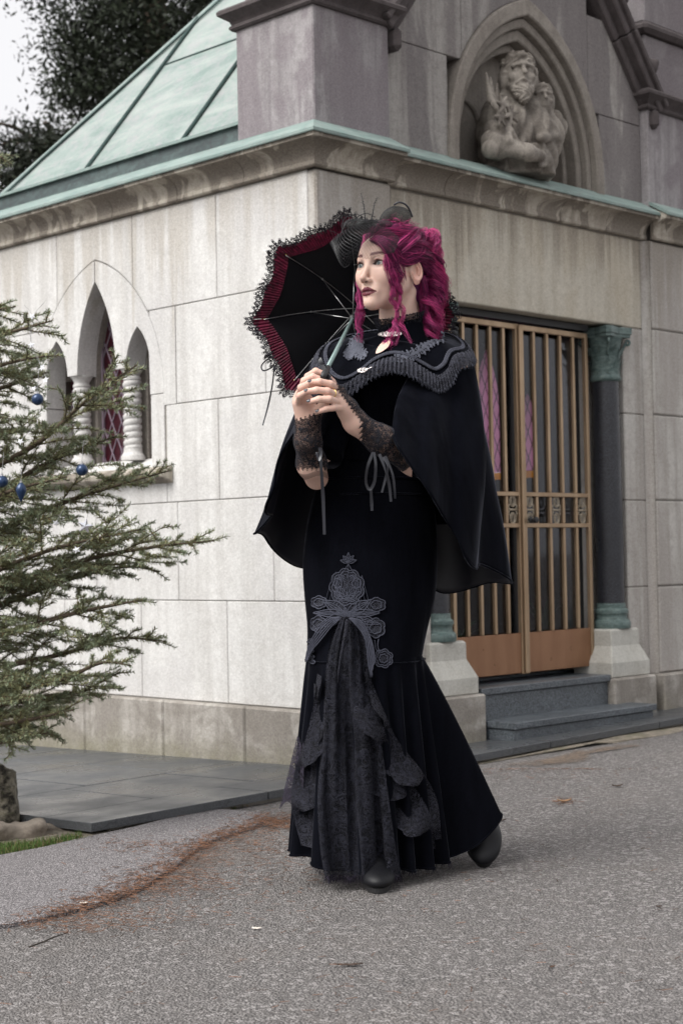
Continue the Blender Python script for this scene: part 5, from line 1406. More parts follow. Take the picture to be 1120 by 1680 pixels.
# ---- cord applique: crown, bow and tails on the skirt front
def cord(pts, r=.0019, closed=False, lift=.004, n=None, mb=None, bv=None, flat=.7):
    P = smooth_path(np.array(pts, float), n or max(10, 5 * len(pts)), closed)
    Q = np.array([drape(a, b, lift, bv) for a, b in P])
    if closed: Q = np.concatenate([Q, Q[:1]])
    mb.tube(Q, r * .72, 5, caps=not closed)
mb = MB(); mbN = MB()
def patch2d(pts, lift=.0022, bv=None, into=None):
    P = np.array(pts, float); c = P.mean(0); n = len(P); V = [drape(c[0], c[1], lift, bv)]
    for f in (.5, 1.0): V += [drape(*(c + (q - c) * f), lift, bv) for q in P]
    F = [(0, 1 + i, 1 + (i + 1) % n) for i in range(n)] + [(1 + i, 1 + n + i, 1 + n + (i + 1) % n, 1 + (i + 1) % n) for i in range(n)]
    (into or mbN).add(V, F)
def petal(cx_, cy_, ang, ln, wd, fill=2, r=.0017):
    """leaf-like loop in pixel space, with ribs"""
    ca, sa = math.cos(rad(ang)), math.sin(rad(ang)); L_ = []
    for u in np.linspace(0, 1, 8): L_.append((u * ln, wd * math.sin(math.pi * u ** .8) ))
    for u in np.linspace(1, 0, 8)[1:-1]: L_.append((u * ln, -wd * math.sin(math.pi * u ** .8)))
    cord([(cx_ + a * ca - b * sa, cy_ - a * sa - b * ca) for a, b in L_], r, True, mb=mb); patch2d([(cx_ + a * ca - b * sa, cy_ - a * sa - b * ca) for a, b in L_], .0026)
    for k in range(fill):
        off = (k - (fill - 1) / 2) * wd * .9 / max(1, fill - .5); cord([(cx_ + a * ca - b * sa, cy_ - a * sa - b * ca) for a, b in ((.05 * ln, 0), (.5 * ln, off), (.9 * ln, off * .2))], r * .8, mb=mb)
# finial
for a in (90, 50, 130, 12, 168): petal(572, 922, a, 15 if a == 90 else 13, 3, 1)
cord([(572, 925), (566, 935), (560, 945)], .0018, mb=mb); cord([(572, 925), (578, 935), (586, 945)], .0018, mb=mb); cord([(572, 922), (572, 950)], .0016, mb=mb)
# scalloped crest body
def scallop(cx_, cy_, rx, ry, n, dep, a0=0, a1=360, r=.0021):
    pts = [(cx_ + rx * (1 + dep * abs(math.sin(n * u / 2))) * math.cos(u), cy_ - ry * (1 + dep * abs(math.sin(n * u / 2))) * math.sin(u)) for u in np.linspace(rad(a0), rad(a1), 14 * n)]
    cord(pts, r, False, mb=mb, n=14 * n); patch2d(pts[::3], .0022)
for k, (rx, ry) in enumerate(((25, 27), (21, 23), (17, 18))): scallop(570, 963, rx, ry, 9, .14, 0, 360, .0022 - .0003 * k)
for k, (rx, ry) in enumerate(((19, 14), (14, 10))): scallop(570, 992, rx, ry, 7, .14)
for a in (35, 62, 90, 118, 145): petal(570, 985, a, 26, 4.5, 1)
for s in (-1, 1):
    for k in range(3):
        cord([(570 + s * (3 + 2 * k), 985), (570 + s * (14 + 2 * k), 970 - 5 * k), (570 + s * (10 + k), 950 - 3 * k), (570 + s * 3, 955 - 4 * k)], .0016, mb=mb)
    scallop(570 + s * 15, 957, 6, 7, 5, .2); 
# cross netting inside the crest
for k in range(-4, 5):
    cord([(570 + 6 * k, 944), (570 + 6 * k + 14, 1000)], .0007, mb=mb); cord([(570 + 6 * k, 944), (570 + 6 * k - 14, 1000)], .0007, mb=mb)
# bow wings: big petals left and right
for a, ln, wd, f_ in ((150, 44, 10, 3), (178, 54, 6.5, 3), (205, 52, 8, 3), (30, 44, 10, 3), (2, 52, 6.5, 3), (-18, 54, 8, 3), (-38, 50, 8, 3)): petal(570, 1007, a, ln, wd, f_, .0021)
for (cx_, cy_, rx, ry) in ((525, 988, 11, 9), (617, 992, 13, 10), (524, 1024, 11, 12), (616, 1030, 13, 14)):
    scallop(cx_, cy_, rx, ry, 6, .18); scallop(cx_, cy_, rx * .6, ry * .6, 5, .18)
# knot
for k in range(6): cord([(562 + 3 * k, 1000 - 3 * math.sin(k)), (565 + 2.2 * k, 1008), (564 + 2.6 * k, 1016)], .0026, mb=mb)
# tails
for k, o in enumerate((-6, -3, 0, 3, 6)):
    cord([(562 + o * .3, 1012), (545 + o * .4, 1022 + o), (528 + o * .6, 1044 + o), (516 + o * .6, 1066), (510 + o * .2, 1086)], .0026, lift=.014, mb=mb)
    cord([(578 + o * .3, 1012), (594 + o * .3, 1026 - o), (604 + o * .7, 1050), (608 + o * .8, 1080), (610 + o * .35, 1108)], .0026, lift=.022, mb=mb)
for k in range(5): petal(515 + k, 1050 + 9 * k, 200 - 5 * k, 10, 3, 1)
# hanging flower
for k, rr in enumerate((13, 10, 6)): scallop(628, 1080, rr, rr, 7, .2)
cord([(614, 1050), (616, 1064), (622, 1072)], .002, mb=mb); cord([(620, 1048), (619, 1060), (622, 1070)], .002, mb=mb)
ap = pbuild(mb, 'bow_applique', M['applique'], skirt_up, smooth=True); put(ap, kind='stuff'); put(pbuild(mbN, 'applique_net', M['applique_net'], skirt_up, smooth=True), kind='stuff')
# twisted centre tail of the bow over the lace
mb = MB()
mb.tube([pix(*q) for q in ((570, 1018, 4.135), (566, 1045, 4.12), (560, 1075, 4.115), (556, 1100, 4.112), (554, 1120, 4.112))], [.012, .011, .009, .006, .003], 8, flat=.5); pbuild(mb, 'bow_tail', M['lace_ruffle'], skirt_up, smooth=True)

# ---- bodice
bod = loft([ell_ring(*r) for r in ((548, 622, 708, 4.315, .062), (562, 580, 742, 4.315, .075), (585, 548, 758, 4.31, .095), (620, 548, 748, 4.31, .118), (655, 552, 735, 4.31, .135), (690, 552, 715, 4.31, .128), (725, 542, 700, 4.31, .112), (758, 531, 690, 4.31, .105))], 120, 8)
bod = bod + normals_of(bod) * (.003 * vnoise(bod * 3, 9) + .0045 * np.sin(bod[..., 0] * 120 + bod[..., 2] * 25) * np.exp(-((np.linspace(0, 1, bod.shape[0]) - .7) / .3) ** 2)[:, None])[..., None]
mb = MB(); mb.grid(bod, wrap=True); pbuild(mb, 'bodice', M['velvet'], smooth=True, recalc=True)
# tight sleeves on the upper arms
for pts, rr in ((((575, 615, 4.30), (550, 690, 4.24), (534, 752, 4.16)), (.052, .048, .042)), (((730, 615, 4.31), (742, 690, 4.24), (730, 768, 4.15), (705, 764, 4.10), (668, 744, 4.035)), (.052, .048, .042, .041, .0425))):
    mb = MB(); P = smooth_path(np.array(PX(*pts)), 24); mb.tube(P, np.interp(np.linspace(0, 1, 24), np.linspace(0, 1, len(rr)), rr), 24); pbuild(mb, 'upper_sleeve', M['velvet'], smooth=True)
# ---- cape sleeves
def sleeve(sh, loop, name, folds, seed, bulge=.03, ridges=()):
    sh = np.array(PX(*sh)); loop = np.array(PX(*loop)); n = 150
    A = smooth_path(sh, n, True); B = smooth_path(loop, n, True)
    cA, cB = A.mean(0), B.mean(0); rows = []
    r_ = np.random.default_rng(seed)
    u = np.linspace(0, 2 * math.pi, n, endpoint=False)
    fl = sum(r_.uniform(.5, 1) * np.sin(k * u + r_.uniform(0, 6)) for k in folds) / len(folds)
    rd_ = sum((a_ * np.exp(-(((u / 6.2832 * len(loop) - k_ + len(loop) / 2) % len(loop) - len(loop) / 2) / w_) ** 2) for k_, a_, w_ in ridges), np.zeros(n))
    for s in np.linspace(0, 1, 46):
        P = A + (B - A) * s; c = cA + (cB - cA) * s; out = P - c; l = np.linalg.norm(out, axis=1)[:, None]
        P = P + out / (l + 1e-6) * (bulge * math.sin(math.pi * s) + .042 * fl * s ** .9 + rd_ * math.sin(math.pi * min(1, s * .5 + .18)) )[:, None]
        rows.append(P)
    G = np.array(rows); G = G + normals_of(G) * (.003 * vnoise(G * 2.4, seed))[..., None]
    mb = MB(); mb.grid(G, wrap=True); o = pbuild(mb, name, [M['velvet'], M['lining']], smooth=True, recalc=True)
    m = thick(o, .005, -1); m.modifiers[-1].material_offset = 1
    mb = MB(); mb.tube(np.concatenate([G[-1], G[-1][:1]]), .0032, 5, caps=False); pbuild(mb, 'cape_hem', M['velvet'], o, smooth=True)
    for k_, a_, w_ in ridges[:1]:
        i_ = int(k_ / len(loop) * n) % n; mb = MB(); mb.tube(G[2:, i_] + normals_of(G)[2:, i_] * .0015, .0013, 4); pbuild(mb, 'cape_fold_highlight', M['braid'], o, smooth=True)  # added paler cord along the ridge, imitating the highlight on the fold
    return G
sl_l = sleeve([(560, 600, 4.215), (540, 606, 4.22), (524, 612, 4.25), (516, 618, 4.30), (518, 612, 4.34), (530, 600, 4.38), (548, 592, 4.41), (570, 590, 4.43), (590, 600, 4.42), (600, 625, 4.38), (598, 640, 4.33), (590, 635, 4.27), (578, 612, 4.23)],
    [(494, 706, 4.00), (470, 722, 4.02), (453, 765, 4.05), (450, 812, 4.09), (438, 845, 4.16), (424, 868, 4.26), (420, 876, 4.34), (445, 897, 4.42), (497, 926, 4.46), (530, 900, 4.46), (548, 800, 4.38), (540, 735, 4.24), (515, 704, 4.07)], 'cape_sleeve', (3, 5, 7), 4, .02)
sl_r = sleeve([(676, 606, 4.205), (700, 612, 4.20), (730, 612, 4.20), (752, 606, 4.22), (766, 602, 4.26), (772, 600, 4.31), (766, 592, 4.36), (748, 586, 4.41), (725, 585, 4.43), (700, 595, 4.43), (690, 620, 4.40), (684, 640, 4.34), (678, 640, 4.28), (674, 622, 4.23)],
    [(655, 736, 3.945), (690, 786, 3.95), (725, 840, 3.985), (749, 880, 4.04), (759, 910, 4.11), (792, 932, 4.22), (835, 950, 4.33), (818, 958, 4.42), (775, 964, 4.48), (712, 963, 4.49), (690, 900, 4.46), (676, 800, 4.38), (662, 750, 4.22), (650, 722, 4.06)], 'cape_sleeve', (3, 4, 6), 6, .020, ((4.3, .030, .55), (2.4, -.012, .5), (1.4, .012, .4), (5.6, -.010, .5)))
# cape back panel between the sleeves
mb = MB(); G = np.array([[pix(545 + 215 * u + (-40 + 80 * u) * s, 560 + 300 * s, 4.43 + .06 * s + .02 * math.sin(u * 14)) for u in np.linspace(0, 1, 40)] for s in np.linspace(0, 1, 20)]); mb.grid(G)
thick(pbuild(mb, 'cape_back', M['velvet'], smooth=True), .004)
# ---- high collar and neck ruffle
nb = h2w((0, -.045, -.165)); nt_ = h2w((0, -.036, -.135))
def ring_at(c, ax, rx, ry, n=96):
    ax = ax / np.linalg.norm(ax); a = np.array([1.0, 0, 0]); a -= ax * (a @ ax); a /= np.linalg.norm(a); b = np.cross(ax, a); u = np.linspace(0, 2 * math.pi, n, endpoint=False)
    return c + rx * np.cos(u)[:, None] * a + ry * np.sin(u)[:, None] * b
nax = nt_ - nb; c0 = h2w((0, -.046, -.178)); c1 = h2w((0, -.040, -.122))
Gc = np.stack([ring_at(c0 + [0, 0, -.035], np.array([0, 0, 1.]), .088, .086), ring_at(c0, nax, .074, .078), ring_at((c0 + c1) / 2, nax, .064, .069), ring_at(c1, nax, .057, .062)], 0)
Gc = np.stack([smooth_path(Gc[:, j], 14) for j in range(96)], 1)
mb = MB(); mb.grid(Gc, wrap=True); thick(pbuild(mb, 'stand_collar', M['velvet'], smooth=True, recalc=True), .004)
mb = MB(); u = np.linspace(0, 2 * math.pi, 480, endpoint=False); rings = []
for v in np.linspace(0, 1, 8):
    R0 = ring_at(c1 + (c1 - c0) / np.linalg.norm(c1 - c0) * (.028 * v - .012), nax, 1, 1, 480) - c1 - (c1 - c0) / np.linalg.norm(c1 - c0) * (.028 * v - .012)
    rings.append(c1 + (c1 - c0) / np.linalg.norm(c1 - c0) * (.028 * v - .012) + R0 * (.0605 + .010 * v + .0045 * np.sin(u * 46 + .8 * np.sin(u * 7)) * (.4 + .6 * v))[:, None] + np.array([0, 0, 1]) * (.0016 * np.sin(u * 46 + 1)[:, None] * v))
mb.grid(np.array(rings), wrap=True); pbuild(mb, 'neck_ruffle', M['lace_ruffle'], smooth=True)
# ---- broad scalloped collar over the shoulders
edge = [(548, 648, 4.100), (525, 636, 4.130), (514, 606, 4.185), (519, 582, 4.27), (540, 566, 4.36), (585, 552, 4.43), (650, 545, 4.46), (710, 548, 4.46), (748, 556, 4.42), (768, 570, 4.35), (771, 584, 4.27), (748, 592, 4.19), (738, 616, 4.160), (720, 629, 4.145), (697, 617, 4.135), (668, 600, 4.125), (640, 596, 4.115), (610, 608, 4.105), (578, 634, 4.098)]
E_ = smooth_path(np.array(PX(*edge)), 220, True)
inn = ring_at(c0 + [0, 0, -.012], np.array([0, 0, 1.]), .068, .070, 720)
cxy = c0[:2]
aE = np.arctan2(E_[:, 1] - cxy[1], E_[:, 0] - cxy[0]); aI = np.arctan2(inn[:, 1] - cxy[1], inn[:, 0] - cxy[0]); I_ = samp(aI[np.argsort(aI)], inn[np.argsort(aI)], aE)
rowsC = []
for s in np.linspace(0, 1, 26):
    P = I_ + (E_ - I_) * s; P[:, 2] += .030 * math.sin(math.pi * s ** .9) * .9; rowsC.append(P)
GCo = np.array(rowsC)
mb = MB(); mb.grid(GCo, wrap=True); collar = pbuild(mb, 'shoulder_collar', M['velvet'], smooth=True, recalc=True); thick(collar, .005)
CB = bvh_of(GCo)
nco = normals_of(GCo); nco = nco * np.sign(nco[..., 2:3] + .3)
def ring_row(f): i = f * 25; a = int(min(24, math.floor(i))); t_ = i - a; return GCo[a] * (1 - t_) + GCo[a + 1] * t_, nco[a]
mb = MB()
P, N_ = ring_row(.80); k = np.arange(220)
def zig(P, N_, amp, per_, lift, r):
    T = np.roll(P, -1, 0) - np.roll(P, 1, 0); T /= np.linalg.norm(T, axis=1)[:, None] + 1e-9; S = np.cross(N_, T)
    M_ = 3; Pn = np.stack([np.interp(np.linspace(0, 220, 220 * M_, endpoint=False), np.arange(221), np.append(P[:, a], P[0, a])) for a in range(3)], 1); Sn = np.repeat(S, M_, 0); Nn_ = np.repeat(N_, M_, 0)
    w_ = np.sin(np.arange(220 * M_) * 2 * math.pi / per_)
    return Pn + Sn * (amp * w_)[:, None] + Nn_ * lift
for ph_ in (1, -1):
    Q = zig(P, N_, .0042 * ph_, 9, .0045, .002); mb.tube(np.concatenate([Q, Q[:1]]), .0024, 4, caps=False)
put(pbuild(mb, 'collar_braid', M['braid'], collar, smooth=True), kind='stuff')
# pleated lace border
T = np.roll(E_, -1, 0) - np.roll(E_, 1, 0); T /= np.linalg.norm(T, axis=1)[:, None]
P0, N0 = ring_row(.90); out = (E_ - P0); out /= np.linalg.norm(out, axis=1)[:, None] + 1e-9
M_ = 4; up = lambda A: np.stack([np.interp(np.linspace(0, 220, 220 * M_, endpoint=False), np.arange(221), np.append(A[:, a], A[0, a])) for a in range(3)], 1)
P0u, N0u, Ou = up(P0), up(N0), up(out); w_ = np.sin(np.arange(220 * M_) * 2 * math.pi / 11) 
ln_b = .030
Gb = np.stack([P0u + Ou * (ln_b * v) + N0u * (.007 + .0038 * w_[:, None] * (.4 + .6 * v) - .010 * v * v) - np.array([0, 0, .008]) * v * v for v in np.linspace(0, 1, 8)], 0)
mb = MB(); mb.grid(Gb, wrap=True); pbuild(mb, 'collar_ruffle', M['lace_collar'], collar, smooth=True)
mb = MB(); rgf = np.random.default_rng(17)
for k in range(0, 220 * M_, 1):
    a = Gb[-1, k]; e = a + Ou[k] * rgf.uniform(.002, .006) + np.array([rgf.normal(0, .002), rgf.normal(0, .002), -rgf.uniform(.001, .006)]); mb.tube([a, e], [.0007, .0003], 3)
put(pbuild(mb, 'collar_fringe', M['braid'], collar), kind='stuff')
# scroll applique on the collar
def ccord(pts, r=.0017, closed=False):
    P = smooth_path(np.array(pts, float), max(12, 6 * len(pts)), closed); Q = np.array([drape(a, b, .0035, CB, 4.2) for a, b in P])
    if closed: Q = np.concatenate([Q, Q[:1]])
    mbA.tube(Q, r, 5)
def spiral(cx_, cy_, r0, turns, a0, sgn=1, r=.0018):
    ccord([(cx_ + r0 * (1 - u) * math.cos(a0 + sgn * u * turns * 6.28), cy_ + .8 * r0 * (1 - u) * math.sin(a0 + sgn * u * turns * 6.28)) for u in np.linspace(0, .9, int(12 * turns) + 4)], r)
def scroll_group(path, w0, seed):
    P = smooth_path(np.array(path, float), 24); r_ = np.random.default_rng(seed); T = np.gradient(P, axis=0); T /= np.linalg.norm(T, axis=1)[:, None]; Nr = np.stack([-T[:, 1], T[:, 0]], 1)
    for o in (-1.5, 0, 1.5): ccord(P + Nr * o, .0019)
    for k in range(1, 23):
        s = 1 if k % 2 else -1; c = P[k] + Nr[k] * s * w0 * .55
        spiral(c[0], c[1], w0 * .50, 1.2, math.atan2(-Nr[k, 1] * s, -Nr[k, 0] * s), s)
        tip = P[k] + Nr[k] * s * w0 * 1.25 + T[k] * 3; ccord([P[k], c + T[k] * 3, tip], .0021); ccord([P[k] + T[k] * 2, c + T[k] * 5, tip], .0019)
mbA = MB(); scroll_group([(640, 590), (665, 587), (690, 575), (705, 562), (728, 553)], 8.5, 1); put(pbuild(mbA, 'collar_applique', M['collar_applique'], collar, smooth=True), kind='stuff')
mbA = MB(); scroll_group([(602, 586), (588, 580), (580, 566), (592, 556)], 8.5, 2); scroll_group([(568, 590), (577, 577), (590, 565)], 7, 3); put(pbuild(mbA, 'collar_applique', M['collar_applique'], collar, smooth=True), kind='stuff')
# keyhole opening: skin glimpse
mb = MB(); kp = [(618, 583), (622, 574), (632, 563), (639, 559), (641, 563), (637, 573), (627, 581), (620, 584)]
Q = [drape(a, b, .009, CB, 4.2) for a, b in smooth_path(np.array(kp, float), 24, True)]; c = drape(630, 572, .012, CB, 4.2); mb.add([c] + Q, [(0, 1 + i, 1 + (i + 1) % 24) for i in range(24)], SKIN); pbuild(mb, 'keyhole_skin', M['skin'], colors=True, smooth=True)
# brooches
def brooch(cx_, cy_, w_, ang, bv, lift):
    mb = MB(); ca, sa = math.cos(rad(ang)), math.sin(rad(ang))
    def L(pts, r=.0012):
        P = smooth_path(np.array(pts, float), 4 * len(pts)); mb.tube([drape(cx_ + a * ca - b * sa, cy_ + a * sa + b * ca, lift, bv, 4.15) for a, b in P], r, 5)
    for s in (-1, 1):
        for r0, dx in ((4.2, 6), (4.0, 12), (2.6, 17)):
            L([(s * dx * w_ / 17 + r0 * math.cos(u) * .9, r0 * .85 * math.sin(u)) for u in np.linspace(0, 6.28, 9)]); L([(s * dx * w_ / 17 + r0 * .5 * math.cos(u), r0 * .45 * math.sin(u)) for u in np.linspace(0, 6.28, 7)], .001)
    L([(-5, 0), (0, -1.5), (5, 0)], .0016); L([(-5, 0), (0, 1.5), (5, 0)], .0016); L([(-w_, 2), (0, 3), (w_, 2)], .001)
    pbuild(mb, 'brooch', M['silver'], smooth=True)
CC = bvh_of(GCo, Gc); brooch(641, 549, 15, -2, CC, .006); brooch(606, 611, 15, -6, CC, .010)
# ---- lace gloves: shells round forearm and hand back
def glove(arm, h, name, keep):
    v, f, c = arm; n = np.zeros_like(v); t0 = v[f]
    fn = np.cross(t0[:, 1] - t0[:, 0], t0[:, 2] - t0[:, 0])
    for k in range(4): np.add.at(n, f[:, k], fn)
    n /= np.linalg.norm(n, axis=1)[:, None] + 1e-12
    A = h['arm'][0]; ctr = A[0] + (A[-1] - A[0]) * .5
    if np.mean(np.einsum('ij,ij->i', n, v - ctr) > 0) < .5: n = -n
    m = keep(v); fm = m[f].all(1); idx = np.unique(f[fm]); mp = -np.ones(len(v), int); mp[idx] = np.arange(len(idx))
    mb = MB(); mb.add(v[idx] + n[idx] * .0022, mp[f[fm]]); pbuild(mb, name, M['glove_lace'], smooth=True)
def keep_r(v):
    p = proj(v); w_ = 3 * np.sin(p[:, 0] * .9); return (p[:, 1] > 683 + w_ - .35 * (p[:, 0] - 500)) & (p[:, 1] < 770 + w_)
def keep_l(v):
    A = hand_l['arm'][0]; ax = A[-1] - A[1]; L_ = np.linalg.norm(ax); t_ = (v - A[1]) @ ax / L_ ** 2; p = proj(v); w_ = 3.5 * np.sin((p[:, 0] + p[:, 1]) * .7)
    back = p[:, 0] * .80 - p[:, 1] * .60
    kn_ = (p[:, 0] > 552 + w_ * .6) & (p[:, 1] < 700) & ((p[:, 1] + w_) < 640 + (p[:, 0] - 552) * 1.35)
    return ((t_ > .10 + .004 * w_) & (p[:, 0] > 590 + w_)) | (kn_ & (p[:, 0] <= 592 + w_))
glove(arms[0], hand_r, 'lace_glove', keep_r); glove(arms[1], hand_l, 'lace_glove', keep_l)
# ---- satin ribbons hanging from the gloves
def ribbon(pts, wd, name='ribbon', parent=None, builder=None, mat='ribbon', tw=.6):
    P = smooth_path(np.array(PX(*pts)), 40); T = np.gradient(P, axis=0); T /= np.linalg.norm(T, axis=1)[:, None]
    toc = _O - P; toc /= np.linalg.norm(toc, axis=1)[:, None]; S = np.cross(T, toc); S /= np.linalg.norm(S, axis=1)[:, None]; a = np.sin(np.linspace(0, 5, 40)) * tw
    S = S * np.cos(a)[:, None] + toc * np.sin(a)[:, None]
    mb = MB(); mb.grid(np.stack([P - S * wd / 2, P, P + S * wd / 2], 1)); return (builder or pbuild)(mb, name, M[mat], parent, smooth=True)
ribbon([(525, 735, 3.955), (527, 770, 3.95), (530, 820, 3.96), (532, 877, 3.97)], .0085); ribbon([(519, 742, 3.955), (523, 755, 3.945), (527, 742, 3.95), (524, 734, 3.955)], .006)
ribbon([(612, 742, 3.93), (603, 765, 3.92), (600, 790, 3.925), (606, 803, 3.93), (614, 790, 3.925), (616, 762, 3.92), (613, 742, 3.93)], .0075)
ribbon([(608, 800, 3.93), (609, 820, 3.935), (610, 838, 3.94)], .008); ribbon([(622, 745, 3.935), (632, 770, 3.93), (638, 795, 3.94), (641, 823, 3.945)], .0075)
ribbon([(628, 750, 3.935), (636, 765, 3.93), (632, 785, 3.935), (626, 808, 3.94)], .006); ribbon([(632, 748, 3.94), (644, 780, 3.94), (648, 818, 3.95)], .006)
# ---- boots
def boot(toe, heel, zt, name, lift):
    """toe, heel: world points on the sole line"""
    d = toe - heel; L_ = np.linalg.norm(d); d = d / L_; sd = np.cross(d, [0, 0, 1]); sd /= np.linalg.norm(sd); up = np.cross(sd, d)
    fr = lambda a, b, c: heel + d * a + sd * b + up * c
    f = lambda p: None
    M3 = np.stack([d, sd, up], 1)
    def sd_b(p):
        q = (p - heel) @ M3
        a = sd_ell(q, (L_ * .70, 0, .024), (L_ * .34, .050, .031)); a = smin(a, sd_cap(q, (L_ * .18, 0, .045), (L_ * .60, 0, .040), .034, .036), .03)
        if lift[1]: a = smin(a, sd_cap(q, (L_ * .20, 0, .05), (L_ * .16 + lift[0], 0, .17), .038, .042), .03)
        a = smax(a, .012 - q[:, 2], .006); return a
    lo = np.minimum(toe, heel) - .10; hi = np.maximum(toe, heel) + .12; hi[2] += .12
    v, f_ = surface_nets(sd_b, lo, hi, .005); mb = MB(); mb.add(v, f_); o = pbuild(mb, name, M['boot'], smooth=True, recalc=True)
    mb = MB(); out = []
    for u in np.linspace(0, 2 * math.pi, 40, endpoint=False):
        x = L_ * .52 + L_ * .50 * math.cos(u); wv = (.040 if math.cos(u) > 0 else .033) * math.copysign(abs(math.sin(u)) ** .8, math.sin(u)) * (1 if math.cos(u) > 0 else .95); out.append((x, wv))
    V = [fr(a, b, c) for c in (0.0, .013) for a, b in out]; n = 40; mb.add(V, [tuple(range(n))[::-1], tuple(range(n, 2 * n))] + [(i, (i + 1) % n, n + (i + 1) % n, n + i) for i in range(n)]); pbuild(mb, 'sole', M['iron'], o, recalc=True)
    return o
tz = on_road(625, 1467); boot(tz + [-.005, .004, .002], tz + [-.02, .25, .03], 0, 'boot', (0.0, 1)) 
tb = on_road(793, 1424); hb = tb + np.array([.012, .15, .165]); boot(tb + [-.0, .0, .004], hb, 0, 'boot', (-.01, 0))
# ------------------------------------------------------------------ hair
def hair_mat():
    t = NT('magenta_hair'); p = t.pos(); c = t.col()
    t.set(base=c, rough=.42, spec=.45); return t.m
M['hair'] = hair_mat()
HD, HM_, HB = np.array([.058, .0050, .040]), np.array([.22, .012, .098]), np.array([.62, .058, .235])
def cap_sd(q):
    d = sd_ell(q, (0, -.016, .020), (.0785, .0990, .0815)); d = smin(d, sd_ell(q, (0, -.055, -.03), (.058, .052, .070)), .02)
    z = q[:, 2]; line = np.interp(z, [-.2, -.06, -.012, .012, .03, .05, .064, .073, .2], [-.03, -.025, .004, .022, .044, .062, .074, .090, .30]) + np.where(q[:, 0] > .028, .010, 0) * np.clip((q[:, 2] - .005) * 60, 0, 1)
    line = line + .002 * np.sin(q[:, 0] * 300)
    d = smax(d, q[:, 1] - line, .004); d = smax(d, -(z + .085), .01)
    for s in (-1, 1): d = smax(d, -sd_ell(q, (s * .082, -.006, -.012), (.030, .024, .036)), .004)
    return d
v, f = surface_nets(cap_sd, (-.10, -.125, -.10), (.10, .11, .13), .0035)
mb = MB(); col_c = HD * 1.3 + np.clip(vnoise(v * 60, 4), 0, 1)[:, None] * (HM_ - HD) * .5; mb.add(h2w(v), f, col_c)
hair = pbuild(mb, 'hair', M['hair'], smooth=True, colors=True, recalc=True)
rh = np.random.default_rng(21)
mbH = MB()
def lock(pts, rad_, n, bright=.5, curl=0.0, cf=3.0, frizz=.0022, r=.00046, local=True, seg=22, flat=1.0, taper=True):
    P = smooth_path(np.array(pts, float), seg)
    if local: P = h2w(P)
    T = np.gradient(P, axis=0); T /= np.linalg.norm(T, axis=1)[:, None]
    a = np.array([0, 0, 1.0]); N = np.cross(T, a); bad = np.linalg.norm(N, axis=1) < .05; N[bad] = np.cross(T[bad], [1, 0, 0]); N /= np.linalg.norm(N, axis=1)[:, None]; B = np.cross(T, N)
    u = np.linspace(0, 1, seg); R_ = 1.18 * np.interp(u, np.linspace(0, 1, len(rad_)), rad_)
    L_ = np.linalg.norm(np.diff(P, axis=0), axis=1).sum()
    n = max(1, int(n * 1.0)); th = rh.uniform(0, 6.28, (n, 1)); rr = np.sqrt(rh.uniform(0, 1, (n, 1))); tw = rh.normal(0, .5, (n, 1)) + .6; uu = u[None]
    an = th + tw * uu * 2; x = rr * np.cos(an) * R_; y = rr * np.sin(an) * R_ * flat
    ph_ = rh.normal(0, .9, (n, 1)); ea = np.minimum(1, uu * 4); x = x + curl * np.sin(uu * cf * 6.28 + ph_) * ea; y = y + curl * np.cos(uu * cf * 6.28 + ph_) * ea
    j = sum(frizz * a_ * np.sin(u[None, :, None] * k_ + rh.uniform(0, 6.28, (n, 1, 3))) for k_, a_ in ((5, .7), (13, .5), (27, .22))) * np.minimum(1, 3 * u)[None, :, None]
    Q = P[None] + N[None] * x[..., None] + B[None] * y[..., None] + j
    ends = rh.uniform(.80, 1.0, (n, 1)) if taper else np.ones((n, 1)); wd_ = r * np.clip((ends - uu) * 9, .12, 1)
    a3 = np.arange(3) * 2 * math.pi / 3; off = np.cos(a3)[:, None, None] * N[None] + np.sin(a3)[:, None, None] * B[None]
    V = Q[:, :, None, :] + wd_[:, :, None, None] * np.transpose(off, (1, 0, 2))[None]
    bb = np.clip(bright + rh.normal(0, .34, (n, 1)) + .25 * (rr - .5), 0, 1.25); c = HD + (HM_ - HD) * np.minimum(1, bb * 2) + (HB - HM_) * np.maximum(0, bb * 2 - 1) * .9
    F = (_tube_faces(seg, 3)[None] + (np.arange(n) * seg * 3)[:, None, None]).reshape(-1, 4)
    mbH.add(V.reshape(-1, 3), F, np.repeat(c, seg * 3, 0))
def on_cap(x, y, z, off=.006):
    """push a direction out to the hair cap surface"""
    c = np.array([0, -.016, .020]); d = np.array([x, y, z]) - c; k = np.linalg.norm(d / np.array([.0785, .0990, .0815])); return c + d / k * (1 + off / np.linalg.norm(d / k))
gath = np.array([.012, -.088, .060])
# swept-back top and sides: from the hairline over the crown to the gathering point
for k, x0 in enumerate(np.linspace(-.066, .066, 15)):
    zz = .060 - 13.0 * x0 ** 2 + .004 * math.sin(k * 3); yy = .074 - 12.0 * x0 ** 2
    a = on_cap(x0, yy, zz, .001); b = on_cap(x0 * 1.02, yy - .035, zz + .026, .012 + .004 * math.sin(k * 2.1)); c = on_cap(x0 * .8, yy - .085, .095, .014 + .004 * math.cos(k)); d = on_cap(x0 * .45 + .006, -.075, .085, .012)
    lock([a, b, c, d, gath], [.004, .010, .011, .009, .007], 62, .42 + .12 * math.sin(k * 1.7), .0012, 2, seg=20)
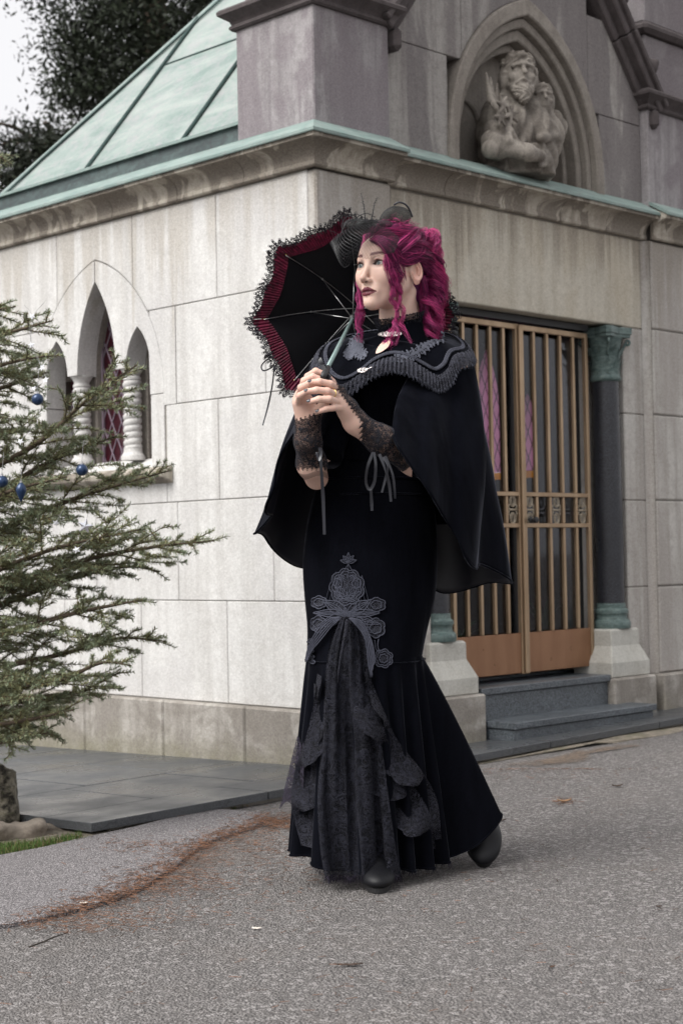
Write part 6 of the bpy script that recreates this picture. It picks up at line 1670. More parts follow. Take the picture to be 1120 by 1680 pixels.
# near side: over the temple and above the ear to the back
for k, (a, b, c, br) in enumerate((((.058, .046, .044), (.080, .005, .055), (.066, -.060, .055), .40), ((.064, .034, .026), (.086, -.004, .032), (.070, -.066, .036), .32), ((.066, .026, .012), (.086, -.006, .026), (.068, -.070, .022), .25), ((.070, -.028, .010), (.074, -.055, .0), (.050, -.092, .010), .25), ((.064, -.045, -.03), (.066, -.070, -.02), (.035, -.100, .0), .3))):
    lock([on_cap(*a, off=.001), on_cap(*b, off=.010), on_cap(*c, off=.012), gath + [.02, -.01, -.03 - .01 * k]], [.006, .011, .010, .008], 80, br, .0012, 2)
    lock([on_cap(-a[0], a[1], a[2], off=.001), on_cap(-b[0], b[1], b[2], off=.010), on_cap(-c[0], c[1], c[2], off=.012), gath], [.006, .010, .009, .007], 45, br, .001, 2)
# front puff: hair rolled up from the parting, near side
for k in range(5): lock([(.006 + .006 * k, .072 - .004 * k, .064), (.030 + .005 * k, .070 - .008 * k, .080 - .004 * k), (.058 + .003 * k, .030 - .010 * k, .088 - .008 * k), (.062, -.030, .085 - .010 * k), (.040, -.075, .075)], [.005, .010, .012, .011, .008], 58, .50 + .07 * (k % 3), .002, 2)
# curly mass at the back of the crown
for k in range(26):
    th = k * 2.4; r0 = .018 + .030 * rh.uniform(0, 1); c = np.array([.022 + .030 * math.cos(th), -.098 + .012 * math.sin(k), .068 + .034 * math.sin(th)])
    a2 = rh.uniform(0, 6.28); ax1 = np.array([math.cos(a2), .3, math.sin(a2)]); ax1 /= np.linalg.norm(ax1); ax2 = np.cross(ax1, [.3, 1, .2]); ax2 /= np.linalg.norm(ax2); q = rh.uniform(.013, .022)
    lock([c + q * (math.cos(u) * ax1 + math.sin(u) * ax2) + np.array([.0, -.010, .004]) * u / 3 for u in np.linspace(0, 5.2, 8)], [.003, .007, .007, .005, .003], 46, .62 + rh.normal(0, .18), .0015, 3)
# long wavy fall behind the ear down to the shoulder
for k in range(22):
    s = k / 21; x0 = .030 + .045 * s; y0 = -.105 + .040 * s; zend = -.150 + .05 * rh.uniform(0, 1) - (.075 if k % 6 == 2 else 0)
    w0 = rh.uniform(0, 6.28); pts = []
    for u in np.linspace(0, 1, 14):
        z = .070 - .02 * s + (zend - .07 + .02 * s) * u
        pts.append((x0 + .024 * math.sin(u * 11 + w0) * (.3 + u) + .006 * u, y0 - .030 * math.sin(math.pi * min(1, u * 1.2)) + .020 * math.cos(u * 11 + w0) - .005 * u, z))
    lock(pts, [.005, .011, .012, .010, .006, .002], 54, .60 + .30 * math.sin(k * 1.9), .0045, 2.6, .002, seg=40)
for k in range(8):     # behind the ear, over the nape
    lock([on_cap(.070 - .006 * k, -.036 - .008 * k, -.012, .002), (.064 - .004 * k, -.058 - .006 * k, -.055), (.060 - .004 * k + .008 * math.sin(k), -.066 - .005 * k, -.105), (.054 + .010 * math.cos(k * 2), -.072, -.130), (.062 - .010 * math.sin(k), -.070, -.150 - .004 * k)], [.005, .010, .011, .009, .003], 60, .40 + .2 * math.sin(k * 2.3), .004, 2.2, .003, seg=36)
for k in range(9):     # shorter coils showing round the back edge
    w0 = k * .8; pts = [(.040 + .012 * math.cos(w0), -.128 + .012 * math.sin(u * 9 + w0), .05 - .030 * k / 3 - .10 * u) for u in np.linspace(0, 1, 7)]
    pts = [(p_[0] + .016 * math.sin(i * 1.3 + w0), p_[1] - .010, p_[2]) for i, p_ in enumerate(pts)]
    lock(pts, [.005, .009, .008, .003], 42, .75 + .2 * math.sin(k), .005, 2.5, .002, seg=34)
# face-framing lock on the near side, falling in waves in front of the ear
lock([(.012, .082, .062), (.040, .078, .040), (.0600, .060, .008), (.0645, .045, -.026), (.060, .044, -.052), (.066, .038, -.080)], [.004, .010, .012, .011, .008, .004], 120, .34, .002, 1.6, .003, flat=.55)
0
0
lock([(.058, .044, -.140), (.062, .048, -.165), (.050, .060, -.185), (.056, .062, -.21), (.040, .075, -.235)], [.003, .009, .010, .007, .002], 44, .62, .006, 2, .002, seg=40)
# far-side tendrils beyond the cheek
lock([(-.060, .050, .030), (-.0665, .046, -.02), (-.062, .050, -.065), (-.052, .055, -.105), (-.060, .052, -.15), (-.050, .06, -.19)], [.003, .006, .006, .006, .006, .002], 70, .5, .005, 2, .002, seg=44)
lock([(-.060, .050, .030), (-.066, .048, -.03), (-.058, .056, -.08), (-.066, .050, -.13), (-.080, .045, -.175)], [.002, .004, .004, .003, .001], 30, .55, .006, 2.4, .002, seg=44)
# side-swept fringe over the near temple
for k in range(7):
    s = k / 6
    lock([(.002 + .004 * k, .083 - .003 * k, .060 + .001 * k), (.022 + .004 * k, .084 - .006 * k, .052 + .003 * k), (.044 + .003 * k, .071 - .007 * k, .034 + .004 * k), (.061 + .002 * k, .052 - .008 * k, .014 + .006 * k), (.074, .022 - .009 * k, .004 + .009 * k), (.074, -.020 - .006 * k, .022 + .004 * k), (.060, -.070, .035)], [.003, .006, .009, .010, .009, .007, .005], 58, .34 + .16 * math.sin(k * 2.2), .0016, 1.6, .002, flat=.7, taper=False)
# loose front locks lying over the near temple and cheek
for k, (dx, br) in enumerate(((0, .45), (5, .30), (10, .38), (15, .28), (20, .40), (26, .34))):
    lock(PX((607 + dx * .5, 391 - dx * .2, 4.180), (624 + dx * .6, 397, 4.158 + .0005 * dx), (634 + dx * .75, 418, 4.152 + .0012 * dx), (638 + dx * .8, 444, 4.160 + .0014 * dx), (642 + dx * .7, 466, 4.172 + .0014 * dx), (645 + dx * .5, 486, 4.182 + .0012 * dx)), [.003, .007, .0085, .008, .006, .002], 60, br, .003, 1.5, .0022, seg=34, local=False, flat=.6)
for k, (pts, n, br) in enumerate(((((640, 450, 4.165), (646, 470, 4.172), (643, 490, 4.175), (651, 508, 4.172), (647, 528, 4.165), (652, 546, 4.155), (648, 566, 4.15)), 46, .5), (((648, 455, 4.18), (656, 474, 4.185), (652, 494, 4.188), (661, 512, 4.185), (656, 530, 4.175), (664, 545, 4.165), (676, 562, 4.15)), 30, .55), (((644, 440, 4.16), (650, 462, 4.168), (657, 484, 4.18), (649, 505, 4.175), (655, 522, 4.17)), 24, .62))):
    lock(PX(*pts), [.003, .005, .005, .0045, .004, .003, .001], n, br, .0035, 3.2, .0016, seg=50, local=False)
# flyaways
for k in range(160):
    x0, y0 = rh.uniform(-.05, .07), rh.uniform(-.10, .05); a = on_cap(x0, y0, .11, .012); d = rh.normal(0, 1, 3); d[2] = abs(d[2]) * .5; d /= np.linalg.norm(d); l = rh.uniform(.02, .05)
    lock([a, a + d * l * .5 + [0, 0, .006], a + d * l + [0, -.01, -.004]], [.001, .001, .001], 1, .6, 0, 1, .006, .0004, seg=14)
put(pbuild(mbH, 'hair_strands', M['hair'], hair, smooth=True, colors=True), kind='stuff')
# ------------------------------------------------------------------ small hat with feathers and veil
t = NT('hat_tulle'); p = t.pos(); t.set(base=(.012, .013, .013), rough=.7, alpha=t.math('MAXIMUM', t.ramp(t.voro(p, 420, 'DISTANCE_TO_EDGE'), .06, .16, 1, 0), t.ramp(t.noise(p, 40, 3), .40, .70, .10, .55))); M['tulle'] = t.m
M['feather'] = simple('black_feather', (.008, .008, .010), .5)
def net_lines(S, nu, nv, r, mb, step=1.0):
    """diagonal net on a grid surface S(u,v)"""
    for k in range(-nv, nu):
        for sgn in (1, -1):
            pts = []
            for t_ in np.linspace(0, nv, int(nv * 3) + 1):
                uu = (k + t_) / nu if sgn > 0 else (k + nv - t_) / nu; vv = t_ / nv
                if 0 <= uu <= 1: pts.append(S(uu, vv))
            if len(pts) > 2: mb.tube(pts, r, 3, caps=False)
topE = np.array(PX((556, 384, 4.16), (572, 374, 4.135), (592, 369, 4.13), (616, 369, 4.125), (640, 378, 4.13), (655, 392, 4.15)))
midE = np.array(PX((546, 392, 4.11), (558, 402, 4.085), (590, 396, 4.085), (614, 394, 4.10), (636, 400, 4.105), (650, 406, 4.13)))
botE = np.array(PX((541, 399, 4.10), (563, 438, 4.08), (584, 424, 4.09), (606, 425, 4.11), (630, 417, 4.11), (646, 414, 4.125)))
def veil(u, v):
    a, b, c = (smooth_path(e, 41)[int(round(u * 40))] for e in (topE, midE, botE)); return a * (1 - v) * (1 - 2 * v) + 4 * b * v * (1 - v) + c * v * (2 * v - 1)
_vg = np.array([[veil(u, v) for v in np.linspace(0, 1, 31)] for u in np.linspace(0, 1, 41)])
def veilS(u, v):
    i, j = min(39.999, u * 40), min(29.999, v * 30); a, b = int(i), int(j); x, y = i - a, j - b
    return _vg[a, b] * (1 - x) * (1 - y) + _vg[a + 1, b] * x * (1 - y) + _vg[a, b + 1] * (1 - x) * y + _vg[a + 1, b + 1] * x * y
mb = MB(); net_lines(veilS, 22, 11, .00058, mb)
mb.tube([veilS(u, 1.0) for u in np.linspace(0, .30, 30)], .0005, 4)
for k in range(60):
    a, b = rh.uniform(0, 1), rh.uniform(0, 1); c = veilS(a, b); mb.tube([c - [.001, 0, 0], c + [.001, 0, 0]], [.0009, .0009], 4)
hat = empty('hat', (0, 0, 0), 0); hat.parent = per; hat.matrix_parent_inverse = Matrix.Translation(-per_o_v)
put(pbuild(mb, 'veil', M['feather'], hat), kind='stuff'); 
# crumpled net gathered at the left
mb = MB()
for k in range(26):
    a = pix(545 + rh.uniform(0, 42), 385 + rh.uniform(-4, 40), 4.10 + rh.uniform(-.02, .03)); 
    if (proj(a)[1] - 385) > (proj(a)[0] - 536) * 1.6: continue
    b = a + rh.normal(0, .009, 3); c = b + rh.normal(0, .008, 3); mb.tube(smooth_path(np.array([a, b, c]), 10), .0004, 3, caps=False)
put(pbuild(mb, 'veil_tuft', M['feather'], hat), kind='stuff')
# tulle crown puff and rim
def puff(c, rx, ry, rz, name, seed):
    mb = MB(); n, m = 36, 18; G = []
    for i in range(m):
        t_ = math.pi * i / (m - 1); row = []
        for j in range(n):
            p_ = 2 * math.pi * j / n; d = np.array([math.sin(t_) * math.cos(p_), math.sin(t_) * math.sin(p_), math.cos(t_)]); k = 1 + .10 * math.sin(3 * p_ + seed) * math.sin(2 * t_) + .05 * math.sin(7 * p_ + 2 * t_)
            row.append(c + d * [rx, ry, rz] * k)
        G.append(row)
    mb.grid(np.array(G), wrap=True); return pbuild(mb, name, M['tulle'], hat, smooth=True)
puff(pix(648, 358, 4.26), .040, .030, .030, 'tulle_puff', 1); puff(pix(612, 371, 4.20), .048, .03, .016, 'tulle_puff', 2); puff(pix(585, 372, 4.17), .034, .03, .020, 'tulle_puff', 4)
mb = MB(); mb.tube(smooth_path(np.array(PX((646, 336, 4.25), (654, 332, 4.245), (664, 335, 4.25), (671, 343, 4.26), (676, 356, 4.27))), 20), [.0026] * 20, 6); pbuild(mb, 'wire_rim', M['ribbon'], hat, smooth=True)
mb = MB()
for pts in (((598, 372, 4.18), (598, 350, 4.18), (596, 335, 4.18), (592, 318, 4.18)), ((606, 372, 4.18), (611, 350, 4.18), (614, 335, 4.18), (618, 325, 4.18)), ((566, 385, 4.15), (561, 372, 4.15), (566, 358, 4.15), (585, 352, 4.16), (602, 360, 4.17)), ((575, 378, 4.15), (582, 360, 4.16), (600, 350, 4.17), (615, 356, 4.18)), ((560, 382, 4.14), (570, 364, 4.14), (590, 362, 4.15)), ((575, 385, 4.16), (592, 366, 4.16), (612, 362, 4.17), (630, 372, 4.18))):
    P = smooth_path(np.array(PX(*pts)), 24); mb.tube(P, np.linspace(.0016, .0005, 24), 5)
    for k in range(2, 24):
        for _ in range(3):
            d = rh.normal(0, 1, 3); d /= np.linalg.norm(d); mb.tube([P[k], P[k] + d * rh.uniform(.003, .009)], [.0003, .0002], 3, caps=False)
put(pbuild(mb, 'feather', M['feather'], hat), kind='stuff')
# ------------------------------------------------------------------ parasol
par = empty('parasol', (0, 0, 0)); put(par, 'black frilled parasol with red inner ruffle and lace edge, held behind head', 'parasol')
hand_p = pix(536, 606, 3.945); rimc = pix(580, 520, 4.47); axp = rimc - hand_p; axp /= np.linalg.norm(axp)
ex_ = np.array([1.0, 0, 0]); ex_ = ex_ - axp * (ex_ @ axp); ex_ /= np.linalg.norm(ex_); ey_ = np.cross(ex_, axp); ey_ *= np.sign(ey_[2])
RP, DP = .250, .115
t = NT('parasol_cloth'); p = t.pos(); t.set(base=(.0055, .0055, .008), rough=.85, spec=.15, sheen=.12, sheen_r=.5); t.bump(t.noise(p, 300, 2), .1, .002); M['pcloth'] = t.m
t = NT('red_ruffle_satin'); p = t.pos(); c = t.mix(t.ramp(t.noise(p, 60, 3), .35, .65), (.035, .0025, .010), (.15, .009, .036)); t.set(base=c, rough=.5, spec=.3); M['ruffle_red'] = t.m
t = NT('black_lace_net'); p = t.pos(); v1 = t.ramp(t.voro(p, 190, 'DISTANCE_TO_EDGE'), .12, .20, 1, 0); v2 = t.ramp(t.math('ABSOLUTE', t.math('SUBTRACT', t.noise(p, 70, 2, .5, 1.0), .5)), .03, .06, 1, 0)
t.set(base=(.012, .009, .016), rough=.7, alpha=t.math('MAXIMUM', v1, v2)); M['lace_net'] = t.m
M['steel'] = simple('rib_steel', (.42, .42, .42), .3, .9); M['shaft'] = simple('shaft_paint', (.19, .26, .25), .35, .3)
def rim_pt(th, s, edge=1.0):
    """point on the canopy; s 0 hub .. 1 edge"""
    k = (th - TH0) / (math.pi / 4); fr = k - math.floor(k); d = abs(fr - .5) * 2       # d=1 on a rib
    Rm = RP * (math.cos(math.pi / 8) / math.cos((fr - .5) * math.pi / 4)) * (1 - .055 * (1 - d ** 2)) 
    r = Rm * s; dome = DP * (1 - s ** 2.0) - .010 * (1 - d ** 2) * math.sin(math.pi * min(1, s)) * .8
    return rimc + (ex_ * math.cos(th) + ey_ * math.sin(th)) * r + axp * dome
TH0 = rad(137)
for k in range(8):
    a0 = TH0 + k * math.pi / 4; ths = np.linspace(a0, a0 + math.pi / 4 - 1e-5, 22)
    mb = MB(); G = np.array([[rim_pt(th, s) for th in ths] for s in np.linspace(.03, 1, 18)]); mb.grid(G); mb.build('canopy_panel', M['pcloth'], par, smooth=True)
    # gathered red ruffle and lace edging
    th2 = np.linspace(a0, a0 + math.pi / 4 - 1e-5, 150); rg_ = np.random.default_rng(k)
    def strip(w0, w1, n, gath_a, gath_f, scal=0, tilt=.25, base=0.0):
        G = []
        ns = 10
        for v in np.linspace(0, 1, ns):
            row = []
            for i, th in enumerate(th2):
                e = rim_pt(th, 1.0); rd = ex_ * math.cos(th) + ey_ * math.sin(th); ww = w0 + (w1 - w0) * v
                if scal and v == 1: ww += .008 * abs(math.sin(i * math.pi / 10))
                if scal and v > .7: ww += .004 * abs(math.sin(i * math.pi / 10))
                ph_ = i * gath_f + .8 * math.sin(i * .23 + k); a = gath_a * (.25 + .75 * v)
                # ruffle stands outward, fanning at the rib tips
                row.append(e + rd * ww * (.92 + .10 * math.sin(i * .09 + k)) - axp * (ww * tilt + a * math.sin(ph_) + base) + np.cross(axp, rd) * a * .6 * math.cos(ph_))
            G.append(row)
        return np.array(G)
    mb = MB(); mb.grid(strip(-.008, .034, 10, .0040, 1.05)); mb.build('red_ruffle', M['ruffle_red'], par, smooth=True)
    mb = MB(); GL = strip(.029, .045, 10, .004, .55, scal=1, base=.002); mb.grid(GL); mb.build('lace_edging', M['lace_net'], par, smooth=True)
    mb = MB(); mb.tube(GL[-1], .0009, 4); mb.tube(GL[0], .0009, 4)
    for i in range(5, 148, 10):       # cord loops of the lace
        c = GL[-1, i]; d = GL[-1, i] - GL[0, i]; d /= np.linalg.norm(d); sdv = np.cross(d, axp); q = rg_.uniform(.0026, .0034)
        mb.tube([c + q * (math.cos(u) * d * 1.2 + math.sin(u) * sdv) for u in np.linspace(0, 6.28, 9)], .0007, 3, caps=False)
        c2 = (GL[4, i] + GL[5, i]) / 2; mb.tube([c2 + q * 1.1 * (math.cos(u) * d + math.sin(u) * sdv) for u in np.linspace(0, 6.28, 9)], .0007, 3, caps=False)
    put(mb.build('lace_cord', M['feather'], par), kind='stuff')
    # rib and stretcher
    mb = MB(); mb.tube([rim_pt(a0 + 1e-4, s) - axp * .006 for s in np.linspace(.03, 1.0, 16)], .0014, 5); mb.build('rib', M['steel'], par, smooth=True)
    mid = rim_pt(a0 + 1e-4, .52) - axp * .008; run = rimc - axp * .015 + (ex_ * math.cos(a0) + ey_ * math.sin(a0)) * .010
    mb = MB(); mb.tube([run, mid], .0013, 5); mb.tube([mid - axp * .002, mid + axp * .004], .003, 6); mb.build('stretcher', M['steel'], par, smooth=True)
    mb = MB(); tip = rim_pt(a0 + 1e-4, 1.0); rd = ex_ * math.cos(a0) + ey_ * math.sin(a0); mb.tube([tip - rd * .004, tip + rd * .008], [.0022, .0014], 6); mb.build('rib_tip', M['gold'], par, smooth=True)
hub = rimc + axp * (DP + .004)
mb = MB(); mb.tube([hand_p + axp * .012, hub + axp * .03], .0056, 10); mb.build('shaft', M['shaft'], par, smooth=True)
mb = MB(); mb.tube([rimc - axp * .03, rimc - axp * .004], .011, 12); mb.build('runner', M['iron'], par, smooth=True)
mb = MB(); mb.tube([hub, hub + axp * .02, hub + axp * .06], [.012, .008, .003], 10); mb.build('ferrule', M['iron'], par, smooth=True)
mb = MB(); mb.tube([hand_p + axp * .02, hand_p, hand_p - axp * .03, hand_p - axp * .07], [.0062, .0085, .0085, .007], 10); mb.build('handle', M['iron'], par, smooth=True)
wb = lambda mb, name, mat, parent, **k: mb.build(name, mat, par, **k)
ribbon([(533, 606, 3.93), (527, 596, 3.925), (523, 588, 3.93), (528, 600, 3.925), (534, 612, 3.92), (536, 625, 3.915)], .012, 'wrist_ribbon', None, wb, tw=.3)
ribbon([(448, 585, 4.40), (438, 590, 4.40), (429, 600, 4.40), (432, 608, 4.40), (444, 604, 4.40), (450, 598, 4.40)], .004, 'tie_ribbon', None, wb); ribbon([(450, 600, 4.40), (447, 630, 4.40), (440, 665, 4.40), (431, 698, 4.40)], .0045, 'tie_ribbon', None, wb)
# ------------------------------------------------------------------ spruce with ornaments
def vcol_mat(name, rough=.6, spec=.3):
    t = NT(name); t.set(base=t.col(), rough=rough, spec=spec); return t.m
M['needle'] = vcol_mat('spruce_needles', .55, .35)
M['bark'] = simple('spruce_bark', (.085, .062, .042), .9, var=.35, scale=40, bump=.5, bscale=90)
rt = np.random.default_rng(42)
base_t = on_road(-100, 1330); base_t = pix(-100, 1330, 5.45); base_t[2] = road_z(base_t)
spr = empty('spruce_tree', tuple(base_t)); put(spr, 'spruce hung with blue baubles and silver stars at the left edge', 'tree')
spr_v = Vector(base_t)
def sbuild(mb, name, mat, parent=None, **k):
    o = mb.build(name, mat, None, **k); o.parent = parent or spr
    o.matrix_parent_inverse = Matrix.Translation(-spr_v) if parent is None else Matrix.Identity(4); return o
mb = MB(); zs = np.linspace(0, 2.62, 24); mb.tube([base_t + [.02 * math.sin(z * 2), .015 * math.cos(z * 3), z - .05] for z in zs], np.interp(zs, [0, .15, 2.62], [.065, .05, .006]), 14); sbuild(mb, 'trunk', M['bark'], smooth=True)
def needles_for(segs):
    """segs: list of (polyline (n,3), age0, age1) -> blade triangles with colours"""
    A, D, Cc = [], [], []
    for P, a0, a1 in segs:
        L_ = np.concatenate([[0], np.cumsum(np.linalg.norm(np.diff(P, axis=0), axis=1))]); n = int(L_[-1] / .0012)
        if n < 3: continue
        s = rt.uniform(0, L_[-1], n); X = np.stack([np.interp(s, L_, P[:, k]) for k in range(3)], 1)
        T = np.gradient(P, axis=0); T /= np.linalg.norm(T, axis=1)[:, None]; Tx = np.stack([np.interp(s, L_, T[:, k]) for k in range(3)], 1)
        r_ = rt.normal(0, 1, (n, 3)); r_ -= Tx * np.sum(r_ * Tx, 1)[:, None]; r_[:, 2] += .35; r_ /= np.linalg.norm(r_, axis=1)[:, None]
        d = r_ * .80 + Tx * rt.uniform(.35, .8, n)[:, None]; d /= np.linalg.norm(d, axis=1)[:, None]
        ln = rt.uniform(.012, .0200, n) * (1 - .35 * (s / L_[-1]) ** 6)
        age = a0 + (a1 - a0) * s / L_[-1] + rt.normal(0, .12, n); age = np.clip(age, 0, 1)[:, None]
        old, new = np.array([.26, .235, .100]), np.array([.205, .255, .165]); c = old * (1 - age) + new * age; c = c * rt.uniform(.65, 1.25, (n, 1))
        dead = rt.uniform(0, 1, n) < .05; c[dead] = [.16, .105, .045]
        A.append(X); D.append(d * ln[:, None]); Cc.append(c)
    if not A: return None
    A, D, Cc = map(np.concatenate, (A, D, Cc)); n = len(A)
    W_ = np.cross(D, rt.normal(0, 1, (n, 3))); W_ /= np.linalg.norm(W_, axis=1)[:, None]; W_ *= .00115
    V = np.stack([A - W_, A + W_, A + D * .75 + W_ * .8, A + D, A + D * .75 - W_ * .8], 1).reshape(-1, 3); F = np.arange(n * 5).reshape(n, 5)
    return V, F, np.repeat(Cc, 5, 0)
def twig_path(o, d, l, droop, n=8):
    P = [o]; d = d / np.linalg.norm(d); st = l / (n - 1)
    for k in range(n - 1): d = d + rt.normal(0, .06, 3) + np.array([0, 0, droop]); d /= np.linalg.norm(d); P.append(P[-1] + d * st)
    return np.array(P)
def branch(ctrl, dens=1.0, r0=.011, tw=1.0):
    P = smooth_path(np.array(ctrl), 30); L_ = np.concatenate([[0], np.cumsum(np.linalg.norm(np.diff(P, axis=0), axis=1))]); T = np.gradient(P, axis=0); T /= np.linalg.norm(T, axis=1)[:, None]
    mbw = MB(); mbw.tube(P, np.linspace(r0, .0022, 30), 6); segs = [(P[6:], .1, .95)]
    n = int(L_[-1] / .037 * dens)
    side = np.cross(T, [0, 0, 1]); side /= np.linalg.norm(side, axis=1)[:, None] + 1e-9
    for k in range(n):
        s = L_[-1] * (.16 + .80 * (k + rt.uniform(0, .9)) / n); i = int(np.searchsorted(L_, s)); i = min(max(i, 1), 28); rem = L_[-1] - s
        l = min(.07 + .42 * rem, .24) * rt.uniform(.65, 1.15) * tw; sg = 1 if k % 2 else -1; a = rad(rt.uniform(35, 60))
        d = T[i] * math.cos(a) + side[i] * sg * math.sin(a) + np.array([0, 0, rt.normal(.05, .25)])
        Q = twig_path(P[i], d, l, -.02); mbw.tube(Q, np.linspace(.0026, .0012, 8), 4); segs.append((Q, .15, .9))
        if l > .11:
            for q in range(int(l / .045)):
                j = rt.integers(2, 7); t2 = Q[j] - Q[j - 1]; t2 /= np.linalg.norm(t2); sd2 = np.cross(t2, [0, 0, 1]); sd2 /= np.linalg.norm(sd2) + 1e-9; a2 = rad(rt.uniform(35, 60)); R2 = twig_path(Q[j], t2 * math.cos(a2) + sd2 * (1 if q % 2 else -1) * math.sin(a2) + rt.normal(0, .15, 3), l * rt.uniform(.25, .5), -.02, 5)
                mbw.tube(R2, np.linspace(.0016, .001, 5), 3, caps=False); segs.append((R2, .3, .95))
    o = sbuild(mbw, 'branch', M['bark'], smooth=True); nd = needles_for(segs)
    mb = MB(); mb.add(nd[0], nd[1], nd[2]); put(sbuild(mb, 'needles', M['needle'], o, colors=True), kind='stuff')
def tr(y): return np.array([base_t[0], base_t[1], pix(-100, y, 5.45)[2]])
BR = [[(262, -95), (255, -45, 5.40), (258, 6, 5.32)], [(545, -95), (515, -30, 5.35), (503, 26, 5.28)], [(585, -95), (548, 10, 5.3), (526, 86, 5.22)], [(640, -95), (600, 0, 5.25), (584, 74, 5.15)], [(668, -95), (634, 10, 5.4), (610, 80, 5.42)],
      [(810, -95), (735, 50, 5.30), (655, 145, 5.2), (598, 226, 5.12)], [(872, -95), (772, 55, 5.4), (738, 130, 5.4), (715, 192, 5.38)], [(850, -95), (805, 20, 5.15), (782, 110, 5.05)], [(925, -95), (835, 80, 5.35), (800, 180, 5.32), (771, 282, 5.3)],
      [(980, -95), (905, 75, 5.2), (868, 232, 5.12)], [(1010, -95), (925, 120, 5.3), (898, 250, 5.25), (887, 352, 5.2)], [(1035, -95), (955, 100, 5.45), (930, 205, 5.45), (938, 262, 5.44)], [(1075, -95), (1015, 90, 5.25), (992, 190, 5.18), (984, 240, 5.15)],
      [(1115, -95), (1075, 95, 5.4), (1048, 190, 5.38), (1052, 273, 5.36)], [(1140, -95), (1120, 80, 5.2), (1088, 165, 5.12), (1092, 216, 5.1)], [(1180, -95), (1145, 60, 5.45), (1135, 130, 5.45), (1102, 198, 5.42)], [(1205, -95), (1182, 40, 5.2), (1164, 122, 5.12)], [(1235, -95), (1215, 20, 5.3), (1202, 80, 5.25)]]
for b in BR: branch([tr(b[0][0])] + [pix(x, y, d) for y, x, d in b[1:]])
# inner fill, nearer and farther whorls
for k in range(22):
    y = 580 + 650 * (k + .5) / 22; reach = np.interp(y, [250, 560, 700, 900, 1100, 1240], [40, 70, 110, 170, 190, 150]) * rt.uniform(.5, .95); dd = rt.uniform(-.42, .38)
    branch([tr(y + 55), pix(-95 + reach * .5, y + 15 + rt.normal(0, 10), 5.45 + dd * .5), pix(-95 + reach, y - 10 + rt.normal(0, 14), 5.45 + dd)], .9, .008)
for k in range(46):      # the other sides of the tree and its short top whorls
    z = .32 + 2.22 * (k + .5) / 46; an = rad(62 + 250 * ((k * .618) % 1)); l = max(.09, (1 - z / 2.75) * .80) * rt.uniform(.8, 1.1); d = np.array([math.cos(an), math.sin(an), 0]); o = np.array([base_t[0], base_t[1], z])
    branch([o, o + d * l * .5 + [0, 0, -.03], o + d * l + [0, 0, -.01]], .6, .007)
# ------------------------------------------------------------------ ornaments
t = NT('blue_bauble'); p = t.pos(obj=True); t.set(base=(.006, .030, .090), rough=.30, spec=.6, metal=.35, coat=.35); t.bump(t.voro(p, 260), .35, .002); M['bauble'] = t.m
M['cap'] = simple('silver_cap', (.75, .75, .76), .35, .9); M['thread'] = simple('thread', (.25, .25, .25), .7)
t = NT('star_foil'); p = t.pos(obj=True); t.set(base=(.80, .81, .86), rough=.22, metal=.9); M['star'] = t.m
t = NT('clear_star'); t.set(base=(.88, .89, .92), rough=.25, spec=.6, alpha=.78); M['clear'] = t.m
def bauble(px, py, d, r, label, drop=False, hang=34):
    c = pix(px, py, d); e = empty('bauble', tuple(c)); put(e, label, 'bauble', 'blue ornaments on the spruce')
    mb = MB()
    if drop: prof_ = [(1e-5, -1.95), (.10, -1.80), (.32, -1.35), (.62, -.75), (.88, -.15), (.95, .25), (.88, .70), (.62, 1.15), (.30, 1.45), (.16, 1.55)]
    else: prof_ = [(max(1e-5, math.sin(u)), -math.cos(u)) for u in np.linspace(0, math.pi * .95, 16)]
    mb.lathe([(a * r, b * r) for a, b in prof_], (0, 0, 0), 28, caps=False); mb.build('ball', M['bauble'], e, smooth=True)
    t_ = r * (1.5 if drop else .96); mb = MB(); mb.lathe([(r * .22, t_), (r * .24, t_ + r * .28), (r * .18, t_ + r * .32), (0, t_ + r * .32)], (0, 0, 0), 14, caps=False); mb.build('cap', M['cap'], e, smooth=True, angle=40)
    mb = MB(); z0 = t_ + r * .3; mb.tube([(r * .12 * math.cos(u), 0, z0 + r * .12 + r * .12 * math.sin(u)) for u in np.linspace(0, 6.28, 12)], r * .03, 4, caps=False); mb.tube([(0, 0, z0 + r * .2), (.004, .01, z0 + hang / 500)], .0007, 4); mb.build('hanger', M['thread'], e)
bauble(62, 655, 4.98, .0185, 'round blue bauble highest on the spruce beside the left column')
bauble(135, 771, 4.98, .0185, 'round blue bauble hanging in front of the window sill')
bauble(4, 790, 4.98, .0185, 'round blue bauble cut by the left picture edge')
bauble(35, 806, 4.96, .0175, 'drop-shaped ridged blue bauble hanging on the spruce', True)
def star(px, py, d, R, mat, label, tilt=0.0, rot=0.0, group='silver stars on the spruce'):
    c = pix(px, py, d); e = empty('star_ornament', tuple(c)); e.rotation_euler = (rad(tilt), rad(rot), rad(tilt * .7)); put(e, label, 'star', group)
    mb = MB(); V = [(0, -R * .22, 0), (0, R * .22, 0)]
    for k in range(10): a = math.pi / 2 + k * math.pi / 5; q = R if k % 2 == 0 else R * .42; V.append((q * math.cos(a), 0, q * math.sin(a)))
    mb.add(V, [(0, 2 + (k + 1) % 10, 2 + k) for k in range(10)] + [(1, 2 + k, 2 + (k + 1) % 10) for k in range(10)]); mb.build('star', M[mat], e, recalc=True)
    mb = MB(); mb.tube([(0, 0, R * .95), (.003, .005, R + .05)], .0006, 4); mb.build('hanger', M['thread'], e)
star(140, 863, 4.96, .026, 'star', 'silver foil star on the spruce below the window sill', 18, 12)
G_ = 'clear stars of the garland'
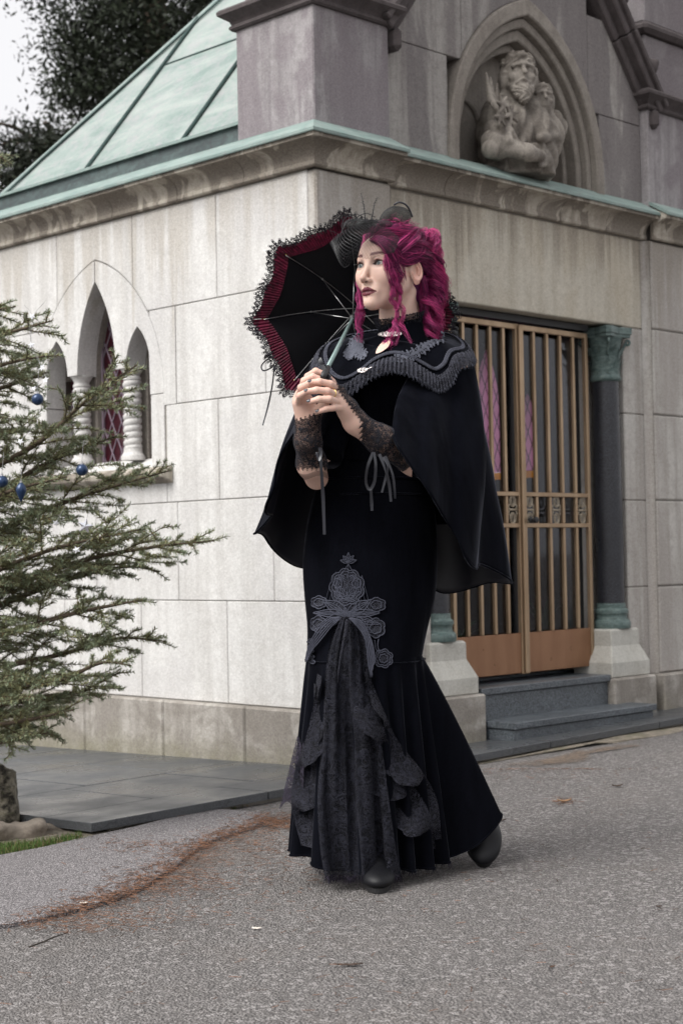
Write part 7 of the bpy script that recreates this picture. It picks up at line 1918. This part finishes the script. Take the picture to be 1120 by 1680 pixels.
for x, y, rr, lb in ((53, 519, .0125, 'clear star topmost on the garland against the wall'), (52, 566, .0125, 'clear star second from top on the garland'), (69, 603, .014, 'clear star third from top on the garland'), (75, 623, .0145, 'clear star fourth from top on the garland, just above the bauble'), (56, 637, .011, 'small clear star lowest on the garland beside the round bauble')): star(x, y, 5.02, rr, 'clear', lb, rt.uniform(-40, 40), rt.uniform(-40, 40), G_)
star(92, 858, 4.98, .013, 'clear', 'small pale star left of the silver foil star', 35, 20); star(34, 724, 4.98, .012, 'clear', 'small pale star above the drop-shaped bauble', -25, 30); star(126, 902, 4.98, .013, 'clear', 'small pale star below the silver foil star', 15, 50)
mb = MB(); mb.tube(smooth_path(np.array(PX((40, 500, 5.04), (53, 519, 5.02), (52, 566, 5.02), (69, 603, 5.02), (75, 623, 5.02), (56, 637, 5.02), (40, 650, 5.04))), 40), .0006, 4); put(mb.build('garland_string', M['thread']), 'thin garland string carrying the clear stars on the spruce', 'string')
# ------------------------------------------------------------------ dark evergreen behind the roof
M['leaf'] = vcol_mat('evergreen_leaves', .6, .25)
def far_tree(px, py, d, rx, rz, label, seed, n_cl=900, per_=26, sz=.05):
    r_ = np.random.default_rng(seed); c = pix(px, py, d); bz = 0.0
    tr_ = empty('evergreen_tree', (c[0], c[1], bz)); put(tr_, label, 'tree', 'trees behind the chapel'); ov = Vector((c[0], c[1], bz))
    mb = MB(); top = c + [0, 0, rz * .75]; P = smooth_path(np.array([[c[0] + .3, c[1], bz - .1], [c[0] + .15, c[1], c[2] * .5], c, top]), 20); mb.tube(P, np.linspace(.28, .04, 20), 10)
    for k in range(26):
        i = r_.integers(8, 19); a = r_.uniform(0, 6.28); l = r_.uniform(.4, .95); e = P[i] + np.array([rx * l * math.cos(a), rx * l * math.sin(a), rz * r_.uniform(-.15, .35)]); mb.tube(smooth_path(np.array([P[i], (P[i] + e) / 2 + [0, 0, .12], e]), 8), np.linspace(.05, .008, 8), 5)
    o = mb.build('trunk', M['bark'], None, smooth=True); o.parent = tr_; o.matrix_parent_inverse = Matrix.Translation(-ov)
    X = []
    while len(X) < n_cl:
        q = r_.normal(0, 1, 3); q = q / np.linalg.norm(q) * r_.uniform(.25, 1) ** .5
        if vnoise((q * 1.15 + seed)[None], seed)[0] < -.28: continue
        X.append(c + q * [rx, rx, rz] * (1 + .16 * vnoise((q * 2.1)[None], seed + 1)[0]))
    X = np.array(X); n = n_cl * per_; C0 = np.repeat(X, per_, 0) + r_.normal(0, 1, (n, 3)) * [.13, .13, .09]
    u = r_.normal(0, 1, (n, 3)); u /= np.linalg.norm(u, axis=1)[:, None]; v = np.cross(u, r_.normal(0, 1, (n, 3))); v /= np.linalg.norm(v, axis=1)[:, None]; s = r_.uniform(.5, 1.2, (n, 1)) * sz
    V = np.stack([C0 - u * s, C0 + v * s * .33, C0 + u * s, C0 - v * s * .33], 1).reshape(-1, 3); col = np.array([.014, .019, .010]) * r_.uniform(.5, 1.7, (n_cl, 1)); col = np.repeat(col, per_, 0) * r_.uniform(.6, 1.4, (n, 1))
    mb = MB(); mb.add(V, np.arange(4 * n).reshape(n, 4), np.repeat(col, 4, 0)); o = mb.build('crown', M['leaf'], None, colors=True); o.parent = tr_; o.matrix_parent_inverse = Matrix.Translation(-ov); o['kind'] = 'stuff'
far_tree(255, 20, 17.0, 1.25, 1.55, 'dark evergreen tree rising behind the copper roof', 3, 1000, 42, .044)
far_tree(90, 330, 19.5, 1.15, 1.05, 'lower dark evergreen tree at the left behind the roof edge', 8, 600, 38, .044)
# ------------------------------------------------------------------ stones, grass, litter on the road
t = NT('pitted_stone'); p = t.pos(); c = t.mix(t.ramp(t.noise(p, 26, 6, .7, .4), .40, .62), (.028, .024, .018), (.30, .27, .21)); c = t.mix(t.ramp(t.noise(p, 70, 3), .55, .75, 0, .5), c, (.10, .10, .045)); t.set(base=c, rough=.95); t.bump(t.noise(p, 50, 6, .7), .9, .02); M['pitted'] = t.m
t = NT('kerb_rock'); p = t.pos(); c = t.mix(t.ramp(t.noise(p, 14, 6, .7), .3, .7), (.13, .105, .085), (.33, .285, .235)); t.set(base=c, rough=.95); t.bump(t.noise(p, 40, 6, .7), .7, .015); M['rock'] = t.m
def rock(c, r, name, mat, label, cat, seed, box=.5, h=.012, rz=0.0, flatb=None):
    c = np.asarray(c, float)
    Rm_ = rotz(rz)
    def f(p):
        q = (p - c) @ Rm_; e = np.abs(q) - np.asarray(r) * box; d = np.linalg.norm(np.maximum(e, 0), axis=1) + np.minimum(e.max(1), 0) - np.min(r) * (1 - box) * 1.0
        k = sd_ell(q, (0, 0, 0), np.asarray(r) * 1.05); d = np.maximum(d, k * .5 - .01)
        return d + .012 * vnoise(p * 5, seed) + .006 * vnoise(p * 16, seed + 1)
    m_ = max(r) + .06; v, f_ = surface_nets(f, c - m_, c + m_, h); mb = MB(); mb.add(v, f_); put(mb.build(name, M[mat], smooth=True, recalc=True), label, cat)
g0 = on_road(12, 1362); rock(g0 + [-.13, .06, .105], (.165, .09, .12), 'rough_stone', 'pitted', 'pitted dark stone block at the left edge beside the paving', 'stone', 3, .75, .011, rad(12))
g1 = on_road(35, 1383); rock(g1 + [-.06, .06, .02], (.20, .07, .035), 'kerb_rock', 'rock', 'flat weathered kerb stone beside the grass at left', 'stone', 5, .6, .010, rad(28))
g2 = on_road(112, 1362); rock(g2 + [-.01, .0, -.005], (.10, .045, .022), 'kerb_rock', 'rock', 'small flat stone under the corner of the granite paving', 'stone', 9, .6, .009, rad(36))
# grass
M['grass'] = vcol_mat('grass_blades', .6, .3)
def grass(name, poly, n, hmin, hmax, seed, label, lift=0.0):
    r_ = np.random.default_rng(seed); P = np.array(poly, float); lo, hi = P.min(0), P.max(0); pts = []
    def inside(x, y):
        c = False; j = len(P) - 1
        for i in range(len(P)):
            if (P[i, 1] > y) != (P[j, 1] > y) and x < (P[j, 0] - P[i, 0]) * (y - P[i, 1]) / (P[j, 1] - P[i, 1]) + P[i, 0]: c = not c
            j = i
        return c
    while len(pts) < n:
        x, y = r_.uniform(lo[0], hi[0]), r_.uniform(lo[1], hi[1])
        if inside(x, y): pts.append(on_road(x, y, lift))
    mb = MB()
    A = np.array(pts); m = len(A); h = r_.uniform(hmin, hmax, (m, 1)); d = r_.normal(0, .45, (m, 3)); d[:, 2] = 1; d /= np.linalg.norm(d, axis=1)[:, None]; s = np.cross(d, r_.normal(0, 1, (m, 3))); s /= np.linalg.norm(s, axis=1)[:, None]; s *= .0013
    V = np.stack([A - s, A + s, A + d * h * .6 + s * .7, A + d * h + np.array([0, 0, -.1]) * h * .4 + d * .002, A + d * h * .6 - s * .7], 1).reshape(-1, 3)
    col = np.array([.06, .105, .022]) * r_.uniform(.5, 1.6, (m, 1)); dry = r_.uniform(0, 1, m) < .18; col[dry] = [.17, .13, .06]
    mb.add(V, np.arange(5 * m).reshape(m, 5), np.repeat(col, 5, 0)); put(mb.build(name, M['grass'], colors=True), label, 'grass', kind='stuff')
grass('grass', [(-20, 1395), (60, 1388), (130, 1376), (140, 1382), (70, 1397), (-20, 1414)], 2600, .012, .038, 1, 'short green grass at the road edge on the left')
grass('grass', [(370, 1318), (430, 1307), (440, 1314), (380, 1330)], 420, .006, .02, 2, 'small grass tuft in the verge left of the gown')
grass('grass', [(400, 1268), (480, 1268), (470, 1278), (300, 1262)], 500, .006, .02, 3, 'mossy growth along the foot of the side plinth', .03)
grass('grass', [(850, 1228), (990, 1204), (985, 1212), (860, 1236)], 520, .005, .016, 4, 'thin green growth along the kerb below the steps')
# brown needle litter along the seam of the patch
M['litter'] = vcol_mat('fallen_needles', .8, .2)
def litter():
    r_ = np.random.default_rng(12); pts = []
    seam = smooth_path(np.array([(30, 1530), (80, 1508), (140, 1492), (200, 1474), (250, 1448), (300, 1416), (335, 1388), (390, 1366), (440, 1350), (480, 1345)], float), 80)
    def add(x, y): pts.append((x, y))
    for k in range(1900):
        i = int(79 * r_.beta(2.2, 2.0)); w_ = np.interp(i, [0, 20, 38, 55, 79], [5, 8, 10, 6, 4]); w_ *= .6 + 1.2 * abs(math.sin(i * .55)); add(seam[i, 0] + r_.normal(0, w_ * 2.2), seam[i, 1] + r_.normal(0, w_ * .62))
    for cx_, cy_, sx, sy, n in ((300, 1450, 60, 14, 320), (420, 1385, 50, 16, 380), (455, 1350, 26, 8, 500), (210, 1510, 70, 12, 160), (450, 1430, 50, 18, 120), (330, 1480, 80, 22, 120), (120, 1525, 60, 8, 200), (230, 1395, 40, 6, 120), (900, 1260, 80, 12, 160), (925, 1315, 12, 3, 60)):
        for k in range(n): add(r_.normal(cx_, sx), r_.normal(cy_, sy))
    for k in range(260): add(r_.uniform(0, 1120), r_.uniform(1290, 1660))
    # clump: short random runs
    mb = MB(); A = np.array([on_road(min(max(x, -60), 1180), max(y, 1262), .0035) for x, y in pts]); m = len(A); A[:, 2] += np.where((np.array(pts)[:, 0] < 440), .012, 0) + r_.uniform(0, .004, m)
    a = r_.uniform(0, 6.28, m); l = r_.uniform(.006, .014, (m, 1)); d = np.stack([np.cos(a), np.sin(a), r_.normal(0, .10, m)], 1) * l; s = np.stack([-np.sin(a), np.cos(a), np.zeros(m)], 1) * .0010; h = np.array([0, 0, .0007])
    V = np.stack([A - d - s, A - d + s, A + d + s, A + d - s, A - d + h, A + d + h], 1).reshape(-1, 3); F = []
    b = np.arange(m)[:, None] * 6; F = np.concatenate([b + [0, 4, 5, 3], b + [4, 1, 2, 5]])
    col = np.array([.135, .070, .043]) * r_.uniform(.45, 1.6, (m, 1)); dk = r_.uniform(0, 1, m) < .25; col[dk] *= .45
    mb.add(V, F, np.repeat(col, 6, 0)); put(mb.build('needle_litter', M['litter'], colors=True), 'brown fallen needles strewn along the asphalt seam', 'needles', kind='stuff')
litter()
M['petal'] = simple('white_petal', (.72, .66, .58), .6); M['deadleaf'] = simple('dead_leaf', (.055, .035, .025), .8); M['tan_leaf'] = simple('tan_leaf', (.27, .16, .085), .8); M['twig'] = simple('dead_twig', (.035, .028, .022), .9)
def flake(px, py, a, b, ang, mat, name, label, cat, curl=.3, grp=None):
    c = on_road(px, py, .004); c[2] += .013 if px < 300 else 0; mb = MB(); G = []
    for u in np.linspace(-1, 1, 9):
        wv = b * math.sqrt(max(.02, 1 - u * u)) * (1 + .12 * math.sin(u * 7)); G.append([(a * u, wv * v, curl * a * (u * u * .5 + v * v * .3) + .0008 * math.sin(9 * u + 4 * v)) for v in np.linspace(-1, 1, 5)])
    mb.grid(np.array(G)); o = mb.build(name, M[mat], smooth=True); thick(o, .0012, 0); o.location = c; o.rotation_euler = (0, 0, rad(ang)); put(o, label, cat, grp)
flake(138, 1490, .010, .006, 15, 'petal', 'petal', 'white petal lying on the needle-strewn asphalt at left', 'petal'); flake(421, 1523, .011, .006, -8, 'petal', 'petal', 'white petal lying on bare asphalt left of the front boot', 'petal')
flake(1012, 1290, .020, .009, 10, 'deadleaf', 'dead_leaf', 'dark dead leaf on the road at far right', 'leaf', .5); flake(822, 1346, .016, .006, -20, 'deadleaf', 'dead_leaf', 'dark dead leaf beside the raised back boot', 'leaf', .5); flake(925, 1315, .024, .010, 5, 'tan_leaf', 'dead_leaf', 'curled tan dead leaf on the road right of the gown', 'leaf', .5)
flake(905, 1586, .007, .004, 40, 'deadleaf', 'dead_leaf', 'tiny dark pebble on the near right asphalt', 'leaf'); flake(1080, 1487, .007, .005, 10, 'deadleaf', 'dead_leaf', 'tiny dark pebble near the right picture edge', 'leaf'); flake(572, 1583, .030, .006, 2, 'deadleaf', 'dead_leaf', 'long dark stain on asphalt below the gown', 'leaf', .15)  # thin flakes standing for two small pebbles and a dark stain
mb = MB(); mb.tube([on_road(x, y, .006) + [0, 0, .010] for x, y in ((48, 1561), (70, 1553), (88, 1545), (112, 1537))], [.0022, .002, .0018, .001], 5); mb.tube([on_road(x, y, .006) + [0, 0, .010] for x, y in ((70, 1553), (82, 1551))], [.0014, .0008], 4); put(mb.build('twig', M['twig'], smooth=True), 'thin dark twig lying on asphalt at lower left', 'twig')
# ------------------------------------------------------------------ things standing inside the chapel
t = NT('altar_marble'); p = t.pos(); t.set(base=t.mix(t.ramp(t.noise(p, 6, 5, .6, 1), .4, .6), (.30, .29, .28), (.5, .49, .47)), rough=.4); M['altar'] = t.m
alt = empty('altar', tuple(W(1.9, 2.2, .272)), BA); put(alt, 'pale marble altar block in the dark inside the gate', 'altar')
mb = MB(); mb.box(-.5, .5, -.2, .2, 0, .62, .01); mb.build('altar_block', M['altar'], alt); mb = MB(); mb.box(-.56, .56, -.24, .24, .622, .68, .008); mb.build('altar_top', M['altar'], alt)
# lantern
ln = empty('lantern', tuple(W(1.75, .78, .272)), BA); put(ln, 'pale green glass lantern on a stand behind the gate', 'lantern')
t = NT('lantern_glass'); t.set(base=(.45, .62, .58), rough=.2, spec=.5); M['lglass'] = t.m
mb = MB(); mb.lathe([(.05, 0), (.05, .02), (.014, .03), (.012, .52), (.04, .54), (.04, .56), (0, .56)], n=16); mb.build('stand', M['iron'], ln, smooth=True, angle=40); mb = MB(); mb.lathe([(.0, .562), (.03, .562), (.042, .60), (.042, .66), (.028, .70), (.02, .71), (.0, .71)], n=18); mb.build('glass_body', M['lglass'], ln, smooth=True); mb = MB(); mb.lathe([(.034, .712), (.036, .73), (.008, .76), (0, .765)], n=16); mb.build('lid', M['iron'], ln, smooth=True)
# potted plants
def plant(x, y, n, h, seed, label):
    e = empty('potted_plant', tuple(W(x, y, .272)), BA); put(e, label, 'plant'); r_ = np.random.default_rng(seed)
    mb = MB(); mb.lathe([(0, 0), (.055, 0), (.075, .12), (.08, .12), (.08, .14), (.068, .14), (.066, .12), (0, .12)], n=20); mb.build('pot', M['iron'], e, smooth=True, angle=40)
    mbl = M.setdefault('plant_leaf', simple('plant_leaf', (.035, .10, .03), .4, var=.3))
    for k in range(n):
        a = r_.uniform(0, 6.28); hh = h * r_.uniform(.6, 1); out_ = r_.uniform(.05, .16); G = []
        for u in np.linspace(0, 1, 8):
            c = np.array([out_ * u ** 1.6 * math.cos(a), out_ * u ** 1.6 * math.sin(a), .12 + hh * (u - .25 * u ** 3)]); wv = .016 * math.sin(math.pi * (.08 + .9 * u)); s = np.array([-math.sin(a), math.cos(a), 0]); G.append([c - s * wv, c + [0, 0, -.004], c + s * wv])
        mb = MB(); mb.grid(np.array(G)); mb.build('leaf', mbl, e, smooth=True)
plant(2.28, .62, 14, .34, 5, 'green leafy potted plant behind the right gate leaf'); plant(1.52, .55, 9, .18, 6, 'low dark potted plant behind the gate meeting stile')
